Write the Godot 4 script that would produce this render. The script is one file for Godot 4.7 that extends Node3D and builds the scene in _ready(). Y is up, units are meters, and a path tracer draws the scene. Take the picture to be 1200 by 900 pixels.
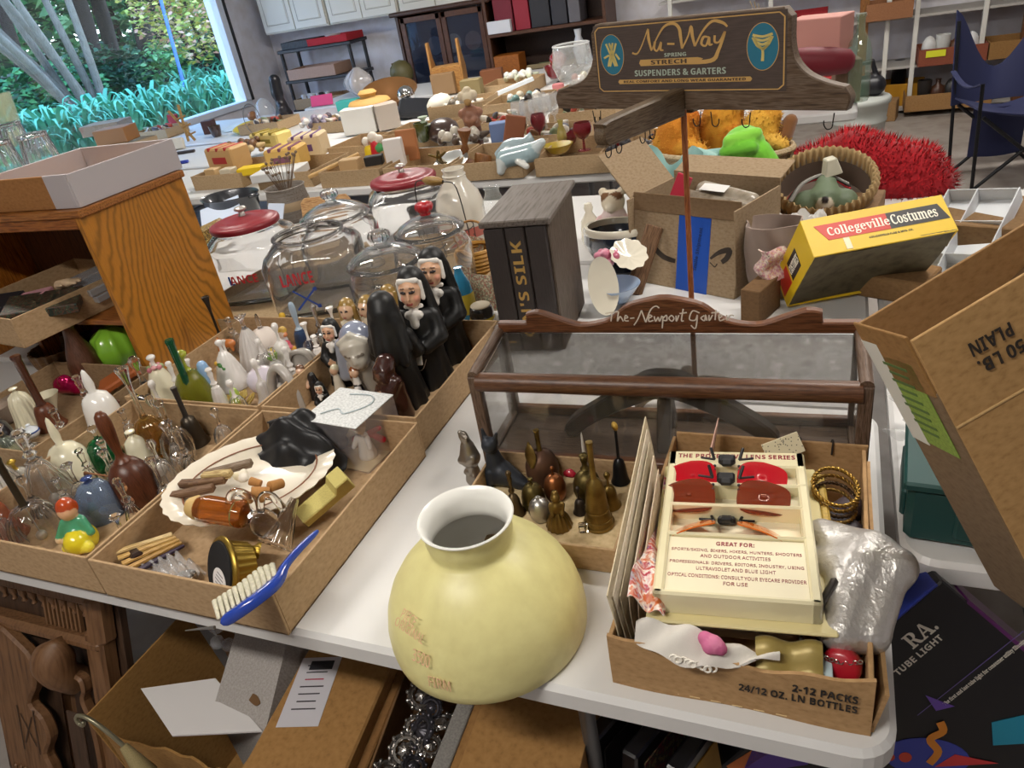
extends Node3D
# A garage sale: trays of bells and figurines, glass jars, an old shop display case and a lamp shade on folding tables.

var mats := {}
var noises := {}
var rng := RandomNumberGenerator.new()

# ---------- naming and placing ----------
func own_name(parent: Node, called: String) -> String:
	if not parent.has_node(called): return called
	var k := 1
	while parent.has_node("%s_%03d" % [called, k]): k += 1
	return "%s_%03d" % [called, k]

func thing(called: String, label: String, category: String, at := Vector3.ZERO, turn := 0.0, group := "") -> Node3D:
	var o := Node3D.new()
	o.name = own_name(self, called)
	add_child(o, true)
	o.position = at
	o.rotation_degrees.y = turn
	o.set_meta("label", label)
	o.set_meta("category", category)
	if group: o.set_meta("group", group)
	return o

func part(parent: Node, called: String, shape: Mesh, m: Material, at := Vector3.ZERO, turn := Vector3.ZERO, size := Vector3.ONE) -> MeshInstance3D:
	var o := MeshInstance3D.new()
	o.name = own_name(parent, called)
	o.mesh = shape
	o.material_override = m
	o.position = at
	o.rotation_degrees = turn
	o.scale = size
	parent.add_child(o, true)
	return o

func solo(called: String, label: String, category: String, shape: Mesh, m: Material, at := Vector3.ZERO, turn := Vector3.ZERO, group := "") -> MeshInstance3D:
	var o := part(self, called, shape, m, at, turn)
	o.set_meta("label", label)
	o.set_meta("category", category)
	if group: o.set_meta("group", group)
	return o

func fixed(called: String, shape: Mesh, m: Material, at := Vector3.ZERO, turn := Vector3.ZERO, parent: Node = self) -> MeshInstance3D:
	var o := part(parent, called, shape, m, at, turn)
	if parent == self: o.set_meta("kind", "structure")
	return o

func again(o: Node3D, label: String, at: Vector3, turn := Vector3.ZERO, size := 1.0) -> Node3D:
	var c: Node3D = o.duplicate()
	c.name = own_name(self, o.name.rstrip("_0123456789"))
	add_child(c, true)
	c.position = at
	c.rotation_degrees = turn
	c.scale = Vector3.ONE * size
	c.set_meta("label", label)
	return c

# ---------- materials ----------
func noise(key: String, frequency: float, colors: Array, octaves := 4, kind := FastNoiseLite.TYPE_SIMPLEX_SMOOTH) -> NoiseTexture2D:
	if noises.has(key): return noises[key]
	var n := FastNoiseLite.new()
	n.seed = noises.size() + 3
	n.noise_type = kind
	n.frequency = frequency
	n.fractal_octaves = octaves
	var t := NoiseTexture2D.new()
	t.width = 384
	t.height = 384
	t.seamless = true
	t.noise = n
	var g := Gradient.new()
	g.colors = PackedColorArray(colors.map(func(x): return Color(x)))
	var offs := PackedFloat32Array()
	for i in colors.size(): offs.append(float(i) / (colors.size() - 1))
	g.offsets = offs
	t.color_ramp = g
	noises[key] = t
	return t

func mat(color: String, rough := 0.6, metal := 0.0, extra := "") -> StandardMaterial3D:
	var key := "%s %s %s %s" % [color, rough, metal, extra]
	if mats.has(key): return mats[key]
	var m := StandardMaterial3D.new()
	m.albedo_color = Color(color)
	m.roughness = rough
	m.metallic = metal
	mats[key] = m
	if "coat" in extra:
		m.clearcoat_enabled = true
		m.clearcoat = 0.8
		m.clearcoat_roughness = 0.08
	if "cloth" in extra:
		m.rim_enabled = true
		m.rim = 0.6
		m.rim_tint = 0.6
		weave(m, "grain", Vector3.ONE * 60)
	if "speck" in extra: weave(m, "speck", Vector3.ONE * 14)
	if "grain" in extra: weave(m, "grain", Vector3.ONE * 9)
	if "worn" in extra: weave(m, "worn", Vector3.ONE * 3.1)
	if "paint" in extra: m.vertex_color_use_as_albedo = true
	if "pass" in extra:
		m.backlight_enabled = true
		m.backlight = Color(color) * 0.5
	return m

func weave(m: StandardMaterial3D, which: String, size: Vector3) -> void:
	var t: Texture2D
	match which:
		"grain": t = noise("grain", 0.05, ["c8c8c8", "e6e6e6", "ffffff"], 3)
		"fine": t = noise("fine", 0.02, ["ece8e2", "f6f4f1", "ffffff"], 4)
		"speck": t = noise("speck", 0.09, ["7a7266", "d8d4cc", "f2f0ec", "ffffff", "ffffff"], 5)
		"worn": t = noise("worn", 0.018, ["8d8273", "c9c1b5", "eeeae4", "ffffff", "cbbfae"], 6)
		"card": t = noise("card", 0.03, ["d2cabd", "ece7de", "f7f4ef", "ffffff"], 5)
		"streak": t = noise("streak", 0.03, ["6f5c48", "a9957c", "d9cbb8", "ffffff", "b7a48c", "e9dfd0"], 5)
		"dusty": t = noise("dusty", 0.02, ["55504a", "8d877f", "6a645d", "b9b2a8", "77716a"], 6)
	m.albedo_texture = t
	m.uv1_triplanar = true
	m.uv1_scale = size

# wood with its grain running along x, y or z of the object
func wood(color: String, along := "x", rough := 0.5, which := "streak", fine := 1.0) -> StandardMaterial3D:
	var key := "wood %s %s %s %s %s" % [color, along, rough, which, fine]
	if mats.has(key): return mats[key]
	var m := StandardMaterial3D.new()
	m.albedo_color = Color(color)
	m.roughness = rough
	var a := 1.3 * fine
	var b := 17.0 * fine
	weave(m, which, {"x": Vector3(a, b, b), "y": Vector3(b, a, b), "z": Vector3(b, b, a)}[along])
	mats[key] = m
	return m

func card(color := "b99c78") -> StandardMaterial3D:
	var key := "card " + color
	if mats.has(key): return mats[key]
	var m := StandardMaterial3D.new()
	m.albedo_color = Color(color)
	m.roughness = 0.85
	weave(m, "card", Vector3(5, 9, 5))
	mats[key] = m
	return m

func pane(color := "e8f0ee", alpha := 0.1, rough := 0.03) -> StandardMaterial3D:
	var key := "pane %s %s %s" % [color, alpha, rough]
	if mats.has(key): return mats[key]
	var m := StandardMaterial3D.new()
	m.transparency = BaseMaterial3D.TRANSPARENCY_ALPHA
	m.albedo_color = Color(Color(color), alpha)
	m.roughness = rough
	mats[key] = m
	return m

func crystal(color := "f4f8f6", alpha := 0.03) -> StandardMaterial3D:
	var key := "crystal %s %s" % [color, alpha]
	if mats.has(key): return mats[key]
	var m := StandardMaterial3D.new()
	m.refraction_enabled = true
	m.refraction_scale = 0.05
	m.albedo_color = Color(Color(color), alpha)
	m.roughness = 0.02
	mats[key] = m
	return m

# cut glass: a clear pane whose facets throw the light about
func cut_glass(color := "eef2f0", alpha := 0.06) -> StandardMaterial3D:
	var key := "cut glass %s %s" % [color, alpha]
	if mats.has(key): return mats[key]
	var m: StandardMaterial3D = pane(color, alpha, 0.05).duplicate()
	m.normal_enabled = true
	m.normal_texture = crinkle()
	m.normal_scale = 1.0
	m.uv1_triplanar = true
	m.uv1_scale = Vector3.ONE * 26
	mats[key] = m
	return m

# ---------- shapes ----------
# Collects triangles; sides are turned so that faces look the way their normals do.
func mesh_of(v: PackedVector3Array, nrm: PackedVector3Array, tri: PackedInt32Array, uv := PackedVector2Array(), col := PackedColorArray()) -> ArrayMesh:
	for i in range(0, tri.size(), 3):
		var a := v[tri[i]]
		var g := (v[tri[i + 1]] - a).cross(v[tri[i + 2]] - a)
		if g.dot(nrm[tri[i]] + nrm[tri[i + 1]] + nrm[tri[i + 2]]) > 0.0:
			var k := tri[i + 1]
			tri[i + 1] = tri[i + 2]
			tri[i + 2] = k
	var arr := []
	arr.resize(Mesh.ARRAY_MAX)
	arr[Mesh.ARRAY_VERTEX] = v
	arr[Mesh.ARRAY_NORMAL] = nrm
	arr[Mesh.ARRAY_INDEX] = tri
	if uv.size() == v.size(): arr[Mesh.ARRAY_TEX_UV] = uv
	if col.size() == v.size(): arr[Mesh.ARRAY_COLOR] = col
	var m := ArrayMesh.new()
	m.add_surface_from_arrays(Mesh.PRIMITIVE_TRIANGLES, arr)
	return m

# every face flat; faces are convex polygons whose winding gives an outward normal by the right hand
func flat(faces: Array) -> ArrayMesh:
	var v := PackedVector3Array()
	var n := PackedVector3Array()
	var t := PackedInt32Array()
	for f in faces:
		var g: Vector3 = (f[1] - f[0]).cross(f[2] - f[0])
		if g.length_squared() < 1e-18 and f.size() > 3: g = (f[2] - f[0]).cross(f[3] - f[0])
		g = g.normalized()
		var at := v.size()
		for p in f:
			v.append(p)
			n.append(g)
		for i in range(1, f.size() - 1):
			t.append_array([at, at + i, at + i + 1])
	return mesh_of(v, n, t)

# a block with chamfered edges, standing on y = 0; top may be smaller (tx, tz), and shifted (sx, sz)
func box(w: float, h: float, d: float, b := 0.002, tx := -1.0, tz := -1.0, sx := 0.0, sz := 0.0) -> ArrayMesh:
	var key := "box %.4f %.4f %.4f %.4f %.4f %.4f %.4f %.4f" % [w, h, d, b, tx, tz, sx, sz]
	if mats.has(key): return mats[key]
	b = minf(b, minf(w, minf(h, d)) * 0.45)
	var p := func(x: int, y: int, z: int, a: int) -> Vector3:   # corner seen from face axis a
		var hw := (w if y < 0 or tx < 0 else tx) / 2
		var hd := (d if y < 0 or tz < 0 else tz) / 2
		var q := Vector3(x * (hw - (b if a != 0 else 0.0)), 0, z * (hd - (b if a != 2 else 0.0)))
		q.y = (h if y > 0 else 0.0) - y * (b if a != 1 else 0.0)
		if y > 0: q += Vector3(sx, 0, sz)
		return q
	var faces := []
	for s in [-1, 1]:
		faces.append([p.call(s, -1, -1, 0), p.call(s, 1, -1, 0), p.call(s, 1, 1, 0), p.call(s, -1, 1, 0)])
		faces.append([p.call(-1, s, -1, 1), p.call(-1, s, 1, 1), p.call(1, s, 1, 1), p.call(1, s, -1, 1)])
		faces.append([p.call(-1, -1, s, 2), p.call(1, -1, s, 2), p.call(1, 1, s, 2), p.call(-1, 1, s, 2)])
		for u in [-1, 1]:
			faces.append([p.call(s, u, -1, 0), p.call(s, u, 1, 0), p.call(s, u, 1, 1), p.call(s, u, -1, 1)])
			faces.append([p.call(s, -1, u, 0), p.call(s, 1, u, 0), p.call(s, 1, u, 2), p.call(s, -1, u, 2)])
			faces.append([p.call(-1, s, u, 1), p.call(1, s, u, 1), p.call(1, s, u, 2), p.call(-1, s, u, 2)])
			for q in [-1, 1]:
				faces.append([p.call(s, u, q, 0), p.call(s, u, q, 1), p.call(s, u, q, 2)])
	var mid := Vector3(sx * 0.5, h * 0.5, sz * 0.5)
	for f in faces:
		var g: Vector3 = (f[1] - f[0]).cross(f[2] - f[0])
		var c: Vector3 = (f[0] + f[1] + f[2]) / 3.0
		if g.dot(c - mid) < 0: f.reverse()
	mats[key] = flat(faces)
	return mats[key]

# a turned shape: points of radius and height along the profile (outside upwards, inside downwards)
func lathe(prof: Array, n := 24, ribs := 0, amp := 0.0, y0 := -9.0, y1 := 9.0, sharp := 0.55) -> ArrayMesh:
	var pts := PackedVector2Array()
	for i in range(0, prof.size(), 2): pts.append(Vector2(prof[i], prof[i + 1]))
	var rows := []   # [point, normal, v]
	var total := 0.0
	for i in pts.size():
		var a := Vector2.ZERO
		var c := Vector2.ZERO
		if i > 0:
			var e := pts[i] - pts[i - 1]
			total += e.length()
			a = Vector2(e.y, -e.x).normalized()
		if i < pts.size() - 1:
			var e := pts[i + 1] - pts[i]
			c = Vector2(e.y, -e.x).normalized()
		if i == 0: a = c
		if i == pts.size() - 1: c = a
		if a.dot(c) > sharp: rows.append([pts[i], (a + c).normalized(), total])
		else:
			rows.append([pts[i], a, total])
			rows.append([pts[i], c, total])
	var v := PackedVector3Array()
	var nn := PackedVector3Array()
	var uv := PackedVector2Array()
	var t := PackedInt32Array()
	if ribs > 0: n = maxi(n, ribs * 4)
	for r in rows:
		var q: Vector2 = r[0]
		var m: Vector2 = r[1]
		for j in n + 1:
			var th := TAU * j / n
			var rr := q.x
			var d := 0.0
			if ribs > 0 and q.y >= y0 and q.y <= y1:
				rr *= 1.0 + amp * cos(ribs * th)
				d = amp * ribs * sin(ribs * th)
			v.append(Vector3(rr * cos(th), q.y, rr * sin(th)))
			var w := Vector3(m.x * cos(th), m.y, m.x * sin(th)) + Vector3(-sin(th), 0, cos(th)) * d * m.x
			nn.append(w.normalized() if w.length() > 1e-6 else Vector3.UP)
			uv.append(Vector2(float(j) / n, r[2] / maxf(total, 1e-6)))
	for i in rows.size() - 1:
		if (rows[i][0] as Vector2).distance_to(rows[i + 1][0]) < 1e-7: continue
		for j in n:
			var a := i * (n + 1) + j
			t.append_array([a, a + 1, a + n + 2, a, a + n + 2, a + n + 1])
	return mesh_of(v, nn, t, uv)

func ball(rx: float, ry := -1.0, rz := -1.0, n := 14) -> ArrayMesh:
	var prof := []
	var rows := maxi(6, n / 2 + 1)
	for i in rows + 1:
		var a := -PI / 2 + PI * i / rows
		prof.append_array([cos(a), sin(a)])
	return squash(lathe(prof, n), Vector3(rx, ry if ry > 0 else rx, rz if rz > 0 else rx))

func squash(m: Mesh, s: Vector3) -> ArrayMesh: return join([[m, Transform3D(Basis.from_scale(s))]])

func join(list: Array) -> ArrayMesh:
	var st := SurfaceTool.new()
	st.begin(Mesh.PRIMITIVE_TRIANGLES)
	for e in list: st.append_from(e[0], 0, e[1] if e.size() > 1 else Transform3D())
	return st.commit()

func at(x: float, y: float, z: float, rx := 0.0, ry := 0.0, rz := 0.0, s := 1.0) -> Transform3D:
	return Transform3D(Basis.from_euler(Vector3(deg_to_rad(rx), deg_to_rad(ry), deg_to_rad(rz))).scaled(Vector3.ONE * s), Vector3(x, y, z))

# a round bar along points; radius is one number or one for each point
func tube(path: Array, radius, n := 8, round_ends := false, flatten := 1.0) -> ArrayMesh:
	var pts := path.duplicate()
	var rad := []
	for i in pts.size(): rad.append(radius[i] if radius is Array else radius)
	var v := PackedVector3Array()
	var nn := PackedVector3Array()
	var t := PackedInt32Array()
	var up := Vector3.UP if absf((pts[1] - pts[0]).normalized().y) < 0.9 else Vector3.RIGHT
	for i in pts.size():
		var dir: Vector3 = (pts[mini(i + 1, pts.size() - 1)] - pts[maxi(i - 1, 0)]).normalized()
		var s := dir.cross(up).normalized()
		up = s.cross(dir).normalized()
		for j in n:
			var a := TAU * j / n
			var d := s * cos(a) + up * sin(a) * flatten
			v.append(pts[i] + d * rad[i])
			nn.append(d.normalized())
	for i in pts.size() - 1:
		for j in n:
			var a := i * n + j
			var b := i * n + (j + 1) % n
			t.append_array([a, b, b + n, a, b + n, a + n])
	for e in [0, pts.size() - 1]:
		var dir: Vector3 = (pts[0] - pts[1] if e == 0 else pts[e] - pts[e - 1]).normalized()
		var c := v.size()
		v.append(pts[e] + dir * (rad[e] * 0.7 if round_ends else 0.0))
		nn.append(dir)
		for j in n:
			v.append(v[e * n + j])
			nn.append(dir if not round_ends else nn[e * n + j])
		for j in n: t.append_array([c, c + 1 + j, c + 1 + (j + 1) % n])
	return mesh_of(v, nn, t)

func curve(pts: Array, steps := 6, closed := false) -> Array:
	var out := []
	var n := pts.size()
	for i in (n if closed else n - 1):
		var p0 = pts[(i - 1 + n) % n] if closed or i > 0 else pts[0]
		var p1 = pts[i]
		var p2 = pts[(i + 1) % n]
		var p3 = pts[(i + 2) % n] if closed or i < n - 2 else pts[n - 1]
		for k in steps:
			var u := float(k) / steps
			out.append(0.5 * (2.0 * p1 + (p2 - p0) * u + (2.0 * p0 - 5.0 * p1 + 4.0 * p2 - p3) * u * u + (3.0 * p1 - p0 - 3.0 * p2 + p3) * u * u * u))
	if not closed: out.append(pts[n - 1])
	return out

func ring(radius: float, thick: float, n := 24, m := 8) -> ArrayMesh:
	var prof := []
	for i in m + 1:
		var a := TAU * i / m
		prof.append_array([radius + thick * cos(a), thick * sin(a)])
	return lathe(prof, n)

# an outline in x and y made d thick, centred on z = 0, edges chamfered by b
func cut(outline: Array, d: float, b := 0.0) -> ArrayMesh:
	var poly := PackedVector2Array(outline)
	if Geometry2D.is_polygon_clockwise(poly): poly.reverse()
	var inner := poly
	if b > 0:
		inner = PackedVector2Array()
		for i in poly.size():
			var e1 := (poly[i] - poly[(i - 1 + poly.size()) % poly.size()]).normalized()
			var e2 := (poly[(i + 1) % poly.size()] - poly[i]).normalized()
			var q := (Vector2(-e1.y, e1.x) + Vector2(-e2.y, e2.x))
			inner.append(poly[i] + q.normalized() * b / maxf(0.4, q.length() * 0.5))
	var faces := []
	var tri := Geometry2D.triangulate_polygon(inner)
	for s in [-1.0, 1.0]:
		for i in range(0, tri.size(), 3):
			var f := []
			for k in 3: f.append(Vector3(inner[tri[i + k]].x, inner[tri[i + k]].y, s * d / 2))
			if (f[1] - f[0]).cross(f[2] - f[0]).z * s < 0: f.reverse()
			faces.append(f)
	for i in poly.size():
		var j := (i + 1) % poly.size()
		var z := d / 2 - b
		faces.append([Vector3(poly[i].x, poly[i].y, -z), Vector3(poly[j].x, poly[j].y, -z), Vector3(poly[j].x, poly[j].y, z), Vector3(poly[i].x, poly[i].y, z)])
		if b > 0:
			faces.append([Vector3(poly[i].x, poly[i].y, z), Vector3(poly[j].x, poly[j].y, z), Vector3(inner[j].x, inner[j].y, d / 2), Vector3(inner[i].x, inner[i].y, d / 2)])
			faces.append([Vector3(inner[i].x, inner[i].y, -d / 2), Vector3(inner[j].x, inner[j].y, -d / 2), Vector3(poly[j].x, poly[j].y, -z), Vector3(poly[i].x, poly[i].y, -z)])
	return flat(faces)

func v2(list: Array) -> Array:
	var out := []
	for i in range(0, list.size(), 2): out.append(Vector2(list[i], list[i + 1]))
	return out

func v3(list: Array) -> Array:
	var out := []
	for i in range(0, list.size(), 3): out.append(Vector3(list[i], list[i + 1], list[i + 2]))
	return out

# a soft sheet of thickness th: f(u, v) gives its middle surface
func sheet(nx: int, ny: int, f: Callable, th := 0.001) -> ArrayMesh:
	var p := []
	for j in ny + 1:
		for i in nx + 1: p.append(f.call(float(i) / nx, float(j) / ny))
	var v := PackedVector3Array()
	var nn := PackedVector3Array()
	var uv := PackedVector2Array()
	var t := PackedInt32Array()
	for s in [1.0, -1.0]:
		for j in ny + 1:
			for i in nx + 1:
				var du: Vector3 = p[j * (nx + 1) + mini(i + 1, nx)] - p[j * (nx + 1) + maxi(i - 1, 0)]
				var dv: Vector3 = p[mini(j + 1, ny) * (nx + 1) + i] - p[maxi(j - 1, 0) * (nx + 1) + i]
				var g: Vector3 = du.cross(dv).normalized() * s
				v.append(p[j * (nx + 1) + i] + g * th / 2)
				nn.append(g)
				uv.append(Vector2(float(i) / nx, float(j) / ny))
	var m := (nx + 1) * (ny + 1)
	for s in 2:
		for j in ny:
			for i in nx:
				var a := s * m + j * (nx + 1) + i
				t.append_array([a, a + 1, a + nx + 2, a, a + nx + 2, a + nx + 1])
	var rim := []
	for i in nx: rim.append(i)
	for j in ny: rim.append(j * (nx + 1) + nx)
	for i in nx: rim.append(ny * (nx + 1) + nx - i)
	for j in ny: rim.append((ny - j) * (nx + 1))
	for k in rim.size():
		var a: int = rim[k]
		var b: int = rim[(k + 1) % rim.size()]
		var q := v.size()
		var out: Vector3 = (v[b] - v[a]).cross(nn[a]).normalized()
		for w in [v[a], v[b], v[b + m], v[a + m]]:
			v.append(w)
			nn.append(out)
			uv.append(Vector2.ZERO)
		t.append_array([q, q + 1, q + 2, q, q + 2, q + 3])
	return mesh_of(v, nn, t, uv)

# a modelled body: round bars [a, ra, b, rb, colour] melted together, painted by the nearest bar
func body(bars: Array, cell := 0.004, k := 0.006) -> ArrayMesh:
	var lo := Vector3.ONE * 1e9
	var hi := -lo
	for q in bars:
		for e in [0, 2]:
			lo = lo.min(q[e] - Vector3.ONE * (q[e + 1] + k + cell * 2))
			hi = hi.max(q[e] + Vector3.ONE * (q[e + 1] + k + cell * 2))
	var nx := int(ceil((hi.x - lo.x) / cell)) + 1
	var ny := int(ceil((hi.y - lo.y) / cell)) + 1
	var nz := int(ceil((hi.z - lo.z) / cell)) + 1
	var fld := PackedFloat32Array()
	fld.resize(nx * ny * nz)
	fld.fill(1.0)
	for q in bars:
		var a: Vector3 = q[0]
		var ab: Vector3 = q[2] - q[0]
		var ra: float = q[1]
		var rb: float = q[3]
		var l2 := maxf(ab.length_squared(), 1e-12)
		var big := maxf(ra, rb) + k + cell * 2
		var m0 := ((a.min(q[2]) - Vector3.ONE * big - lo) / cell).floor().max(Vector3.ZERO)
		var m1 := ((a.max(q[2]) + Vector3.ONE * big - lo) / cell).ceil()
		for z in range(int(m0.z), mini(int(m1.z) + 1, nz)):
			for y in range(int(m0.y), mini(int(m1.y) + 1, ny)):
				var row := (z * ny + y) * nx
				for x in range(int(m0.x), mini(int(m1.x) + 1, nx)):
					var p := lo + Vector3(x, y, z) * cell - a
					var tt := clampf(p.dot(ab) / l2, 0, 1)
					var d := (p - ab * tt).length() - lerpf(ra, rb, tt)
					var o := fld[row + x]
					var h := maxf(k - absf(d - o), 0.0) / maxf(k, 1e-6)
					fld[row + x] = minf(d, o) - h * h * k * 0.25
	var at_cell := {}
	var v := PackedVector3Array()
	var col := PackedColorArray()
	var off := [0, 1, nx, nx + 1, nx * ny, nx * ny + 1, nx * ny + nx, nx * ny + nx + 1]
	var lin := []
	for q in bars: lin.append(Color(q[4]).srgb_to_linear())
	for z in nz - 1:
		for y in ny - 1:
			for x in nx - 1:
				var i := (z * ny + y) * nx + x
				var neg := 0
				for o in off:
					if fld[i + o] < 0.0: neg += 1
				if neg == 0 or neg == 8: continue
				var sum := Vector3.ZERO
				var cnt := 0
				for c in 8:
					for ax in [1, 2, 4]:
						if c & ax: continue
						var fa := fld[i + off[c]]
						var fb := fld[i + off[c | ax]]
						if (fa < 0.0) == (fb < 0.0): continue
						var u := fa / (fa - fb)
						var w := Vector3(c & 1, (c >> 1) & 1, c >> 2)
						if ax == 1: w.x += u
						elif ax == 2: w.y += u
						else: w.z += u
						sum += w
						cnt += 1
				at_cell[i] = v.size()
				var pos := lo + (Vector3(x, y, z) + sum / cnt) * cell
				v.append(pos)
				var best := 1e9
				var who := 0
				for b in bars.size():
					var q = bars[b]
					var ab: Vector3 = q[2] - q[0]
					var tt := clampf((pos - q[0]).dot(ab) / maxf(ab.length_squared(), 1e-12), 0, 1)
					var d: float = (pos - q[0] - ab * tt).length() - lerpf(q[1], q[3], tt)
					if d < best:
						best = d
						who = b
				col.append(lin[who])
	var t := PackedInt32Array()
	var sx := [1, nx, nx * ny]
	for i in at_cell:
		for ax in 3:
			var b0: int = sx[(ax + 1) % 3]
			var c0: int = sx[(ax + 2) % 3]
			var f0 := fld[i + b0 + c0]
			var f1 := fld[i + b0 + c0 + sx[ax]]
			if (f0 < 0.0) == (f1 < 0.0): continue
			var q := [at_cell.get(i, -1), at_cell.get(i + b0, -1), at_cell.get(i + b0 + c0, -1), at_cell.get(i + c0, -1)]
			if q.has(-1): continue
			if f0 < 0.0: t.append_array([q[0], q[2], q[1], q[0], q[3], q[2]])
			else: t.append_array([q[0], q[1], q[2], q[0], q[2], q[3]])
	var nn := PackedVector3Array()
	nn.resize(v.size())
	for i in range(0, t.size(), 3):
		var g := (v[t[i + 2]] - v[t[i]]).cross(v[t[i + 1]] - v[t[i]])
		for c in 3: nn[t[i + c]] += g
	for i in nn.size(): nn[i] = nn[i].normalized()
	return mesh_of(v, nn, t, PackedVector2Array(), col)

func bar(ax: float, ay: float, az: float, ra: float, bx: float, by: float, bz: float, rb: float, color: String) -> Array:
	return [Vector3(ax, ay, az), ra, Vector3(bx, by, bz), rb, color]

func dot(x: float, y: float, z: float, r: float, color: String) -> Array: return bar(x, y, z, r, x, y + 0.0001, z, r, color)

# lettering: h tall and w wide (0: as the letters come), standing in the xy plane of its parent, centred
func words(parent: Node, s: String, h: float, w: float, m: Material, pos: Vector3, turn := Vector3.ZERO, face := "Droid Sans", bold := true, called := "lettering") -> MeshInstance3D:
	var f := SystemFont.new()
	f.font_names = PackedStringArray([face])
	if bold: f.font_weight = 700
	var t := TextMesh.new()
	t.text = s
	t.font = f
	t.font_size = 48
	t.pixel_size = 0.01
	t.depth = 0.03
	t.curve_step = 2.0
	var b := t.get_aabb().size
	var k := h / maxf(b.y, 1e-4)
	return part(parent, called, t, m, pos, turn, Vector3(w / maxf(b.x, 1e-4) if w > 0 else k, k, 0.0006 / 0.03))

# a flat painted stroke in the xy plane, wide where the pen presses
func stroke(pts: Array, wide, th := 0.0006, steps := 5) -> ArrayMesh:
	var c := curve(v2(pts), steps)
	var outline_a := []
	var outline_b := []
	var faces := []
	for i in c.size():
		var d: Vector2 = (c[mini(i + 1, c.size() - 1)] - c[maxi(i - 1, 0)]).normalized()
		var u := float(i) / (c.size() - 1)
		var w: float = wide if wide is float else lerpf(wide[int(u * (wide.size() - 1.001))], wide[int(u * (wide.size() - 1.001)) + 1], fmod(u * (wide.size() - 1.001), 1.0))
		outline_a.append(c[i] + Vector2(-d.y, d.x) * w / 2)
		outline_b.append(c[i] - Vector2(-d.y, d.x) * w / 2)
	for i in c.size() - 1:
		var q := [outline_b[i], outline_b[i + 1], outline_a[i + 1], outline_a[i]]
		faces.append(q.map(func(p): return Vector3(p.x, p.y, th)))
	return flat(faces)

# ---------- the scene ----------
func _ready() -> void:
	rng.seed = 20
	view_and_light()
	room()
	garden()
	tables()
	front_things()
	sign_rack()
	display_case()
	lens_box()
	bell_boxes()
	figurine_boxes()
	jars()
	wooden_cabinet()
	right_side()
	under_table()
	back_tables()
	back_wall()

func view_and_light() -> void:
	var cam := Camera3D.new()
	cam.name = "camera"
	cam.fov = 54.69
	cam.near = 0.05
	cam.far = 200.0
	cam.transform = Transform3D(Basis(Vector3(0.92216, -0.15561, -0.35414), Vector3(-0.04880, 0.86140, -0.50557), Vector3(0.38373, 0.48350, 0.78676)), Vector3(0, 1.6, 0))
	add_child(cam)
	cam.current = true
	var env := Environment.new()
	env.tonemap_mode = Environment.TONE_MAPPER_LINEAR
	env.tonemap_exposure = 1.0
	env.background_mode = Environment.BG_SKY
	env.sdfgi_enabled = true
	env.ssao_enabled = true
	env.ssil_enabled = true
	var sky := Sky.new()
	var air := ProceduralSkyMaterial.new()
	air.sky_top_color = Color("6f9fd8")
	air.sky_horizon_color = Color("dfeaf5")
	air.ground_horizon_color = Color("c9d4d2")
	air.ground_bottom_color = Color("6d7467")
	air.sun_angle_max = 1.0
	air.energy_multiplier = 9.0
	sky.sky_material = air
	env.sky = sky
	var we := WorldEnvironment.new()
	we.name = "world_environment"
	we.environment = env
	add_child(we)
	# fluorescent fittings under the ceiling: a lit diffuser and a light of its size below it
	var spots := [[-0.9, 0.4, 3.5], [0.5, -1.9, 3.4], [-2.6, -1.9, 3.4], [-2.7, -4.9, 6.0], [0.3, -5.2, 4.6]]
	for i in spots.size():
		var s = spots[i]
		var t := thing("ceiling_light", ["twin tube ceiling light above the front of the first folding table", "twin tube ceiling light over the jars and the black chair side", "twin tube ceiling light above the tray of bells", "twin tube ceiling light over the back tables by the window", "twin tube ceiling light over the floor by the back shelving"][i], "lamp", Vector3(s[0], 2.6, s[1]), 0, "twin tube ceiling lights")
		part(t, "housing", box(1.24, 0.05, 0.2, 0.004), mat("e9e9e6", 0.5), Vector3(0, 0.04, 0))
		var glow := mat("ffffff", 0.5, 0.0, "tube light")
		glow.emission_enabled = true
		glow.emission = Color("fffaf2")
		glow.emission_energy_multiplier = 6.0
		for k in [-1, 1]:
			part(t, "tube", tube([Vector3(-0.59, 0, 0), Vector3(0.59, 0, 0)], 0.016, 10), glow, Vector3(0, 0.022, k * 0.055))
		var l := AreaLight3D.new()
		l.name = "tube_light"
		l.area_size = Vector2(1.18, 0.15)
		l.light_energy = s[2]
		l.light_color = Color("fff9f1")
		l.shadow_enabled = true
		l.area_range = 12.0
		l.rotation_degrees.x = -90
		t.add_child(l)

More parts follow.
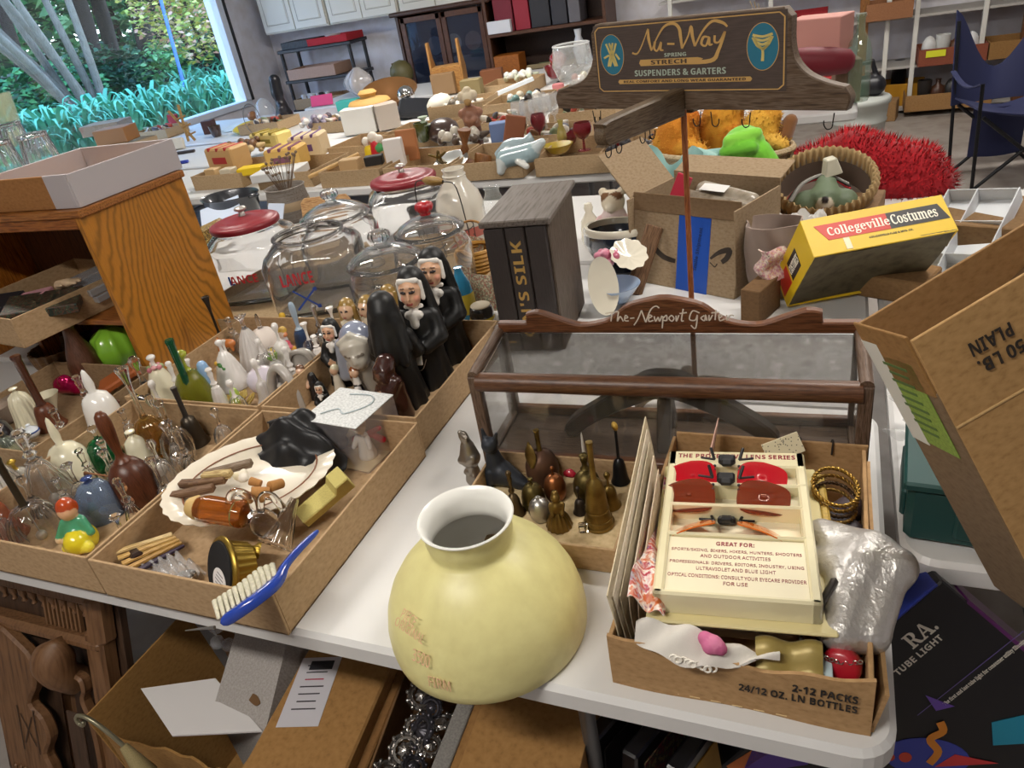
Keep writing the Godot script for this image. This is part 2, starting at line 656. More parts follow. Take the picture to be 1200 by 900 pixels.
func room() -> void:
	var wall := mat("e9e9f3", 0.8, 0.0, "wall")
	weave(wall, "fine", Vector3.ONE * 0.7)
	var t := 0.12
	fixed("floor", box(10.2, 0.1, 11.4, 0.0), concrete(), Vector3(-1.3, -0.1, -2.4))
	fixed("ceiling", box(10.2, 0.1, 11.4, 0.0), mat("dcdcd8", 0.9), Vector3(-1.3, 2.72, -2.4))
	fixed("wall_back", box(10.2, 2.72, t, 0.0), wall, Vector3(-1.3, 0, -7.86))
	fixed("wall_front", box(10.2, 2.72, t, 0.0), wall, Vector3(-1.3, 0, 3.06))
	fixed("wall_right", box(t, 2.72, 11.0, 0.0), wall, Vector3(3.4, 0, -2.4))
	# the left wall has a wide window opening from z = -7.15 to -3.2
	var w := []
	w.append([box(t, 2.72, 0.68, 0), at(0, 0, -7.48)])
	w.append([box(t, 2.72, 6.4, 0), at(0, 0, 0.0)])
	w.append([box(t, 0.72, 3.94, 0), at(0, 0, -5.17)])
	w.append([box(t, 0.42, 3.94, 0), at(0, 2.3, -5.17)])
	fixed("wall_left", join(w), wall, Vector3(-6.14, 0, 0))
	var frame := mat("dfe6f4", 0.5)
	var win := fixed("window_1", join([[box(0.16, 0.06, 3.94), at(0, 0.72, -5.17)], [box(0.16, 0.06, 3.94), at(0, 2.26, -5.17)], [box(0.16, 1.5, 0.09), at(0, 0.77, -7.1)], [box(0.16, 1.5, 0.09), at(0, 0.77, -3.24)]]), frame, Vector3(-6.13, 0, 0))
	fixed("pane", box(0.006, 1.48, 3.78, 0), pane("eaf2f2", 0.004), Vector3(0.0, 0.78, -5.17), Vector3.ZERO, win)
	fixed("gasket", box(0.03, 1.5, 0.03), mat("26272b", 0.5), Vector3(0.08, 0.77, -7.16), Vector3.ZERO, win)

func concrete() -> StandardMaterial3D:
	var m := mat("a8a19b", 0.5, 0.0, "concrete")
	m.albedo_texture = noise("concrete", 0.012, ["b9b4ae", "dedad5", "f3f1ee", "e4e0db", "c9c4be"], 6)
	m.uv1_triplanar = true
	m.uv1_scale = Vector3.ONE * 0.6
	return m

func garden() -> void:
	# a bank of earth outside the window, planted with broad-leaved plants, trunks behind
	fixed("ground", sheet(16, 16, func(u, v): return Vector3(-6.3 - u * 26.0, -0.1 + minf(1.0, u * 4.0) * 0.5 + 1.2 * u + 0.08 * sin(u * 40 + v * 23), -32.0 + v * 40.0), 0.1), mat("4a5a34", 0.95, 0.0, "speck soil"))
	var bark := wood("8d8578", "y", 0.9, "worn")
	var dark := wood("30271f", "y", 0.9, "worn")
	# pale stems fanning from one root
	var root := Vector3(-9.6, 0.4, -8.1)
	var t := thing("shrub_tree", "pale multi-stemmed tree fanning out from one root outside the window", "tree", root)
	for k in 8:
		var a := -1.9 + k * 0.27
		var lean := sin(k * 2.1) * 0.25
		part(t, "stem", tube(curve([Vector3(lean * 0.2, 0, -a * 0.05), Vector3(lean * 0.7, 0.9, -a * 0.34), Vector3(lean, 2.0, -a * 0.8), Vector3(lean * 1.4, 3.4, -a * 1.3)], 5), [0.065, 0.06, 0.06, 0.058, 0.056, 0.054, 0.052, 0.05, 0.048, 0.046, 0.044, 0.042, 0.04, 0.038, 0.034, 0.03], 9), bark, Vector3(0, 0, 0.15 * sin(k * 1.7)))
	for q in [[-13.0, -11.3, 0.13], [-13.6, -13.2, 0.2], [-12.2, -12.3, 0.17], [-15.5, -14.0, 0.16], [-12.6, -9.4, 0.09], [-14.0, -7.0, 0.18], [-17.0, -17.5, 0.2]]:
		var o := thing("tree", "dark straight tree trunk in the woods beyond the window", "tree", Vector3(q[0], 0.6, q[1]), 0, "dark trunks beyond the window")
		part(o, "trunk", tube(curve([Vector3.ZERO, Vector3(0.1, 2, -0.2), Vector3(0.05, 6, -0.3)], 4), q[2], 10), dark)
		part(o, "crown", leaf_cloud(1500, Vector3(0, 4.2, 0), Vector3(2.2, 2.2, 2.2), 0.16, 0.3, ["27583a", "39704a", "4c8a58", "1d4630"]), leaf_mat())
	for q in [[-19.0, -9.0], [-20.0, -14.0], [-21.0, -19.5], [-18.0, -23.0], [-17.0, -5.0], [-24.0, -25.0]]:
		var o := thing("tree", "dense green tree closing the view far behind the trunks", "tree", Vector3(q[0], 0.9, q[1]), 0, "dense green trees at the far back")
		part(o, "trunk", tube([Vector3.ZERO, Vector3(0, 5, 0)], 0.2, 8), dark)
		part(o, "crown", leaf_cloud(3200, Vector3(0, 2.6, 0), Vector3(2.6, 3.0, 3.4), 0.3, 0.55, ["2f6f4a", "4b9a63", "76bf7c", "235238", "9fd69a"]), leaf_mat())
	var bush := thing("autumn_bush", "small tree with yellow and pink leaves by the window's right side", "tree", Vector3(-9.3, 0.5, -10.4))
	for k in 4: part(bush, "stem", tube(curve([Vector3.ZERO, Vector3(0.1 * k - 0.2, 0.7, 0.2 - 0.15 * k), Vector3(0.2 * k - 0.3, 1.6, 0.5 - 0.35 * k)], 4), 0.035, 7), dark)
	part(bush, "foliage", leaf_cloud(3600, Vector3(0, 1.55, 0.1), Vector3(0.9, 1.05, 1.15), 0.08, 0.13, ["e8e07a", "cfc95a", "f0b49a", "f3d9b0", "b9c25c", "8fae4e"]), leaf_mat())
	for k in 6:
		var g := thing("undergrowth_bush", ["low green bush behind the pale stems", "dark green bush between the first trunks", "bright green bush at the foot of the tallest trunk", "green bush behind the blue pole", "green bush at the foot of the yellow-leaved tree", "dim green bush at the window's left end"][k], "bush", [Vector3(-11.0, 0.4, -8.6), Vector3(-11.6, 0.5, -10.2), Vector3(-11.2, 0.4, -11.6), Vector3(-10.6, 0.4, -12.4), Vector3(-10.0, 0.4, -11.6), Vector3(-10.8, 0.4, -6.6)][k])
		part(g, "stem", tube([Vector3.ZERO, Vector3(0.05, 0.5, 0)], 0.03, 6), dark)
		part(g, "foliage", leaf_cloud(1300, Vector3(0, 0.55, 0), Vector3(0.7, 0.55, 1.0), 0.08, 0.16, [["3f7a48", "5c9a58", "2c5a38"], ["2c5a38", "3a6a44", "1f4630"], ["7ab86a", "5c9a58", "9fd08a"]][k % 3]), leaf_mat())
	# broad-leaved plants in clumps along the bank
	var strap := strap_clump(0)
	var strap2 := strap_clump(1)
	for k in 64:
		var u := k / 64.0
		var z := -5.3 - 6.2 * fmod(k * 0.618, 1.0)
		var x := -7.4 - 1.9 * fmod(k * 0.377, 1.0)
		var o := solo("garden_plant", "blue-green arching leaf clump in the bed outside the window", "plant", strap if k % 2 else strap2, leaf_mat(), Vector3(x, 0.12 + (-6.9 - x) * 0.12, z), Vector3(0, k * 77.0, 0), "blue-green leaf clumps outside the window")
		o.scale = Vector3.ONE * (0.85 + 0.4 * fmod(k * 0.27, 1.0))
	solo("garden_pole", "thin blue pole standing among the trunks outside", "pole", tube([Vector3(0, 0, 0), Vector3(0, 3.4, 0)], 0.025, 10), mat("4f7fd0", 0.5), Vector3(-9.0, 0.3, -9.2), Vector3(-6, 0, 0))

func leaf_mat() -> StandardMaterial3D:
	return mat("ffffff", 0.55, 0.0, "paint pass leaves")

# many small leaves through a rounded volume, joined as one crown
func leaf_cloud(n: int, mid: Vector3, half: Vector3, small: float, large: float, colors: Array) -> ArrayMesh:
	var v := PackedVector3Array()
	var nn := PackedVector3Array()
	var t := PackedInt32Array()
	var c := PackedColorArray()
	for i in n:
		var d := Vector3(rng.randfn(), rng.randfn(), rng.randfn()).normalized() * pow(rng.randf(), 0.45)
		var p := mid + d * half
		var b := Basis.from_euler(Vector3(rng.randf_range(-0.9, 0.9), rng.randf() * TAU, rng.randf_range(-0.6, 0.6)))
		var l := rng.randf_range(small, large)
		var a := v.size()
		for q in [Vector3(-0.5, 0, 0), Vector3(0, 0.1, 0.28), Vector3(0.5, -0.05, 0), Vector3(0, 0.1, -0.28)]: v.append(p + b * (q * l))
		for q in 4:
			nn.append(b.y)
			c.append(Color(colors[i % colors.size()]).srgb_to_linear())
		t.append_array([a, a + 1, a + 2, a, a + 2, a + 3])
	return mesh_of(v, nn, t, PackedVector2Array(), c)

func strap_clump(which: int) -> ArrayMesh:
	var list := []
	for k in 34:
		var a := k * 2.4 + which
		var r := 0.22 + 0.2 * fmod(k * 0.618, 1.0)
		var h := 0.35 + 0.3 * fmod(k * 0.41, 1.0)
		list.append([sheet(2, 6, func(u, v): return Vector3((u - 0.5) * 0.05 * sin(PI * minf(1.0, v * 0.93 + 0.07)), h * sin(v * 2.2), r * v * 1.3), 0.002), at(0, 0, 0, 0, rad_to_deg(a), 0)])
	var m := join(list)
	var arr := m.surface_get_arrays(0)
	var col := PackedColorArray()
	var base := Color(["5cae88", "74bf96"][which]).srgb_to_linear()
	for i in (arr[Mesh.ARRAY_VERTEX] as PackedVector3Array).size(): col.append(base * (0.8 + 0.3 * fmod((i / 66) * 0.618, 1.0)))
	arr[Mesh.ARRAY_COLOR] = col
	var o := ArrayMesh.new()
	o.add_surface_from_arrays(Mesh.PRIMITIVE_TRIANGLES, arr)
	return o

# a folding table: moulded white top with rounded corners, tubular legs
func folding_table(label: String, x0: float, x1: float, z0: float, z1: float, legs := true) -> void:
	var w := x1 - x0
	var d := z1 - z0
	var t := thing("folding_table", label, "table", Vector3((x0 + x1) / 2, 0, (z0 + z1) / 2))
	var outline := []
	for q in [[1, 1, 0], [-1, 1, 1], [-1, -1, 2], [1, -1, 3]]:
		for k in 7:
			var a: float = (q[2] + k / 6.0) * PI / 2
			outline.append(Vector2(q[0] * (w / 2 - 0.05) + cos(a) * 0.05, q[1] * (d / 2 - 0.05) + sin(a) * 0.05))
	part(t, "tabletop", cut(outline, 0.045, 0.008), mat("d9d8d6", 0.42, 0.0, "top"), Vector3(0, 0.7175, 0), Vector3(-90, 0, 0))
	if not legs: return
	var grey := mat("77787a", 0.4, 0.6)
	for s in [-1, 1]:
		for e in [-1, 1]: part(t, "leg", tube([Vector3(s * (w / 2 - 0.42), 0, e * (d / 2 - 0.09)), Vector3(s * (w / 2 - 0.42), 0.7, e * (d / 2 - 0.09))], 0.013, 10), grey)
		part(t, "brace", tube([Vector3(s * (w / 2 - 0.42), 0.12, -d / 2 + 0.09), Vector3(s * (w / 2 - 0.42), 0.12, d / 2 - 0.09)], 0.01, 8), grey)

func tables() -> void:
	folding_table("white plastic folding table with the lamp shade and the display case on it", -2.62, 0.105, -1.375, -0.61)
	folding_table("white folding table behind the first, under the glass jars", -2.62, 0.1, -2.16, -1.39)
	folding_table("white folding table at the end, under the big carton", 0.125, 0.89, -2.75, -0.955)
	folding_table("long white folding table of flats, nearest of the back tables", -4.9, -0.62, -4.0, -3.26)
	folding_table("white folding table behind the wrapped parcels, second row back", -5.7, 0.1, -4.85, -4.08)
	folding_table("white folding table in the fourth row, before the glass-doored cabinet", -4.7, -2.2, -7.05, -6.2, false)
	folding_table("white folding table in the third row, before the back shelving", -5.9, -1.0, -6.1, -4.95)

# ---------- on the front table ----------
# an open cardboard flat: four walls and a bottom
func flat_box(called: String, label: String, pos: Vector3, turn: float, w: float, d: float, h: float, color := "b99c78", group := "", inside := "") -> Node3D:
	var t := thing(called, label, "box", pos, turn, group)
	var m := card(color)
	var e := 0.005
	part(t, "bottom", box(w, e, d, 0.001), card(inside) if inside else m)
	for s in [-1, 1]:
		part(t, "side_panel", box(w, h, e, 0.001), m, Vector3(0, 0, s * (d / 2 - e / 2)))
		part(t, "end_panel", box(e, h - 0.001, d - 2 * e, 0.001), m, Vector3(s * (w / 2 - e / 2), 0, 0))
	return t

func front_things() -> void:
	var s := thing("lampshade", "large pale yellow glass lamp shade with a white lined neck", "lamp shade", Vector3(-0.45, 0.74, -0.70))
	var yellow := mat("e9e2a0", 0.38, 0.0, "speck shade")
	yellow.uv1_scale = Vector3.ONE * 2.0
	weave(yellow, "fine", Vector3.ONE * 4)
	part(s, "shade", lathe([0.1455, 0.0, 0.149, 0.004, 0.1505, 0.02, 0.149, 0.042, 0.1435, 0.067, 0.133, 0.092, 0.117, 0.116, 0.097, 0.138, 0.078, 0.153, 0.066, 0.160, 0.0615, 0.163, 0.0605, 0.167, 0.062, 0.174, 0.0635, 0.182, 0.0635, 0.19, 0.0628, 0.196, 0.0655, 0.203, 0.0685, 0.2075], 72), yellow)
	part(s, "lining", lathe([0.0685, 0.2075, 0.069, 0.2095, 0.0675, 0.211, 0.064, 0.209, 0.058, 0.2, 0.056, 0.19, 0.056, 0.174, 0.0575, 0.163, 0.075, 0.149, 0.095, 0.133, 0.115, 0.111, 0.13, 0.088, 0.14, 0.064, 0.1455, 0.04, 0.147, 0.02, 0.1455, 0.004, 0.1455, 0.0], 72), mat("f4f3ec", 0.25))
	# faint red wax-pencil writing left on the glass
	var wax := mat("e0b48c", 0.7)
	for q in [["3500", 0.03, 0.075, -16.0, 0.018], ["FIRM", 0.034, 0.042, -6.0, 0.017], ["PIECE", 0.03, 0.12, -28.0, 0.013], ["ORIGINAL", 0.06, 0.105, -26.0, 0.012]]:
		var a: float = deg_to_rad(q[3] + 4.0)
		var r := 0.1515 - pow(maxf(q[2] - 0.03, 0.0), 1.9) * 2.4
		var w := words(s, q[0], q[4], q[1], wax, Vector3(r * sin(a), q[2], r * cos(a)), Vector3(-(q[2] - 0.02) * 480, rad_to_deg(a), 0), "Droid Sans", false)
		w.scale.z = 0.01

# ---------- the shop sign on its pole ----------
func sign_rack() -> void:
	var t := thing("sign_rack", "dark wooden cross-armed rack with painted suspender sign on a tall pole", "sign", Vector3(-0.246, 0.74, -1.375), -25)
	var dark := wood("6b5b4c", "x", 0.55, "streak", 0.8)
	var base := wood("6a5a46", "x", 0.55, "streak", 1.2)
	part(t, "pole", tube([Vector3(0, 0, 0), Vector3(0, 0.60, 0)], 0.0055, 10), wood("a9673a", "y", 0.5))
	for k in 4:
		var foot := cut(curve(v2([0.0, 0.05, 0.03, 0.052, 0.1, 0.03, 0.13, 0.0, 0.115, 0.0, 0.09, 0.018, 0.0, 0.03]), 4, true), 0.018, 0.002)
		part(t, "foot", foot, base, Vector3.ZERO, Vector3(0, k * 90.0 + 45, 0))
	# the board: an upper panel with cut corners on two low rounded arms
	var edge := curve(v2([-0.292, 0.60, -0.296, 0.62, -0.288, 0.636]), 4) + curve(v2([-0.288, 0.636, -0.26, 0.642, -0.222, 0.652, -0.2, 0.67, -0.19, 0.69, -0.188, 0.71]), 4) + v2([-0.188, 0.732, -0.176, 0.747, 0.19, 0.747, 0.202, 0.734, 0.202, 0.71]) + curve(v2([0.202, 0.71, 0.204, 0.69, 0.212, 0.67, 0.232, 0.652, 0.262, 0.64, 0.288, 0.634]), 4) + curve(v2([0.288, 0.634, 0.297, 0.618, 0.292, 0.60]), 4)
	part(t, "sign_board", cut(edge, 0.02, 0.002), dark)
	# the crossing arm, towards the viewer and away
	for s in [1, -1]:
		var arm := cut(curve(v2([0.0, 0.0, 0.2, 0.0, 0.213, 0.004, 0.219, 0.016, 0.214, 0.03, 0.2, 0.04, 0.0, 0.046]), 3), 0.024, 0.003)
		part(t, "cross_arm", arm, base, Vector3(0, 0.59, s * 0.01), Vector3(0, -90 * s, 0))
	var iron := mat("2b2724", 0.5, 0.7)
	var hook := tube(curve(v3([0, 0.004, 0, 0.002, -0.012, 0, 0.004, -0.026, 0, 0.014, -0.03, 0, 0.021, -0.022, 0, 0.022, -0.012, 0]), 4), 0.0013, 6)
	for q in [[-0.21, 0, 0], [-0.19, 0, 1], [0.035, 0, 1], [0.055, 0, 0], [0.13, 0, 1], [0.27, 0, 1], [0.0, 0.2, 1], [0.0, 0.19, 0], [0.0, 0.11, 1], [0.0, 0.1, 0]]:
		part(t, "hook", hook, iron, Vector3(q[0], 0.592, q[1]), Vector3(0, 180 * q[2] + (90 if q[1] > 0 else 0), 0), Vector3.ONE * 0.72)
	# print on the panel
	var face := thing_part(t, "sign_print", Vector3(0.008, 0.677, 0.0102))
	var gold := mat("c79f5d", 0.55)
	var teal := mat("22708a", 0.6)
	var pale := mat("a9b7a8", 0.6)
	var border := []
	var oct := v2([-0.168, -0.056, -0.176, -0.048, -0.176, 0.072, -0.168, 0.08, 0.168, 0.08, 0.176, 0.072, 0.176, -0.048, 0.168, -0.056])
	for i in 8: border.append([stroke([oct[i].x, oct[i].y, oct[(i + 1) % 8].x, oct[(i + 1) % 8].y], 0.0022)])
	part(face, "border", join(border), gold)
	for s in [-1, 1]:
		var oval := []
		var rim := []
		for k in 32:
			oval.append(Vector2(cos(TAU * k / 32) * 0.025, sin(TAU * k / 32) * 0.042))
			rim.append_array([cos(TAU * k / 32) * 0.0255, sin(TAU * k / 32) * 0.0425])
		rim.append_array([0.0255, 0.0])
		part(face, "oval", cut(oval, 0.0006), teal, Vector3(s * 0.142, 0.022, 0.0003))
		part(face, "oval_rim", stroke(rim, 0.0012, 0.0008, 2), gold, Vector3(s * 0.142, 0.022, 0))
	var x_mark := []
	for q in [[-0.011, 0.026, 0.006, -0.022], [-0.004, 0.027, 0.01, -0.022], [0.011, 0.026, -0.006, -0.022], [0.004, 0.027, -0.01, -0.022], [-0.018, -0.004, -0.006, 0.002], [0.008, 0.004, 0.016, -0.008]]:
		x_mark.append([stroke(q, 0.0042, 0.0011)])
	part(face, "emblem", join(x_mark), mat("cdbb6e", 0.6), Vector3(-0.142, 0.02, 0))
	var garter := []
	for k in 4: garter.append([stroke([-0.016 + k * 0.002, 0.022 - k * 0.006, 0, 0.018 - k * 0.007, 0.016 - k * 0.002, 0.022 - k * 0.006], 0.0045, 0.0011)])
	garter.append([stroke([-0.015, 0.018, -0.009, 0.004, 0.0, -0.006, 0.0, -0.026], [0.006, 0.005, 0.004, 0.005], 0.0011)])
	garter.append([stroke([0.015, 0.018, 0.009, 0.004, 0.0, -0.006], [0.006, 0.005, 0.004], 0.0011)])
	part(face, "emblem", join(garter), mat("cdbb6e", 0.6), Vector3(0.142, 0.022, 0))
	# brush script: the first line
	var script := []
	for q in [
		[[-0.098, 0.024, -0.088, 0.022, -0.078, 0.036, -0.066, 0.062, -0.062, 0.07], [0.004, 0.003, 0.002, 0.004]],
		[[-0.062, 0.07, -0.062, 0.05, -0.058, 0.026], [0.003, 0.006, 0.003]],
		[[-0.058, 0.026, -0.046, 0.05, -0.03, 0.072, -0.012, 0.076, -0.002, 0.066, 0.0, 0.05, 0.002, 0.027], [0.002, 0.003, 0.005, 0.006, 0.006, 0.004]],
		[[-0.05, 0.044, -0.052, 0.03, -0.046, 0.026, -0.038, 0.042, -0.04, 0.028, -0.034, 0.026], [0.005, 0.004, 0.003, 0.005, 0.003]],
		[[-0.026, 0.038, -0.012, 0.037], [0.004, 0.004]],
		[[0.002, 0.027, 0.014, 0.05, 0.02, 0.068, 0.022, 0.05, 0.026, 0.03], [0.003, 0.003, 0.006, 0.004]],
		[[0.026, 0.03, 0.04, 0.056, 0.058, 0.074, 0.076, 0.07, 0.084, 0.062], [0.003, 0.004, 0.006, 0.003]],
		[[0.05, 0.046, 0.042, 0.046, 0.038, 0.034, 0.046, 0.03, 0.052, 0.046, 0.052, 0.032, 0.058, 0.032], [0.003, 0.005, 0.004, 0.003, 0.005, 0.003]],
		[[0.062, 0.048, 0.062, 0.036, 0.07, 0.036, 0.08, 0.054, 0.068, 0.02, 0.054, 0.001, 0.0, 0.0], [0.004, 0.004, 0.003, 0.005, 0.008, 0.008]]]:
		script.append([stroke(q[0], q[1], 0.0008)])
	part(face, "script_lettering", join(script), gold)
	words(face, "SPRING", 0.0075, 0.042, pale, Vector3(-0.012, 0.016, 0.0004))
	part(face, "banner", cut(v2([-0.082, -0.004, -0.085, 0.002, -0.082, 0.009, 0.03, 0.009, 0.04, 0.006, 0.028, -0.004]), 0.0006), gold, Vector3(0, 0, 0.0004))
	words(face, "STRECH", 0.0085, 0.07, mat("4a382c", 0.6), Vector3(-0.025, 0.0025, 0.001))
	words(face, "SUSPENDERS & GARTERS", 0.0125, 0.176, pale, Vector3(-0.008, -0.019, 0.0004))
	part(face, "banner", cut(v2([-0.13, -0.0405, -0.133, -0.036, -0.13, -0.0315, 0.122, -0.0315, 0.125, -0.036, 0.122, -0.0405]), 0.0006), gold, Vector3(0, 0, 0.0004))
	words(face, "REAL COMFORT AND LONG WEAR GUARANTEED", 0.005, 0.235, mat("4a382c", 0.6), Vector3(-0.003, -0.036, 0.001))

# a part that only holds sub-parts: its first shape is a thin ground for the print
func thing_part(t: Node3D, called: String, pos: Vector3) -> MeshInstance3D:
	return part(t, called, cut(v2([-0.18, -0.06, 0.18, -0.06, 0.18, 0.084, -0.18, 0.084]), 0.0004), wood("54463f", "x", 0.6, "grain"), pos, Vector3.ZERO, Vector3(1.05, 0.8, 1))

# ---------- the glazed display case ----------
func display_case() -> void:
	var t := thing("display_case", "small antique wood and glass shop display case with scrolled crest", "display case", Vector3(-0.276, 0.74, -1.195), 2.5)
	var w := wood("6b4425", "x", 0.4, "streak", 1.0)
	var grey := wood("6e5a4c", "y", 0.55, "streak", 1.3)
	var hw := 0.34
	part(t, "base_rail", box(0.676, 0.026, 0.018), w, Vector3(0, 0.0, 0.083))
	part(t, "base_rail", box(0.676, 0.034, 0.016), w, Vector3(0, 0.0, -0.081))
	part(t, "floor_board", box(0.66, 0.01, 0.15), wood("5b4a3c", "x", 0.6), Vector3(0, 0.006, 0))
	part(t, "front_rail", tube([Vector3(-0.335, 0.186, 0.082), Vector3(0.335, 0.186, 0.082)], 0.0185, 14), wood("68452c", "x", 0.4))
	for s in [-1, 1]:
		part(t, "post", box(0.022, 0.2, 0.02), grey, Vector3(s * hw, 0, 0.082))
		part(t, "post", box(0.022, 0.225, 0.02), grey, Vector3(s * hw, 0, -0.08))
		part(t, "end_rail", box(0.02, 0.022, 0.15), wood("6e5a4c", "z", 0.55), Vector3(s * hw, 0, 0))
		part(t, "end_rail", tube([Vector3(0, 0.2, 0.088), Vector3(0, 0.216, -0.084)], 0.0115, 10), wood("6e5a4c", "z", 0.5), Vector3(s * hw, 0, 0))
		part(t, "end_pane", box(0.003, 0.185, 0.146, 0), pane("8d8a80", 0.28, 0.12), Vector3(s * (hw - 0.004), 0.02, 0))
	var dusty := pane("7e7a70", 0.3, 0.06)
	part(t, "top_pane", box(0.656, 0.003, 0.152, 0), dusty_glass(), Vector3(0, 0.2, 0.0), Vector3(5.5, 0, 0))
	part(t, "front_pane", box(0.656, 0.15, 0.003, 0), pane("98958c", 0.06, 0.04), Vector3(0, 0.024, 0.08))
	part(t, "back_pane", box(0.656, 0.185, 0.003, 0), pane("b9b6ae", 0.06, 0.04), Vector3(0, 0.03, -0.08))
	var edge := v2([-0.34, 0.0, 0.34, 0.0, 0.34, 0.022, 0.278, 0.022, 0.276, 0.034]) + curve(v2([0.276, 0.042, 0.25, 0.046, 0.21, 0.032, 0.165, 0.018, 0.11, 0.028, 0.07, 0.058, 0.02, 0.072, 0.0, 0.074, -0.02, 0.072, -0.07, 0.058, -0.11, 0.028, -0.165, 0.018, -0.21, 0.032, -0.25, 0.046, -0.276, 0.042]), 4) + v2([-0.276, 0.034, -0.278, 0.022, -0.34, 0.022])
	var crest := part(t, "crest_board", cut(edge, 0.02, 0.003), wood("75492a", "x", 0.42, "streak", 0.7), Vector3(0, 0.213, -0.08))
	# painted white script on the crest
	var ink := mat("e7dccb", 0.6)
	var sc := []
	for q in [[-0.088, 0.03, -0.062, 0.034], [-0.074, 0.033, -0.078, 0.014], [-0.062, 0.034, -0.066, 0.014, -0.06, 0.024, -0.055, 0.014], [-0.052, 0.02, -0.046, 0.022, -0.05, 0.026, -0.052, 0.016, -0.045, 0.015], [-0.042, 0.02, -0.034, 0.021],
		[-0.036, 0.006, -0.028, 0.018, -0.02, 0.036], [-0.02, 0.036, -0.014, 0.012], [-0.014, 0.012, -0.004, 0.036, 0.006, 0.044, 0.012, 0.04],
		[-0.008, 0.02, -0.002, 0.024, -0.007, 0.026, -0.008, 0.014, 0.0, 0.016], [0.002, 0.024, 0.004, 0.014, 0.009, 0.022, 0.011, 0.014, 0.016, 0.025], [0.018, 0.024, 0.015, 0.0], [0.018, 0.02, 0.024, 0.026, 0.024, 0.016, 0.018, 0.016],
		[0.033, 0.026, 0.028, 0.02, 0.033, 0.014, 0.037, 0.02, 0.033, 0.026], [0.041, 0.025, 0.041, 0.014, 0.046, 0.026], [0.054, 0.038, 0.05, 0.016, 0.054, 0.015], [0.047, 0.029, 0.06, 0.031],
		[0.082, 0.03, 0.07, 0.034, 0.064, 0.018, 0.074, 0.016, 0.078, 0.026, 0.074, 0.0, 0.066, 0.006], [0.09, 0.025, 0.084, 0.02, 0.09, 0.015, 0.092, 0.026, 0.094, 0.015], [0.098, 0.026, 0.098, 0.015, 0.104, 0.026], [0.11, 0.036, 0.108, 0.016], [0.102, 0.03, 0.116, 0.031], [0.1155, 0.02, 0.12, 0.024, 0.115, 0.026, 0.116, 0.015, 0.124, 0.018], [0.128, 0.026, 0.128, 0.016, 0.134, 0.025, 0.14, 0.024]]:
		sc.append([stroke(q, 0.0024, 0.0005)])
	part(crest, "script_lettering", join(sc), ink, Vector3(-0.02, 0.012, 0.0102), Vector3.ZERO, Vector3(1.05, 1.05, 1))
	# the dark curved stand left inside
	var arch := thing("curved_stand", "dark wooden curved stand lying inside the glass display case", "stand", Vector3(-0.272, 0.7565, -1.2), 2.5)
	var leg := cut(curve(v2([-0.2, 0.0, -0.205, 0.02, -0.18, 0.05, -0.1, 0.105, -0.04, 0.145, 0.0, 0.152, 0.04, 0.145, 0.1, 0.105, 0.18, 0.05, 0.205, 0.02, 0.2, 0.0, 0.18, 0.004, 0.15, 0.03, 0.07, 0.075, 0.0, 0.098, -0.07, 0.075, -0.15, 0.03, -0.18, 0.004]), 4, true), 0.03, 0.004)
	part(arch, "curved_leg", leg, wood("2f2823", "x", 0.45))
	part(arch, "cross_leg", cut(curve(v2([-0.05, 0.0, -0.05, 0.02, -0.02, 0.09, 0.0, 0.1, 0.02, 0.09, 0.05, 0.02, 0.05, 0.0, 0.035, 0.0, 0.0, 0.07, -0.035, 0.0]), 3, true), 0.026, 0.003), wood("2f2823", "x", 0.45), Vector3(0, 0.0, 0), Vector3(0, 90, 0))

# old glass with dust lying on it in patches
func dusty_glass() -> StandardMaterial3D:
	if mats.has("dusty glass"): return mats["dusty glass"]
	var m := StandardMaterial3D.new()
	m.transparency = BaseMaterial3D.TRANSPARENCY_ALPHA
	m.albedo_color = Color("5c5750")
	m.roughness = 0.3
	m.albedo_texture = noise("dust", 0.012, [Color(0.6, 0.58, 0.54, 0.32), Color(0.7, 0.68, 0.63, 0.5), Color(0.45, 0.43, 0.4, 0.42), Color(0.9, 0.88, 0.84, 0.62)], 6)
	m.uv1_triplanar = true
	m.uv1_scale = Vector3.ONE * 3
	mats["dusty glass"] = m
	return m

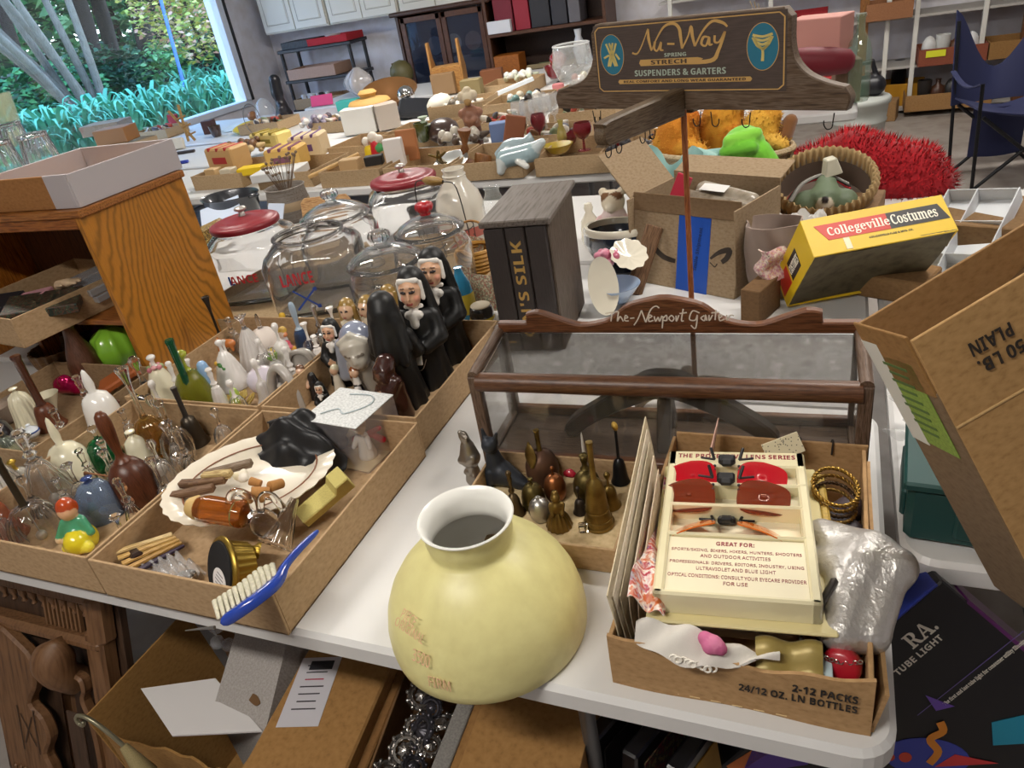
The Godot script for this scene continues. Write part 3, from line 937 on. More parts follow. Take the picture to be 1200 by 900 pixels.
# ---------- the cut-down carton with the lens display and its contents ----------
func lens_box() -> void:
	var kraft := card("b89468")
	var t := thing("bottle_carton", "cut-down brown bottle carton printed LN BOTTLES holding the lens display", "box", Vector3(-0.083, 0.7405, -0.874))
	part(t, "bottom", box(0.316, 0.005, 0.466, 0.001), kraft)
	part(t, "back_panel", box(0.31, 0.098, 0.006, 0.001), kraft, Vector3(0.004, 0, -0.232))
	part(t, "side_panel", box(0.006, 0.088, 0.466, 0.001), kraft, Vector3(-0.155, 0, 0))
	part(t, "side_panel", box(0.006, 0.092, 0.466, 0.001), kraft, Vector3(0.153, 0, 0))
	part(t, "outer_flap", sheet(2, 14, func(u, v): return Vector3(0.159 + u * 0.0 + 0.012 * (1.0 - u) * v * v, (1.0 - u) * (0.09 - 0.02 * v) , -0.2 + v * 0.43), 0.005), kraft)
	var front := part(t, "front_panel", sheet(28, 6, func(u, v): return Vector3(-0.158 + u * 0.316, v * (0.093 - 0.012 * sin(u * 3.0) - 0.003 * sin(u * 23.0)), 0.233 + 0.002 * sin(u * 9.0 + v * 2.0)), 0.005), kraft)
	var ink := mat("26211d", 0.7)
	words(front, "2-12 PACKS", 0.0125, 0.072, ink, Vector3(0.105, 0.062, 0.2385))
	words(front, "24/12 OZ. LN BOTTLES", 0.0125, 0.134, ink, Vector3(0.074, 0.045, 0.2385))
	for k in 11: part(front, "perforation", box(0.013, 0.0015, 0.001, 0.0003), mat("dcc08f", 0.8), Vector3(-0.128 + k * 0.0265, 0.004, 0.236))
	var wire := mat("3a332e", 0.5, 0.6)
	for x in [0.055, 0.105]: part(t, "wire_tie", tube(curve(v3([0, 0.08, 0.006, 0.001, 0.1, 0.002, 0, 0.103, -0.004, -0.002, 0.092, -0.005]), 4), 0.0018, 6), wire, Vector3(x, 0, -0.23))
	# the cream display tray: header, three pockets and a sunk text panel
	var p := thing("lens_display", "cream plastic display tray of coloured clip-on lenses with red lettering", "display", Vector3(-0.1035, 0.8375, -0.848), 6.5)
	var cream := mat("e6dcb4", 0.35, 0.0, "coat cream")
	var pale := mat("eae0c0", 0.35)
	part(p, "flange", box(0.232, 0.006, 0.335, 0.002), mat("e2d49c", 0.4), Vector3(0.004, 0, 0.004))
	var hx := 0.1025
	var rows := [[-0.157, -0.118], [-0.078, -0.071], [-0.028, -0.022], [0.036, 0.042], [0.148, 0.157]]
	var list := []
	for r in rows: list.append([box(2 * hx, 0.038, r[1] - r[0], 0.003), at(0, 0.004, (r[0] + r[1]) / 2)])
	for s in [-1, 1]: list.append([box(0.014, 0.038, 0.314, 0.003), at(s * (hx - 0.007), 0.004, 0)])
	part(p, "frame", join(list), cream)
	part(p, "pocket", box(0.178, 0.008, 0.042, 0.001), pale, Vector3(0, 0.005, -0.098))
	part(p, "pocket", box(0.178, 0.008, 0.046, 0.001), pale, Vector3(0, 0.005, -0.05))
	part(p, "pocket", box(0.178, 0.008, 0.062, 0.001), pale, Vector3(0, 0.005, 0.008))
	for q in [[-0.098, 0.04], [-0.05, 0.042]]: part(p, "pocket_step", box(0.04, 0.018, q[1], 0.003), pale, Vector3(0.075, 0.006, q[0]))
	part(p, "pocket_step", box(0.178, 0.014, 0.022, 0.004), pale, Vector3(0, 0.005, 0.024))
	var panel := part(p, "text_panel", box(0.182, 0.03, 0.108, 0.002), pale, Vector3(0, 0.006, 0.095))
	var red := mat("8c2430", 0.6)
	words(p, "THE PROTECTIVE LENS SERIES", 0.0105, 0.176, red, Vector3(0.001, 0.0422, -0.142), Vector3(-90, 0, 0))
	words(panel, "GREAT FOR:", 0.0075, 0.05, red, Vector3(0.0, 0.0302, -0.041), Vector3(-90, 0, 0))
	var lines := [["SPORTS/SKIING, BIKERS, HIKERS, HUNTERS, SHOOTERS", 0.168, -0.027], ["AND OUTDOOR ACTIVITIES", 0.09, -0.016], ["PROFESSIONALS: DRIVERS, EDITORS, INDUSTRY, USING", 0.17, -0.003], ["ULTRAVIOLET AND BLUE LIGHT", 0.1, 0.008], ["OPTICAL CONDITIONS: CONSULT YOUR EYECARE PROVIDER", 0.172, 0.022], ["FOR USE", 0.03, 0.033]]
	for l in lines: words(panel, l[0], 0.0058, l[1], red, Vector3(0, 0.0302, l[2]), Vector3(-90, 0, 0), "Droid Sans", false)
	# three pairs of clip-on lenses
	clip_lenses("pair of bright red clip-on lenses in the top pocket", "c20d22", p, Vector3(-0.012, 0.034, -0.094), Vector3(20, 0, 0), 1.5)
	clip_lenses("pair of brown clip-on lenses in the middle pocket", "7a2f16", p, Vector3(-0.013, 0.034, -0.046), Vector3(20, 0, 0), 1.55)
	clip_lenses("pair of orange clip-on lenses standing edge up in the lowest pocket", "e8761a", p, Vector3(-0.012, 0.03, 0.016), Vector3(-34, 0, 0), 1.5, 0.02)
	# printed cards and a poster down the left side
	var prints := ["d9cdb0", "efe6d2", "c9bfa6", "e6d9c4", "d8c6b0"]
	for k in 5:
		var c := solo("printed_card", "%s standing upright along the carton's left wall" % ["outermost cream card", "second cream card from the outside", "tan card in the middle of the row", "card with a red print on its face", "innermost short pink card"][k], "card", sheet(6, 8, func(u, v): return Vector3(0.003 * sin(u * 3.0 + k), u * (0.14 + 0.06 * v - 0.012 * k), -v * (0.33 - 0.03 * k)), 0.0016), card(prints[k]), Vector3(-0.228 + k * 0.0042, 0.748, -0.655 - 0.012 * k), Vector3(0, 2, 5 - k * 0.5), "cards along the carton's left wall")
		if k == 3: part(c, "print", sheet(5, 5, func(u, v): return Vector3(0.0022 + 0.003 * sin((0.3 + u * 0.6) * 3.0 + k), 0.055 + u * 0.06, -0.03 - v * 0.17), 0.0004), print_mat("card print", ["c2495c", "e7b7b0", "d8c98a", "b2384e"]))
	solo("pink_card", "short pink patterned card standing behind the tall cards", "card", box(0.002, 0.1, 0.1, 0.0005), card("e0b8ac"), Vector3(-0.172, 0.786, -1.04), Vector3(0, 0, -8))
	solo("yellow_packet", "yellow packet wedged behind the pink card", "packet", box(0.018, 0.06, 0.03, 0.003), mat("c9bc3c", 0.5), Vector3(-0.165, 0.77, -0.985), Vector3(0, 0, -6))
	solo("folded_poster", "folded poster of bright blue, red and orange print beside the lens display", "poster", sheet(12, 18, func(u, v): return Vector3(-0.022 + u * 0.045, 0.07 + 0.03 * sin(v * 5.0 + 1.0) - u * 0.028 + 0.008 * sin(u * 9.0 + v * 14.0), -v * 0.29), 0.0015), print_mat("poster print", ["2c3f8c", "e8dccf", "d1652a", "f2ece2", "b3203e", "7f93b8", "f0e7dc"], 3.5), Vector3(-0.194, 0.785, -0.665), Vector3(0, 2, 0))
	# lace hankie, gold wallet, silver pouch, red purse, bangles
	var h := thing("hankie", "white lace-edged handkerchief with a pink knot over the carton's front", "cloth", Vector3(-0.115, 0.832, -0.662))
	part(h, "cloth", sheet(26, 12, func(u, v): return Vector3(-0.09 + u * 0.175, 0.004 + 0.014 * sin(u * 5.0 + 0.4) * (1.0 - v) + 0.006 * sin(u * 19.0 + v * 4.0) * (1.0 - v * 0.3) - 0.014 * v * v * (0.5 + 0.5 * sin(u * PI)), 0.0 + v * 0.036 * (0.6 + 0.5 * sin(u * 4.0))), 0.003), mat("ece6dc", 0.9, 0.0, "cloth"))
	var lace := []
	for k in 9: lace.append([ring(0.0045, 0.0013, 8, 5), at(-0.038 + k * 0.006, -0.004 - k * 0.001 + 0.002 * sin(k * 1.9), 0.036 + 0.0025 * sin(k * 2.0), 75, 10, 0)])
	part(h, "lace_edge", join(lace), mat("f1ebdf", 0.9))
	part(h, "pink_knot", body([dot(-0.002, 0.016, 0.014, 0.009, "c96a92"), dot(0.01, 0.015, 0.018, 0.01, "d47c9e"), dot(0.018, 0.011, 0.022, 0.008, "b95a83"), dot(0.004, 0.012, 0.024, 0.008, "cf7098")], 0.003), mat("ffffff", 0.8, 0.0, "paint yarn"))
	solo("gold_cloth", "folded gold satin cloth under the display's front right corner", "cloth", sheet(14, 8, func(u, v): return Vector3(u * 0.075, 0.015 + 0.012 * sin(v * 5.0) + 0.004 * sin(u * 9.0), v * 0.045), 0.008), mat("b6a05a", 0.4, 0.2, "gold cloth"), Vector3(-0.06, 0.8, -0.688), Vector3(0, 6, 0))
	var silver := mat("cfcbc6", 0.36, 0.7, "silver")
	silver.normal_enabled = true
	silver.normal_texture = crinkle()
	silver.normal_scale = 0.7
	silver.uv1_triplanar = true
	silver.uv1_scale = Vector3.ONE * 7
	var pu := thing("silver_pouch", "crumpled silver metallic pouch with zip hanging over the carton's right edge", "pouch", Vector3(0.042, 0.845, -0.80))
	part(pu, "bag", body([bar(-0.03, 0.0, -0.07, 0.022, 0.03, 0.012, -0.02, 0.034, "ffffff"), bar(-0.032, -0.01, -0.02, 0.022, 0.02, 0.01, 0.0, 0.038, "ffffff"), bar(0.03, 0.012, -0.02, 0.034, 0.058, 0.02, 0.0, 0.026, "ffffff"), bar(0.01, 0.0, 0.02, 0.034, -0.004, -0.02, 0.085, 0.026, "ffffff"), bar(0.056, 0.02, 0.0, 0.02, 0.03, -0.02, 0.08, 0.022, "ffffff"), bar(0.0, -0.03, 0.08, 0.022, 0.03, -0.03, 0.075, 0.02, "ffffff")], 0.005, 0.012), silver)
	part(pu, "zip", tube(curve(v3([-0.014, 0.022, 0.04, -0.03, 0.0, 0.075, -0.026, -0.03, 0.1, -0.022, -0.06, 0.104]), 5), 0.005, 8, true, 0.5), mat("55504c", 0.35, 0.7))
	solo("zip_tape", "dark zip tape loop under the silver pouch", "zip", tube(curve(v3([0, 0.03, 0, 0.01, 0.01, 0.006, 0.004, -0.02, 0.01]), 5), 0.004, 8, true, 0.5), mat("3d3a38", 0.6), Vector3(-0.008, 0.79, -0.70))
	var rp := thing("coin_purse", "round red purse with a metal clasp chain in the carton's right corner", "purse", Vector3(0.04, 0.80, -0.685))
	part(rp, "pouch", lathe([0.0, -0.013, 0.018, -0.013, 0.023, -0.008, 0.0235, 0.0, 0.023, 0.008, 0.018, 0.013, 0.0, 0.013], 24), mat("b0182a", 0.4, 0.0, "coat red"), Vector3.ZERO, Vector3(68, -14, 0))
	part(rp, "chain", join(range(9).map(func(k): return [ring(0.0028, 0.0008, 8, 5), at(-0.022 + k * 0.0052, 0.02 - 0.006 * sin(k * 0.4), 0.008, 90 * (k % 2), 0, 20)])), mat("a9a29a", 0.3, 0.9))
	solo("red_strip", "red leather strip standing behind the round purse", "strap", box(0.012, 0.05, 0.03, 0.003), mat("8f1626", 0.4), Vector3(0.045, 0.79, -0.735), Vector3(0, 0, 12))
	solo("blue_card", "pale blue card showing under the gold cloth", "card", box(0.06, 0.003, 0.04, 0.001), mat("b9cdd2", 0.6), Vector3(0.0, 0.805, -0.668), Vector3(12, 5, 0))
	for k in 4:
		var b := solo("bangle", ["gold rope bangle leaning topmost against the carton's right wall", "second gold bangle under the topmost one", "third bangle, dark with gold rims", "lowest gold bangle lying flat in the corner"][k], "bracelet", twist_ring(0.033, 0.0035), mat(["b08d45", "9c7a3c", "5d4a3a", "a88648"][k], 0.3, 0.9), Vector3(0.028, 0.852 - k * 0.009, -0.972 + k * 0.004), Vector3(18, 10 * k, -14 + k * 3), "bangles in the carton's right corner")
		b.scale = Vector3.ONE * (1.0 - k * 0.03)
	solo("beaded_purse", "dark beaded cloth purse under the bangles", "purse", body([bar(-0.03, 0, -0.03, 0.022, 0.03, 0.0, 0.03, 0.022, "3a3036"), bar(0.03, 0, -0.03, 0.022, -0.02, 0.0, 0.04, 0.02, "4a3d40")], 0.006), mat("ffffff", 0.6, 0.0, "paint speck beads"), Vector3(0.022, 0.79, -0.97))
	solo("dotted_card", "cream card with black dots tucked behind the display's top edge", "card", box(0.06, 0.035, 0.002, 0.0005), dotted(), Vector3(-0.045, 0.835, -1.06), Vector3(-22, 8, 22))
	solo("wooden_button_piece", "small yellow wooden block beside the display's top right corner", "block", box(0.014, 0.02, 0.18, 0.004), mat("d9b75c", 0.5, 0.0, "grain"), Vector3(0.014, 0.82, -0.93), Vector3(0, 6.5, 0))
	solo("packing_fill", "white crumpled wrapping paper filling the carton under the display", "paper", body([bar(-0.08, 0, -0.14, 0.03, 0.08, 0, -0.14, 0.03, "cfc8bc"), bar(-0.06, -0.01, 0.12, 0.03, 0.06, -0.01, 0.11, 0.03, "cfc8bc"), bar(-0.08, 0, -0.1, 0.03, 0.06, 0, 0.1, 0.035, "c4bdb1")], 0.012), mat("ffffff", 0.9, 0.0, "paint wrap"), Vector3(-0.09, 0.79, -0.87))

func clip_lenses(label: String, color: String, p: Node3D, pos: Vector3, turn: Vector3, size: float, bend := 0.008) -> void:
	var o := thing("clip_on_lenses", label, "glasses", p.transform * pos)
	o.basis = p.basis * Basis.from_euler(turn * PI / 180.0)
	o.scale = Vector3.ONE * size
	var tint := pane(color, 0.8, 0.02)
	var lens := []
	for s in [-1, 1]:
		part(o, "lens", lens_shape(s, bend), tint)
		part(o, "arm", join([[tube([Vector3(s * 0.012, 0.006, -0.02), Vector3(s * 0.026, 0.006, -0.022)], 0.0013, 6)], [tube([Vector3(s * 0.0125, 0.006, -0.02), Vector3(s * 0.016, 0.012, -0.03)], 0.0016, 6, true)], [ball(0.0016), at(s * 0.012, 0.006, -0.012)], [ball(0.0016), at(s * 0.012, 0.006, -0.007)]]), mat("1d1c1e", 0.35))
	part(o, "clip", join([[box(0.017, 0.008, 0.01, 0.002), at(0, 0.002, -0.02)], [box(0.012, 0.006, 0.008, 0.002), at(0, 0.005, -0.016, 20)]]), mat("1d1c1e", 0.35))

# one tinted lens, curved like a shallow bowl, in the xz plane
func lens_shape(s: int, bend := 0.008) -> ArrayMesh:
	var f := func(u: float, v: float) -> Vector3:
		var a := u * TAU
		var c := cos(a)
		var d := sin(a)
		var r := 1.0 / pow(pow(absf(c), 3.2) + pow(absf(d), 3.2), 1.0 / 3.2)
		var x := 0.034 + c * r * 0.024 * v - 0.002 * d * v
		var z := d * r * 0.0185 * v
		if c > 0 and d < 0: z *= 1.0 - 0.28 * c * absf(d)
		return Vector3(s * x, 0.007 - pow((x - 0.0) / 0.06, 2.0) * bend, z)
	return sheet(40, 5, f, 0.0012)

func twist_ring(r: float, thick: float) -> ArrayMesh:
	var list := []
	for s in 2:
		var pts := []
		for k in 97:
			var a := TAU * k / 96.0
			var b := a * 16.0 + s * PI
			pts.append(Vector3(cos(a) * (r + cos(b) * thick * 0.5), sin(b) * thick * 0.5, sin(a) * (r + cos(b) * thick * 0.5)))
		list.append([tube(pts, thick * 0.55, 5)])
	return join(list)

func crinkle() -> NoiseTexture2D:
	if noises.has("crinkle"): return noises["crinkle"]
	var n := FastNoiseLite.new()
	n.seed = 5
	n.noise_type = FastNoiseLite.TYPE_SIMPLEX_SMOOTH
	n.frequency = 0.02
	n.fractal_type = FastNoiseLite.FRACTAL_RIDGED
	var t := NoiseTexture2D.new()
	t.width = 384
	t.height = 384
	t.seamless = true
	t.as_normal_map = true
	t.bump_strength = 5.0
	t.noise = n
	noises["crinkle"] = t
	return t

# sharp patches of printed colour
func print_mat(key: String, colors: Array, size := 9.0) -> StandardMaterial3D:
	if mats.has(key): return mats[key]
	var m := StandardMaterial3D.new()
	m.roughness = 0.45
	var steps := []
	for c in colors: steps.append_array([c, c, c])
	m.albedo_texture = noise(key, 0.02, steps, 4)
	m.uv1_triplanar = true
	m.uv1_scale = Vector3.ONE * size
	mats[key] = m
	return m

func dotted() -> StandardMaterial3D:
	if mats.has("dotted"): return mats["dotted"]
	var im := Image.create(128, 128, false, Image.FORMAT_RGB8)
	im.fill(Color("e0d6b8"))
	for i in 90:
		var x := rng.randi_range(2, 124)
		var y := rng.randi_range(2, 124)
		im.fill_rect(Rect2i(x, y, 3, 3), Color("33302a"))
	var m := StandardMaterial3D.new()
	m.albedo_texture = ImageTexture.create_from_image(im)
	m.uv1_triplanar = true
	m.uv1_scale = Vector3.ONE * 16
	mats["dotted"] = m
	return m

# ---------- bells ----------
# cup outline of mouth radius r and height h, outside then inside
func cup_outline(kind: String, r: float, h: float) -> Array:
	var o: Array
	match kind:
		"flare": o = [1.0, 0.0, 1.0, 0.03, 0.9, 0.1, 0.78, 0.25, 0.7, 0.5, 0.64, 0.72, 0.5, 0.9, 0.2, 1.0]
		"skirt": o = [1.0, 0.0, 1.0, 0.04, 0.93, 0.15, 0.78, 0.4, 0.6, 0.65, 0.42, 0.85, 0.2, 1.0]
		"dome": o = [1.0, 0.0, 1.02, 0.05, 1.0, 0.25, 0.95, 0.5, 0.82, 0.74, 0.55, 0.92, 0.2, 1.0]
		"round": o = [0.7, 0.0, 0.85, 0.08, 1.0, 0.35, 0.98, 0.55, 0.8, 0.8, 0.5, 0.94, 0.2, 1.0]
		"tall": o = [1.0, 0.0, 0.98, 0.06, 0.8, 0.2, 0.66, 0.45, 0.58, 0.7, 0.5, 0.88, 0.22, 1.0]
	var p := []
	for i in range(0, o.size(), 2): p.append_array([o[i] * r, o[i + 1] * h])
	for i in range(o.size() - 2, -1, -2): p.append_array([maxf(o[i] * r - 0.003, 0.001), minf(o[i + 1], 0.94) * h])
	return p

func handle_outline(kind: String, r: float, l: float) -> Array:
	var o: Array
	match kind:
		"rod": o = [1.0, 0.0, 0.8, 0.05, 0.75, 0.5, 0.85, 0.9, 1.0, 0.96, 0.9, 1.0, 0.0, 1.0]
		"turned": o = [1.3, 0.0, 0.8, 0.06, 0.55, 0.14, 0.7, 0.3, 1.0, 0.62, 1.05, 0.78, 0.85, 0.92, 0.45, 0.99, 0.0, 1.0]
		"baluster": o = [1.2, 0.0, 0.5, 0.08, 1.0, 0.2, 0.5, 0.32, 0.55, 0.5, 0.8, 0.7, 0.6, 0.78, 1.0, 0.88, 0.7, 0.97, 0.0, 1.0]
		"knob": o = [0.8, 0.0, 0.45, 0.15, 0.4, 0.5, 1.0, 0.72, 1.0, 0.85, 0.6, 0.97, 0.0, 1.0]
		"spike": o = [1.0, 0.0, 0.7, 0.1, 0.9, 0.35, 0.75, 0.6, 0.4, 0.9, 0.0, 1.0]
		"fan": o = [0.7, 0.0, 0.4, 0.1, 0.42, 0.6, 0.7, 0.8, 1.2, 0.97, 1.1, 1.0, 0.0, 0.96]
	var p := []
	for i in range(0, o.size(), 2): p.append_array([o[i] * r, o[i + 1] * l])
	return p

func bell(label: String, pos: Vector3, total: float, r: float, share: float, cup: String, cup_mat: Material, grip: String, gr: float, grip_mat: Material, ribs := 0, amp := 0.03, lean := Vector3.ZERO) -> Node3D:
	var t := thing("hand_bell", label, "bell", pos, 0.0)
	t.rotation_degrees = lean
	var h := total * share
	part(t, "cup", lathe(cup_outline(cup, r, h), 28, ribs, amp), cup_mat)
	part(t, "handle", lathe(handle_outline(grip, gr, total - h + 0.002), 16, 6 if grip_mat.refraction_enabled else 0, 0.08), grip_mat, Vector3(0, h - 0.002, 0))
	part(t, "clapper", join([[ball(r * 0.2, -1, -1, 8), at(0, h * 0.12, 0)], [tube([Vector3(0, h * 0.15, 0), Vector3(0, h * 0.9, 0)], 0.001, 5)]]), mat("b9b4aa", 0.3, 0.8))
	return t

# more bells packed into the gaps of a flat
func fill_bells(label: String, area: Rect2, n: int, taken: Array, looks: Array) -> void:
	var made := 0
	for tries in 900:
		var q := Vector3(rng.randf_range(area.position.x, area.end.x), 0.747, rng.randf_range(area.position.y, area.end.y))
		if taken.any(func(o): return Vector2(o.x - q.x, o.z - q.z).length() < 0.05): continue
		taken.append(q)
		var b := bell(label, q, 0.095 + 0.04 * rng.randf(), 0.024, 0.5 + 0.1 * (made % 2), ["skirt", "flare", "dome"][made % 3], looks[made % looks.size()], ["baluster", "fan", "knob"][(made / 2) % 3], 0.009, looks[0], 10)
		b.set_meta("group", label.replace("bell wedged", "bells"))
		made += 1
		if made == n: return

func bell_boxes() -> void:
	flat_box("cardboard_flat", "cardboard flat at the table's left front crowded with crystal and china bells", Vector3(-1.368, 0.7405, -0.845), 0, 0.40, 0.488, 0.088, "b99c78", "flats on the front table")
	var cw := crystal("ffffff", 0.0)
	var cs := crystal("fffdfa", 0.04)
	var amber := crystal("c4963c", 0.12)
	var green := crystal("0f7a3c", 0.3)
	var china := mat("efece6", 0.22, 0.0, "coat china")
	var cream := mat("e9e2c4", 0.25, 0.0, "coat cream")
	var brown := wood("6e3d23", "y", 0.35)
	# [label, base, height, radius, cup share, cup kind, cup material, handle kind, handle radius, handle material, ribs]
	var rows := [
		["dark brown wooden bell with tall turned handle by the tray wall", Vector3(-1.328, 0.745, -0.845), 0.217, 0.036, 0.42, "dome", wood("5f3420", "y", 0.35), "turned", 0.013, wood("6d3c22", "y", 0.35), 0],
		["cream china bell with pink flower and leaning white handle", Vector3(-1.562, 0.745, -0.88), 0.163, 0.037, 0.52, "dome", cream, "spike", 0.010, cream, 0],
		["white china bell with flowers and a pointed ear-like handle", Vector3(-1.636, 0.745, -1.052), 0.183, 0.046, 0.60, "flare", china, "spike", 0.012, china, 0],
		["cut crystal bell with a dark metal rod handle", Vector3(-1.442, 0.745, -0.692), 0.201, 0.04, 0.40, "dome", cw, "rod", 0.008, mat("4c4436", 0.35, 0.8), 12],
		["large cut crystal bell in the middle of the left tray", Vector3(-1.525, 0.745, -0.793), 0.191, 0.043, 0.55, "skirt", cs, "baluster", 0.013, cw, 14],
		["cut crystal bell at the photo's left edge beside the terracotta one", Vector3(-1.669, 0.745, -0.783), 0.152, 0.042, 0.6, "skirt", cs, "baluster", 0.012, cw, 12],
		["reddish brown glazed bell in the tray's nearest left corner", Vector3(-1.534, 0.745, -0.674), 0.148, 0.037, 0.62, "flare", mat("8a4527", 0.25, 0.0, "coat tc"), "turned", 0.012, wood("7d4326", "y", 0.4), 0],
		["green glass bell behind the brown wooden bell", Vector3(-1.519, 0.745, -0.936), 0.108, 0.03, 0.62, "dome", green, "knob", 0.009, cw, 10],
		["clear crystal bell with a knobbed stem beside the cream one", Vector3(-1.751, 0.745, -1.01), 0.09, 0.024, 0.35, "skirt", cw, "baluster", 0.010, cw, 10],
		["ribbed amber crystal bell near the far tray wall", Vector3(-1.407, 0.745, -0.987), 0.235, 0.031, 0.42, "round", amber, "fan", 0.011, cw, 12],
		["ribbed clear crystal bell beside the amber one", Vector3(-1.333, 0.745, -0.981), 0.161, 0.028, 0.5, "round", cw, "baluster", 0.010, cw, 12],
		["small clear bell with ball knob behind the yellow bird", Vector3(-1.617, 0.745, -1.176), 0.154, 0.026, 0.45, "flare", cw, "knob", 0.012, cw, 8],
		["frosted bell with a slender stem behind the white china bell", Vector3(-1.707, 0.745, -1.075), 0.152, 0.026, 0.5, "tall", pane("eef2f0", 0.35, 0.2), "baluster", 0.009, cw, 0],
		["cobalt and clear glass bell beside the twig doll", Vector3(-1.365, 0.745, -0.782), 0.098, 0.033, 0.8, "dome", crystal("a8bcd8", 0.2), "knob", 0.01, crystal("4a64b0", 0.3), 0],
		["tall brown lacquer bell with a long straight handle by the cabinet", Vector3(-1.862, 0.745, -1.055), 0.21, 0.03, 0.3, "flare", brown, "rod", 0.012, mat("4a271a", 0.15, 0.0, "coat br"), 0],
		["cream ribbed china bell under the tall brown lacquer handle", Vector3(-1.925, 0.745, -1.046), 0.119, 0.034, 0.8, "flare", cream, "knob", 0.01, cream, 16],
		["pale cut glass bell with a stopper-like top at the left", Vector3(-1.72, 0.745, -0.905), 0.087, 0.026, 0.6, "round", cw, "knob", 0.012, cw, 10],
		["clear pressed glass bell behind the black rod handle", Vector3(-1.812, 0.745, -0.909), 0.105, 0.03, 0.6, "skirt", crystal("dceae0", 0.05), "knob", 0.011, cw, 9],
		["black and white china bell with a dark knob at the left edge", Vector3(-1.938, 0.745, -0.965), 0.109, 0.028, 0.6, "dome", mat("2c2a2c", 0.25, 0.0, "coat blk"), "knob", 0.011, china, 0],
		["yellowed cream bell half hidden behind the brown wooden bell", Vector3(-1.411, 0.745, -0.943), 0.101, 0.032, 0.75, "tall", cream, "knob", 0.01, cream, 0],
		["clear crystal bell with six-sided handle in front of the cream bell", Vector3(-1.44, 0.745, -0.802), 0.107, 0.026, 0.5, "skirt", cs, "fan", 0.009, cw, 10],
		["gold-rimmed clear bell standing in the middle of the left tray", Vector3(-1.677, 0.745, -0.829), 0.073, 0.028, 0.6, "flare", pane("f2efe2", 0.25), "knob", 0.009, mat("b7963f", 0.3, 0.8), 0],
		["small brown wooden bell lying near the yellow bird", Vector3(-1.621, 0.745, -1.086), 0.077, 0.022, 0.6, "dome", brown, "knob", 0.008, brown, 0],
		["dark metal bell between the crystal ones by the divider wall", Vector3(-1.352, 0.745, -1.047), 0.153, 0.024, 0.45, "flare", mat("4e463c", 0.35, 0.8), "rod", 0.007, mat("2f2a27", 0.4), 0]]
	for r in rows:
		var b := bell(r[0], r[1] + Vector3(0, 0.002, 0), r[2], r[3] * 1.28, r[4] * 1.1, r[5], r[6], r[7], r[8] * 1.1, r[9], r[10])
		if "pink flower" in r[0] or "with flowers" in r[0]:
			part(b, "painted_flower", body([dot(0.0, 0.0, 0.002, 0.006, "d4708a"), dot(0.008, 0.004, 0.0, 0.005, "e08aa0"), dot(-0.008, -0.002, 0.0, 0.005, "7f9a6c"), dot(0.003, -0.008, 0.0, 0.005, "b45f78")], 0.0025), mat("ffffff", 0.3, 0.0, "paint flower"), Vector3(r[3] * 0.5, r[2] * r[4] * 0.5, r[3] * 0.72))
	var taken := rows.map(func(r): return r[1]) + [Vector3(-1.328, 0.75, -0.698), Vector3(-1.273, 0.75, -0.675), Vector3(-1.311, 0.75, -0.667), Vector3(-1.312, 0.76, -0.812), Vector3(-1.348, 0.748, -0.923)]
	fill_bells("clear pressed-glass bell wedged among the others in the left front flat", Rect2(-1.54, -1.06, 0.35, 0.43), 16, taken, [cw, cs])
	# other small pieces in the left tray
	var gl := mat("ffffff", 0.22, 0.0, "paint coat glaze")
	solo("figurine", "seated figurine with red hair, green shirt and yellow skirt", "figurine", body([bar(0, 0.012, 0.0, 0.030, 0.0, 0.02, 0.02, 0.024, "e0cf2a"), bar(0, 0.03, 0, 0.024, 0, 0.055, -0.004, 0.016, "4a9a72"), bar(-0.016, 0.056, 0, 0.009, -0.034, 0.03, 0.008, 0.007, "4a9a72"), bar(0.016, 0.056, 0, 0.009, 0.03, 0.03, 0.012, 0.007, "4a9a72"), dot(0, 0.08, 0, 0.017, "e3b48c"), bar(0, 0.09, -0.004, 0.018, 0.002, 0.084, -0.008, 0.017, "b4451c"), dot(-0.034, 0.026, 0.012, 0.007, "e3c39c"), bar(-0.02, 0.01, 0.02, 0.012, 0.02, 0.01, 0.03, 0.012, "efe24a")], 0.003), gl, Vector3(-1.328, 0.75, -0.698), Vector3(0, 30, 0))
	solo("figurine", "tiny brown twig doll beside the cobalt glass bell", "figurine", body([bar(0, 0.0, 0, 0.005, 0.002, 0.03, 0, 0.006, "8a5a36"), dot(0.002, 0.042, 0, 0.008, "b98a5c"), bar(0, 0.03, 0, 0.004, -0.022, 0.034, 0.004, 0.003, "8a5a36"), bar(0, 0.028, 0, 0.004, 0.014, 0.012, 0.006, 0.004, "7a4c2c"), bar(0.002, 0.048, 0, 0.006, 0.004, 0.052, 0, 0.004, "6d4426")], 0.0022), mat("ffffff", 0.6, 0.0, "paint twig"), Vector3(-1.312, 0.76, -0.812))
	solo("twig", "thin red-tipped twig lying across the bells", "twig", tube(curve(v3([-0.03, 0, 0, 0.0, 0.004, 0.003, 0.05, 0.002, 0.002]), 4), [0.005, 0.004, 0.0025, 0.002, 0.002, 0.002, 0.002, 0.002, 0.002], 6, true), mat("8c5a34", 0.7), Vector3(-1.429, 0.8, -0.84))
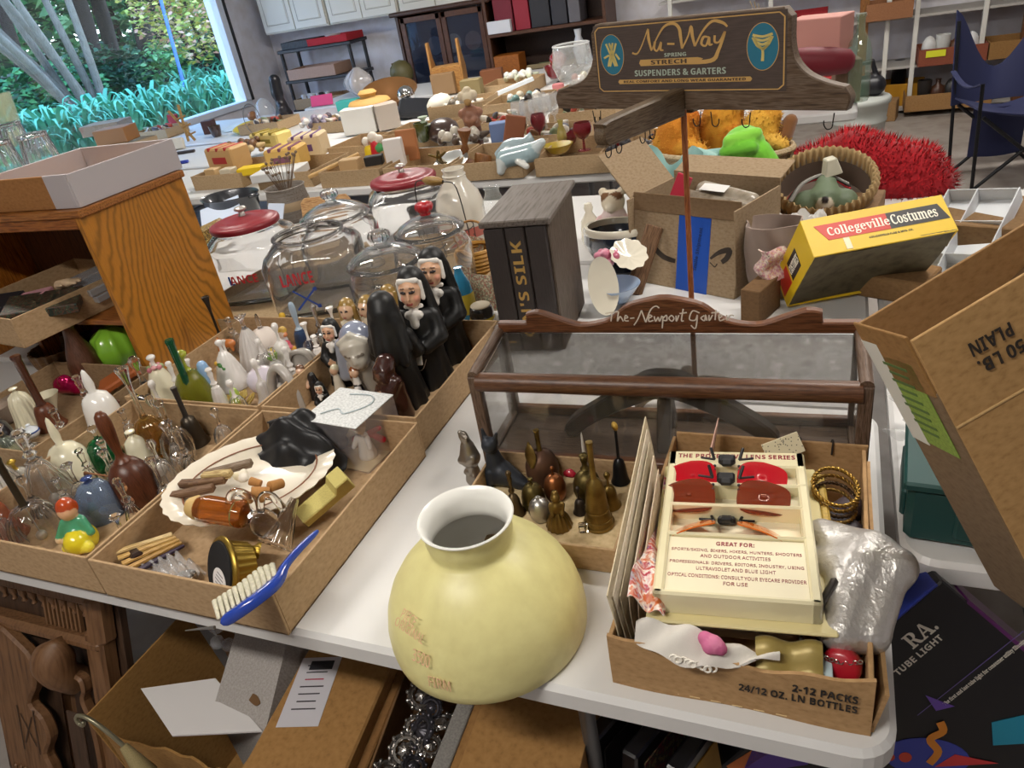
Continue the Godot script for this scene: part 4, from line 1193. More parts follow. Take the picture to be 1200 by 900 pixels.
	var bird := solo("bird_figurine", "yellow and black goldfinch figurine on top of a bell", "figurine", body([bar(-0.012, 0.0, 0, 0.011, 0.016, -0.002, 0, 0.009, "e2c21c"), dot(-0.022, 0.006, 0, 0.0095, "e8ca2a"), bar(-0.02, 0.015, 0, 0.005, -0.016, 0.015, 0, 0.004, "22201e"), bar(0.0, 0.008, 0.004, 0.007, 0.034, 0.002, 0.002, 0.005, "2a2826"), bar(0.0, 0.008, -0.004, 0.007, 0.034, 0.002, -0.002, 0.005, "2a2826"), bar(-0.03, 0.006, 0, 0.003, -0.036, 0.004, 0, 0.001, "d49a3a")], 0.0022), gl, Vector3(-1.554, 0.815, -1.104), Vector3(0, -12, 0))
	part(bird, "perch", lathe([0.012, -0.066, 0.01, -0.06, 0.006, -0.04, 0.005, -0.012, 0.0, -0.008], 12), china)
	var eye := thing("egg_cup", "small white cup with a black dot beside the tray wall", "cup", Vector3(-1.348, 0.748, -0.923))
	part(eye, "cup", lathe([0.012, 0.0, 0.015, 0.01, 0.017, 0.03, 0.012, 0.038, 0.0, 0.04], 18), china)
	part(eye, "dot", ball(0.0065, 0.0065, 0.002), mat("1b1a1c", 0.3), Vector3(0.008, 0.026, 0.0135), Vector3(0, 28, 0))
	var teapot := thing("teapot", "tiny blue and white teapot lying between the crystal bells", "teapot", Vector3(-1.85, 0.755, -0.993))
	part(teapot, "pot", lathe([0.0, 0.0, 0.012, 0.0, 0.02, 0.012, 0.018, 0.024, 0.008, 0.03, 0.004, 0.034, 0.006, 0.037, 0.0, 0.04], 18), mat("dfe5ea", 0.2, 0.0, "coat bw"))
	part(teapot, "spout", tube(curve(v3([-0.016, 0.012, 0, -0.026, 0.018, 0, -0.03, 0.028, 0]), 3), [0.005, 0.005, 0.004, 0.004, 0.003, 0.003, 0.003], 7), china)
	part(teapot, "blue_band", ring(0.019, 0.002, 18, 6), mat("2e4a8c", 0.25), Vector3(0, 0.018, 0))

	# the right front flat with platter, cloth, corks and odds and ends
	flat_box("cardboard_flat", "cardboard flat holding the oval platter and the blue brush", Vector3(-0.961, 0.7405, -0.845), 0, 0.404, 0.49, 0.086, "b99c78", "flats on the front table")
	var pl := thing("platter", "cream oval platter with embossed rim piled with corks and bottles", "platter", Vector3(-1.01, 0.81, -0.862))
	pl.scale = Vector3.ONE * 1.06
	pl.rotation_degrees = Vector3(7, 62, -5)
	part(pl, "plate", squash(lathe([0.0, 0.0, 0.075, 0.0, 0.082, 0.004, 0.092, 0.013, 0.108, 0.018, 0.116, 0.02, 0.117, 0.023, 0.108, 0.0215, 0.092, 0.017, 0.081, 0.008, 0.074, 0.004, 0.0, 0.004], 56, 28, 0.012, 0.015, 0.03), Vector3(1.35, 1, 1.0)), mat("e6dcc8", 0.3, 0.0, "coat plate"))
	part(pl, "brown_line", squash(ring(0.0905, 0.0012, 48, 5), Vector3(1.35, 1, 1.0)), mat("8d5a3e", 0.4), Vector3(0, 0.0175, 0))
	var amber_b := thing("wood_bottle", "carved amber-brown bottle lying on the oval platter", "bottle", Vector3(-0.971, 0.855, -0.734))
	amber_b.rotation_degrees = Vector3(0, 8, 82)
	part(amber_b, "body", lathe([0.0, -0.055, 0.022, -0.055, 0.025, -0.05, 0.023, -0.03, 0.0235, 0.02, 0.02, 0.04, 0.012, 0.05, 0.0, 0.05], 24, 8, 0.05, -0.05, 0.03), crystal("b4651f", 0.35))
	part(amber_b, "collar", lathe([0.02, 0.036, 0.022, 0.042, 0.016, 0.056, 0.0, 0.058], 18), mat("c9a86a", 0.6))
	part(amber_b, "green_band", ring(0.0235, 0.0012, 20, 6), mat("6d7c46", 0.4), Vector3(0, -0.038, 0))
	var corks := [[316, 575, 0.013, 0.03, 40], [329, 565, 0.010, 0.026, 75], [308, 566, 0.008, 0.02, 10], [300, 580, 0.008, 0.02, 60]]
	var cpos := [Vector3(-0.896, 0.86, -0.789), Vector3(-0.891, 0.86, -0.82), Vector3(-0.926, 0.865, -0.805), Vector3(-0.922, 0.86, -0.78)]
	for k in 4:
		solo("cork", ["ball-topped cork at the middle of the platter", "large bottle cork nearest the black cloth", "small cork next to the white sprig", "small cork beside the bottle's collar"][k], "cork", lathe([0.0, 0.0, corks[k][2] * 0.85, 0.0, corks[k][2] * 0.9, 0.001, corks[k][2], corks[k][3], corks[k][2] * 0.9, corks[k][3] + 0.001, 0.0, corks[k][3] + 0.001], 14), mat("b98347", 0.8, 0.0, "speck cork"), cpos[k], Vector3(0, corks[k][4], 70), "corks on the platter")
	for k in 5:
		solo("wooden_peg", ["grey wooden peg on the far side of the platter", "flat brown wooden peg lowest on the platter", "brown wooden block peg beside the grey one", "thin pale peg wrapped with straw", "short brown peg under the pale one"][k], "peg", box(0.1 - 0.012 * k, 0.014, 0.016, 0.002), wood(["8b7a68", "7d6046", "86684c", "d2bd86", "74573f"][k], "x", 0.7), [Vector3(-1.04, 0.85, -0.844), Vector3(-1.071, 0.842, -0.778), Vector3(-1.051, 0.85, -0.802), Vector3(-1.037, 0.858, -0.815), Vector3(-1.089, 0.846, -0.795)][k], Vector3(2, 24 - 5 * k, 6), "pegs on the platter")
	solo("cotton_sprig", "white dried sprig between the corks on the platter", "flower", body([dot(0, 0, 0, 0.009, "e9dfcb"), dot(0.01, 0.004, 0.004, 0.008, "f1e9d8"), dot(-0.008, 0.006, 0.004, 0.007, "dccfae"), dot(0.004, 0.01, -0.004, 0.007, "efe6d0")], 0.0025), mat("ffffff", 0.9, 0.0, "paint sprig"), Vector3(-0.977, 0.865, -0.815))
	solo("black_satin", "crumpled black satin cloth between the platter and the clear box", "cloth", sheet(22, 22, func(u, v): return Vector3((u - 0.5) * 0.17 + 0.012 * sin(v * 9.0), 0.01 + 0.07 * sin(u * PI) * sin(v * PI) + 0.008 * sin(u * 13.0 + v * 5.0) + 0.007 * sin(v * 19.0 - u * 8.0), (v - 0.5) * 0.15), 0.004), mat("0d0d10", 0.42, 0.0, "cloth satin"), Vector3(-0.995, 0.8, -1.002), Vector3(8, 25, -10))
	var cheese := wood("d9c978", "z", 0.75, "grain", 1.0)
	solo("yellow_block", "yellow stepped soft block standing against the flat's right wall", "block", cut(v2([-0.055, -0.02, 0.02, -0.02, 0.032, -0.02, 0.058, -0.02, 0.058, 0.024, 0.03, 0.024, 0.02, 0.004, -0.055, 0.004]), 0.036, 0.002), mat("d8cb7c", 0.85, 0.0, "speck foam"), Vector3(-0.85, 0.8, -0.861), Vector3(24, 62, 22))
	# a clear glass bird decanter in two lumps, leaning
	solo("glass_swan", "clear glass swan-necked ornament leaning on the platter's rim", "ornament", join([[lathe([0.0, 0.0, 0.02, 0.002, 0.026, 0.02, 0.02, 0.04, 0.012, 0.05, 0.0, 0.052], 20)], [tube(curve(v3([0, 0.045, 0, 0.014, 0.075, 0, 0.0, 0.1, 0, -0.022, 0.09, 0, -0.03, 0.07, 0]), 5), 0.0075, 8, true)], [tube(curve(v3([0.012, 0.045, 0, 0.035, 0.07, 0, 0.05, 0.06, 0, 0.05, 0.03, 0]), 5), 0.007, 8, true)]]), crystal("ffffff", 0.0), Vector3(-0.892, 0.8, -0.758), Vector3(0, 20, 20))
	solo("glass_cone", "clear pressed glass cone lying beside the swan ornament", "glass", lathe([0.034, 0.0, 0.03, 0.004, 0.012, 0.07, 0.008, 0.09, 0.006, 0.09, 0.01, 0.066, 0.028, 0.004], 24, 12, 0.04), crystal("ffffff", 0.0), Vector3(-0.886, 0.775, -0.747), Vector3(-50, 30, -30))
	var cl := thing("clock_base", "round black felt-bottomed ornament with gold rim and white oval label", "ornament", Vector3(-0.925, 0.79, -0.662))
	cl.rotation_degrees = Vector3(64, -28, 0)
	cl.scale = Vector3.ONE * 1.4
	part(cl, "felt", lathe([0.0, 0.006, 0.036, 0.006, 0.037, 0.0, 0.0, -0.001], 30), mat("161517", 0.95))
	part(cl, "gold_rim", join([[ring(0.038, 0.004, 32, 7)], [lathe([0.037, 0.0, 0.03, -0.03, 0.0, -0.032], 24, 24, 0.02)]]), mat("9c8136", 0.35, 0.8))
	var lab := part(cl, "oval_label", squash(lathe([0.0, 0.0, 0.02, 0.0, 0.0205, 0.0005, 0.0, 0.0006], 28), Vector3(1, 1, 0.78)), mat("e6e4e4", 0.6), Vector3(0.008, 0.0065, 0.01))
	for k in 5: part(lab, "print_line", box(0.026 - absf(k - 2.0) * 0.004, 0.0003, 0.0011, 0.0001), mat("77747a", 0.6), Vector3(0, 0.0006, -0.009 + k * 0.0045))
	solo("candlestick", "gold twisted candlestick with a red foot behind the black ornament", "candlestick", lathe([0.014, 0.0, 0.014, 0.006, 0.008, 0.012, 0.007, 0.05, 0.009, 0.055, 0.016, 0.065, 0.0, 0.068], 18, 8, 0.05), mat("9a7f2f", 0.35, 0.8), Vector3(-0.889, 0.79, -0.717), Vector3(20, 20, 62))
	var sticks := [["f0d9a0", 0.004], ["e3c27c", 0.0045], ["d8b46c", 0.004], ["c9a25a", 0.003], ["3a2a4a", 0.006]]
	for k in 5: solo("wooden_stick", ["palest wooden stick in the flat's front left corner", "thick tan stick beside the palest one", "third tan stick from the left wall", "thin dark yellow stick lowest of the bundle", "dark painted stick with purple sheen"][k], "stick", box(0.012, 0.005, 0.1, 0.001), wood(sticks[k][0], "z", 0.6), Vector3(-1.115, 0.79, -0.686) + Vector3(k * 0.011 - 0.02, -0.004 * k, 0.004 * k), Vector3(-8, -38 + 6 * k, 0), "sticks in the front flat")
	solo("dark_wood_cap", "dark brown wooden cap piece at the end of the sticks", "cap", box(0.05, 0.02, 0.034, 0.004, 0.04, 0.02), wood("33211c", "x", 0.3), Vector3(-1.138, 0.775, -0.663), Vector3(-6, -25, 5))
	solo("plastic_bag", "crumpled clear plastic bag under the sticks", "bag", sheet(16, 12, func(u, v): return Vector3(u * 0.13, 0.014 + 0.011 * sin(u * 17.0 + v * 5.0) + 0.008 * sin(v * 23.0 - u * 9.0), v * 0.05), 0.0006), pane("eeeeee", 0.22, 0.12), Vector3(-1.121, 0.755, -0.7), Vector3(0, -10, 0))
	solo("silver_spoon", "tarnished spoon bowl lying near the black ornament", "spoon", squash(lathe([0.0, 0.0, 0.012, 0.001, 0.02, 0.006, 0.019, 0.007, 0.011, 0.002, 0.0, 0.0012], 20), Vector3(1.4, 1, 1)), mat("9d958a", 0.25, 0.9), Vector3(-1.025, 0.755, -0.653), Vector3(0, 20, 10))
	# the blue brush across the front corner
	var br := thing("scrub_brush", "blue-handled brush with white bristle tufts over the flat's front corner", "brush", Vector3.ZERO)
	var back := [Vector3(-0.791, 0.84, -0.531), Vector3(-0.758, 0.855, -0.557), Vector3(-0.74, 0.86, -0.598), Vector3(-0.743, 0.865, -0.632), Vector3(-0.738, 0.87, -0.666), Vector3(-0.731, 0.872, -0.705)]
	part(br, "handle", tube(curve(back, 5), [0.009, 0.013, 0.0145, 0.0145, 0.0145, 0.0145, 0.0145, 0.0145, 0.0145, 0.0145, 0.014, 0.013, 0.012, 0.0105, 0.0095, 0.009, 0.0085, 0.0085, 0.0085, 0.0085, 0.008, 0.008, 0.0075, 0.007, 0.006, 0.004], 12, true, 0.6), mat("1f3f9e", 0.22, 0.0, "coat blue"))
	var side := Vector3(-0.62, 0.35, -0.62).normalized()
	for k in 10:
		var u := 0.03 + k * 0.066
		var a: Vector3 = (back[0] as Vector3).lerp(back[1], minf(u * 3.0, 1.0)) if u < 0.333 else (back[1] as Vector3).lerp(back[2], (u - 0.333) * 3.0)
		for j in 3:
			var o: Vector3 = a + Vector3(0.006, 0.0, -0.006) * (j - 1)
			part(br, "bristle_tuft", tube([o + side * 0.006, o + side * 0.036 + Vector3(0.002, 0.001, 0.001) * (j - 1)], [0.0034, 0.0046], 7, true), mat("e3ddc4", 0.8, 0.0, "grain tuft"))

	# the small flat of brass and metal bells before the display case
	flat_box("cardboard_flat", "low cardboard flat of brass bells in front of the display case", Vector3(-0.435, 0.7405, -0.952), 1, 0.30, 0.235, 0.05, "b99c78", "flats on the front table", "d8c39a")
	var brass := mat("927c48", 0.38, 0.9, "worn")
	var old := mat("665a34", 0.42, 0.85, "worn")
	var copper := mat("8a5634", 0.35, 0.9)
	var dark := mat("3c342e", 0.45, 0.7)
	var silver := mat("aaa7a2", 0.3, 0.9)
	var metal := [
		["large engraved brass bell with straight handle beside the printed cards", Vector3(-0.342, 0.75, -0.942), 0.172, 0.0265, 0.58, "flare", brass, "rod", 0.0065, brass, 0],
		["small dark bronze bell before the large brass bell", Vector3(-0.383, 0.75, -0.967), 0.057, 0.0135, 0.5, "flare", dark, "knob", 0.004, dark, 0],
		["round copper bell with pointed top in the flat's middle", Vector3(-0.438, 0.75, -0.997), 0.072, 0.021, 0.75, "round", copper, "knob", 0.004, copper, 0],
		["tarnished round brass bell behind the silver one", Vector3(-0.472, 0.75, -0.971), 0.062, 0.022, 0.78, "dome", old, "knob", 0.005, old, 0],
		["dull silver egg-shaped bell nearest the lamp shade", Vector3(-0.447, 0.75, -0.937), 0.05, 0.02, 0.9, "round", silver, "knob", 0.004, silver, 0],
		["pear-shaped dark bronze bell with a brass leaf handle", Vector3(-0.477, 0.75, -1.042), 0.117, 0.032, 0.62, "round", mat("5c4131", 0.45, 0.6), "rod", 0.006, brass, 0],
		["olive brass bell with ridged neck behind the large one", Vector3(-0.379, 0.75, -1.007), 0.099, 0.026, 0.62, "round", old, "baluster", 0.009, old, 0],
		["black bell with an enamelled oval plaque on its handle", Vector3(-0.334, 0.75, -1.065), 0.129, 0.018, 0.4, "flare", mat("17181c", 0.3, 0.3), "rod", 0.0035, mat("17181c", 0.3, 0.3), 0],
		["slim silver and red bell at the back of the brass flat", Vector3(-0.397, 0.75, -1.06), 0.108, 0.014, 0.35, "flare", silver, "spike", 0.004, mat("c9c4bd", 0.3), 0],
		["small gold bell half hidden behind the large brass one", Vector3(-0.336, 0.75, -0.995), 0.072, 0.02, 0.6, "flare", brass, "knob", 0.006, brass, 0],
		["thin dark bell with a tall handle beside the dark cat", Vector3(-0.498, 0.75, -0.942), 0.096, 0.018, 0.45, "flare", mat("54452f", 0.4, 0.8), "baluster", 0.006, mat("54452f", 0.4, 0.8), 0]]
	for r in metal:
		var b := bell(r[0], r[1] + Vector3(0, -0.003, 0), r[2], r[3], r[4], r[5], r[6], r[7], r[8], r[9], r[10])
		if "engraved" in r[0]:
			for y in [0.006, 0.016, 0.034]: part(b, "raised_ring", ring(r[3] * (0.98 if y < 0.01 else 0.87 if y < 0.02 else 0.75), 0.0012, 28, 6), brass, Vector3(0, y, 0))
		if "leaf" in r[0]: part(b, "leaf", sheet(6, 8, func(u, v): return Vector3((u - 0.5) * 0.026 * sin(PI * (v * 0.9 + 0.1)), v * 0.05, 0.003 * sin(u * PI)), 0.002), brass, Vector3(-0.008, r[2] * 0.42, 0.026), Vector3(-14, -20, 12))
		if "plaque" in r[0]: part(b, "plaque", join([[squash(ball(0.009), Vector3(0.8, 1.1, 0.3))]]), mat("c8a24a", 0.4, 0.4), Vector3(0, r[2] - 0.006, 0.002), Vector3(0, -20, 0))
	var lady := mat("80693a", 0.38, 0.85, "worn")
	solo("lady_bell", "brass lady-shaped bell with pleated skirt in front", "bell", join([[lathe([0.0225, 0.0, 0.0225, 0.003, 0.018, 0.018, 0.011, 0.03, 0.008, 0.034], 40, 14, 0.05)], [body([bar(0, 0.034, 0, 0.009, 0, 0.044, 0, 0.011, "ffffff"), bar(-0.01, 0.046, 0, 0.005, -0.008, 0.032, 0.011, 0.004, "ffffff"), bar(0.01, 0.046, 0, 0.005, 0.008, 0.032, 0.011, 0.004, "ffffff"), dot(0, 0.061, 0, 0.0085, "ffffff"), dot(0, 0.069, -0.003, 0.006, "ffffff")], 0.0022, 0.003)]]), lady, Vector3(-0.409, 0.747, -0.925), Vector3(0, 20, 0))
	solo("knight_bell", "ornate tarnished silver figure bell at the brass flat's left end", "bell", body([bar(0, 0.0, 0, 0.017, 0, 0.03, 0, 0.012, "ffffff"), dot(0.006, 0.012, 0.01, 0.007, "ffffff"), dot(-0.008, 0.02, 0.008, 0.007, "ffffff"), bar(0, 0.05, 0, 0.021, 0, 0.075, 0, 0.014, "ffffff"), dot(0.012, 0.056, 0.01, 0.008, "ffffff"), dot(-0.012, 0.05, 0.012, 0.008, "ffffff"), bar(0, 0.085, 0, 0.009, -0.004, 0.1, 0, 0.009, "ffffff"), dot(0.005, 0.098, 0.006, 0.005, "ffffff"), dot(-0.008, 0.108, 0.002, 0.005, "ffffff")], 0.0028, 0.003), mat("8e867c", 0.3, 0.85), Vector3(-0.617, 0.75, -1.025))
	solo("cat_figure", "blue-black iron cat figure with upright ears among the brass bells", "figurine", body([bar(-0.012, 0.02, 0, 0.024, -0.016, 0.062, 0, 0.014, "ffffff"), bar(0.0, 0.022, 0, 0.024, 0.045, 0.006, 0.0, 0.012, "ffffff"), dot(-0.016, 0.086, 0.004, 0.016, "ffffff"), bar(-0.026, 0.094, 0, 0.006, -0.03, 0.116, 0, 0.003, "ffffff"), bar(-0.006, 0.094, 0, 0.006, 0.002, 0.114, 0, 0.003, "ffffff"), bar(-0.02, 0.03, 0.018, 0.008, -0.02, 0.0, 0.024, 0.006, "ffffff")], 0.0028), mat("2a2e36", 0.5, 0.4), Vector3(-0.55, 0.75, -1.022), Vector3(0, -10, 0))
	solo("red_flower", "small dark red glass flower between the bronze and olive bells", "flower", body([dot(0, 0, 0, 0.006, "8c1626"), dot(0.007, 0.002, 0.002, 0.006, "a01c30"), dot(-0.006, 0.003, 0.002, 0.006, "7a1020"), dot(0.001, 0.007, 0.002, 0.006, "b02a3c")], 0.002), mat("ffffff", 0.15, 0.0, "paint coat red"), Vector3(-0.415, 0.785, -1.022))
	solo("glass_block", "small clear glass block at the brass flat's front wall", "glass", box(0.016, 0.016, 0.014, 0.002), crystal("ffffff", 0.0), Vector3(-0.363, 0.748, -0.918), Vector3(0, 20, 0))

# ---------- figurines ----------
# a painted figure as one modelled body: robe or dress, shoulders, arms, head
func nun(label: String, pos: Vector3, turn: float, h: float, with_face := true) -> Node3D:
	var t := thing("nun_figurine", label, "figurine", pos, turn, "")
	var s := Vector3(0.92, 1, 0.92) * (h / 0.2)
	var black := "18181b"
	var robe := [bar(0, 0.006, 0, 0.036, 0, 0.06, 0, 0.03, black), bar(0, 0.06, 0, 0.03, 0, 0.11, 0, 0.024, black), bar(-0.022, 0.122, 0, 0.013, 0.022, 0.122, 0, 0.013, black), bar(-0.03, 0.118, 0, 0.012, -0.036, 0.088, 0.012, 0.013, black), bar(-0.036, 0.088, 0.012, 0.013, -0.014, 0.078, 0.034, 0.012, black), bar(0.03, 0.118, 0, 0.012, 0.036, 0.088, 0.012, 0.013, black), bar(0.036, 0.088, 0.012, 0.013, 0.014, 0.078, 0.034, 0.012, black)]
	for j in 9:
		var a := TAU * j / 9.0
		robe.append(bar(0.036 * cos(a), 0.002, 0.036 * sin(a), 0.0075, 0.02 * cos(a), 0.085, 0.018 * sin(a), 0.006, black))
	var robe_m := mat("ffffff", 0.45, 0.0, "paint grain robe")
	part(t, "robe", body(robe, 0.0042, 0.006), robe_m, Vector3.ZERO, Vector3.ZERO, s)
	var veil := []
	for q in [[0.0, 0.176, -0.007, 0.0245, 0.0, 0.168, -0.012, 0.0245], [-0.021, 0.168, -0.004, 0.006, -0.027, 0.128, -0.002, 0.006], [0.021, 0.168, -0.004, 0.006, 0.027, 0.128, -0.002, 0.006], [-0.018, 0.165, -0.012, 0.010, -0.03, 0.105, -0.016, 0.008], [0.018, 0.165, -0.012, 0.010, 0.03, 0.105, -0.016, 0.008], [0.0, 0.165, -0.02, 0.018, 0.0, 0.09, -0.03, 0.012], [-0.012, 0.15, -0.022, 0.014, -0.02, 0.085, -0.026, 0.01], [0.012, 0.15, -0.022, 0.014, 0.02, 0.085, -0.026, 0.01]]:
		veil.append(bar(q[0], q[1], q[2], q[3], q[4], q[5], q[6], q[7], black))
	part(t, "veil", body(veil, 0.0036, 0.004), robe_m, Vector3.ZERO, Vector3.ZERO, s)
	if with_face:
		var skin := "dcae8c"
		part(t, "head", body([bar(0, 0.166, 0.006, 0.0205, 0, 0.154, 0.011, 0.0155, skin), bar(0, 0.163, 0.027, 0.003, 0, 0.158, 0.0295, 0.003, skin), dot(-0.010, 0.156, 0.018, 0.006, "dc9c82"), dot(0.010, 0.156, 0.018, 0.006, "dc9c82"), bar(-0.004, 0.1485, 0.0262, 0.0015, 0.004, 0.1485, 0.0262, 0.0015, "a8463e"), bar(-0.0115, 0.168, 0.0237, 0.002, -0.0055, 0.168, 0.026, 0.002, "241c1a"), bar(0.0055, 0.168, 0.026, 0.002, 0.0115, 0.168, 0.0237, 0.002, "241c1a"), bar(-0.013, 0.1735, 0.022, 0.001, -0.005, 0.175, 0.025, 0.001, "6a4c38"), bar(0.005, 0.175, 0.025, 0.001, 0.013, 0.1735, 0.022, 0.001, "6a4c38")], 0.0018, 0.002), mat("ffffff", 0.35, 0.0, "paint face"), Vector3.ZERO, Vector3.ZERO, s)
		part(t, "wimple", body([bar(-0.015, 0.183, 0.013, 0.0046, 0.015, 0.183, 0.013, 0.0046, "ece7df"), bar(-0.019, 0.178, 0.008, 0.0042, -0.0195, 0.152, 0.007, 0.0042, "ece7df"), bar(0.019, 0.178, 0.008, 0.0042, 0.0195, 0.152, 0.007, 0.0042, "ece7df"), bar(-0.014, 0.140, 0.010, 0.004, 0.014, 0.140, 0.010, 0.004, "ece7df"), bar(-0.01, 0.128, 0.018, 0.007, 0.01, 0.128, 0.018, 0.007, "ece7df"), bar(0, 0.13, 0.018, 0.009, 0, 0.114, 0.022, 0.008, "ece7df")], 0.0024, 0.003), mat("ffffff", 0.5, 0.0, "paint wimple"), Vector3.ZERO, Vector3.ZERO, s)
	var hands := []
	for q in [-1, 1]:
		hands.append(bar(q * 0.012, 0.08, 0.038, 0.006, q * 0.003, 0.086, 0.046, 0.0055, "d8a986"))
		for j in 4: hands.append(bar(q * 0.004, 0.082 + j * 0.003, 0.046, 0.002, q * 0.001, 0.096 + j * 0.001, 0.052 - j * 0.002, 0.0016, "d8a986"))
		hands.append(bar(q * 0.006, 0.086, 0.042, 0.002, q * 0.004, 0.094, 0.043, 0.0016, "d8a986"))
	part(t, "hand", body(hands, 0.0018, 0.0015), mat("ffffff", 0.4, 0.0, "paint face"), Vector3.ZERO, Vector3.ZERO, s)
	part(t, "rosary", tube(curve([Vector3(-0.02, 0.08, 0.034) * s, Vector3(-0.016, 0.05, 0.042) * s, Vector3(0.0, 0.042, 0.044) * s, Vector3(0.012, 0.06, 0.042) * s], 4), 0.0011, 6), mat("b9b3a8", 0.4, 0.5))
	return t

func figurine_boxes() -> void:
	flat_box("cardboard_flat", "cardboard flat of nun figurines beside the display case", Vector3(-0.972, 0.7405, -1.332), 0, 0.405, 0.462, 0.088, "b99c78", "flats on the front table")
	flat_box("cardboard_flat", "cardboard flat of china bells and figurines below the wooden cabinet", Vector3(-1.395, 0.7405, -1.332), 0, 0.42, 0.462, 0.086, "b99c78", "flats on the front table")
	var gl := mat("ffffff", 0.25, 0.0, "paint coat glaze")
	var matte := mat("ffffff", 0.6, 0.0, "paint bisque")
	var n1 := nun("nun figurine with its back turned, holding a white-edged sleeve", Vector3(-0.909, 0.745, -1.288), 200, 0.288, false)
	part(n1, "white_cuff", body([bar(0.03, 0.09, 0.018, 0.008, 0.016, 0.08, 0.034, 0.008, "ebe6de")], 0.003), mat("ffffff", 0.5, 0.0, "paint wimple"))
	var n2 := nun("middle nun figurine looking down, with white bib and printed book", Vector3(-0.889, 0.745, -1.388), 12, 0.299)
	part(n2, "book", box(0.026, 0.034, 0.006, 0.001), mat("e2ded6", 0.6), Vector3(-0.006, 0.078, 0.062), Vector3(-20, -10, 4))
	nun("tallest nun figurine at the back by the flat's right wall", Vector3(-0.895, 0.745, -1.512), 10, 0.299)
	# small nuns
	var small := nun("small glossy nun figurine beside the grey shell dome", Vector3(-1.13, 0.745, -1.356), 10, 0.18)
	var small2 := nun("small nun figurine in a beige bonnet beside the clear box", Vector3(-1.08, 0.745, -1.2), 18, 0.094)
	# three praying children with long fair hair
	for k in 3:
		var hair := "9c7d44"
		var robe := "e3d8c0"
		var c := [bar(0, 0.0, 0, 0.02, 0, 0.07, 0, 0.014, robe), bar(-0.012, 0.072, 0, 0.008, 0.012, 0.072, 0, 0.008, robe), bar(-0.014, 0.07, 0, 0.006, -0.002, 0.058, 0.02, 0.005, robe), bar(0.014, 0.07, 0, 0.006, 0.002, 0.058, 0.02, 0.005, robe), bar(0, 0.058, 0.021, 0.004, 0, 0.076, 0.022, 0.003, "d9b596"), bar(0, 0.1, 0.004, 0.0145, 0, 0.093, 0.007, 0.012, "deb694"), bar(0, 0.099, 0.018, 0.002, 0, 0.096, 0.0195, 0.002, "deb694"), bar(0, 0.108, -0.003, 0.0155, 0, 0.1, -0.007, 0.016, hair), bar(-0.0135, 0.104, 0, 0.006, -0.015, 0.07, -0.002, 0.006, hair), bar(0.0135, 0.104, 0, 0.006, 0.015, 0.07, -0.002, 0.006, hair), bar(0, 0.1, -0.01, 0.013, 0, 0.066, -0.012, 0.011, hair), bar(-0.007, 0.1025, 0.0165, 0.001, -0.0035, 0.1025, 0.0178, 0.001, "3a2a22"), bar(0.0035, 0.1025, 0.0178, 0.001, 0.007, 0.1025, 0.0165, 0.001, "3a2a22"), bar(-0.0025, 0.0895, 0.0185, 0.0009, 0.0025, 0.0895, 0.0185, 0.0009, "b2564a")]
		var o := solo("child_figurine", ["praying child figurine with long fair hair, left of the pair", "praying child figurine with fair hair before the clear jar", "fair-haired child figurine half hidden behind the nuns"][k], "figurine", body(c, 0.0022, 0.003), gl, [Vector3(-1.178, 0.745, -1.506), Vector3(-1.128, 0.745, -1.525), Vector3(-1.102, 0.745, -1.598)][k], Vector3(0, [12, -8, 8][k], 0), "praying child figurines")
		o.scale = Vector3.ONE * [1.36, 1.36, 1.36][k]
	# the large grey madonna head
	solo("madonna_bust", "grey madonna bust with bowed head under a blue-grey veil", "bust", body([bar(0, 0.0, 0, 0.03, 0, 0.05, 0, 0.028, "b9b2a6"), bar(0, 0.092, 0.006, 0.031, 0.004, 0.074, 0.02, 0.021, "c4bcae"), bar(0.002, 0.088, 0.036, 0.005, 0.004, 0.078, 0.041, 0.0045, "c4bcae"), bar(-0.002, 0.067, 0.037, 0.0026, 0.009, 0.067, 0.037, 0.0026, "a89688"), bar(-0.015, 0.091, 0.029, 0.0024, -0.005, 0.089, 0.034, 0.0022, "75695e"), bar(0.009, 0.089, 0.035, 0.0022, 0.019, 0.091, 0.029, 0.0024, "75695e"), bar(0, 0.106, -0.016, 0.033, 0, 0.085, -0.026, 0.035, "8c93a8"), bar(-0.034, 0.1, -0.008, 0.010, -0.038, 0.03, 0.0, 0.014, "9aa0ae"), bar(0.034, 0.1, -0.008, 0.010, 0.038, 0.03, 0.0, 0.014, "9aa0ae"), bar(-0.03, 0.108, 0.008, 0.005, 0.0, 0.126, 0.012, 0.006, "c9c3b6"), bar(0.0, 0.126, 0.012, 0.006, 0.03, 0.108, 0.008, 0.005, "c9c3b6"), bar(0, 0.08, -0.02, 0.034, 0, 0.02, -0.016, 0.036, "8c93a8")], 0.003, 0.005), gl, Vector3(-1.048, 0.75, -1.339) + Vector3(0, 0.004, 0), Vector3(6, 18, 0)).scale = Vector3.ONE * 1.22
	solo("paper_card", "tan paper card propped between the madonna and the nun", "card", box(0.05, 0.055, 0.002, 0.0005), card("c7a873"), Vector3(-1.004, 0.79, -1.359), Vector3(-18, 12, -22))
	# hooded monk
	var mk := "3b2119"
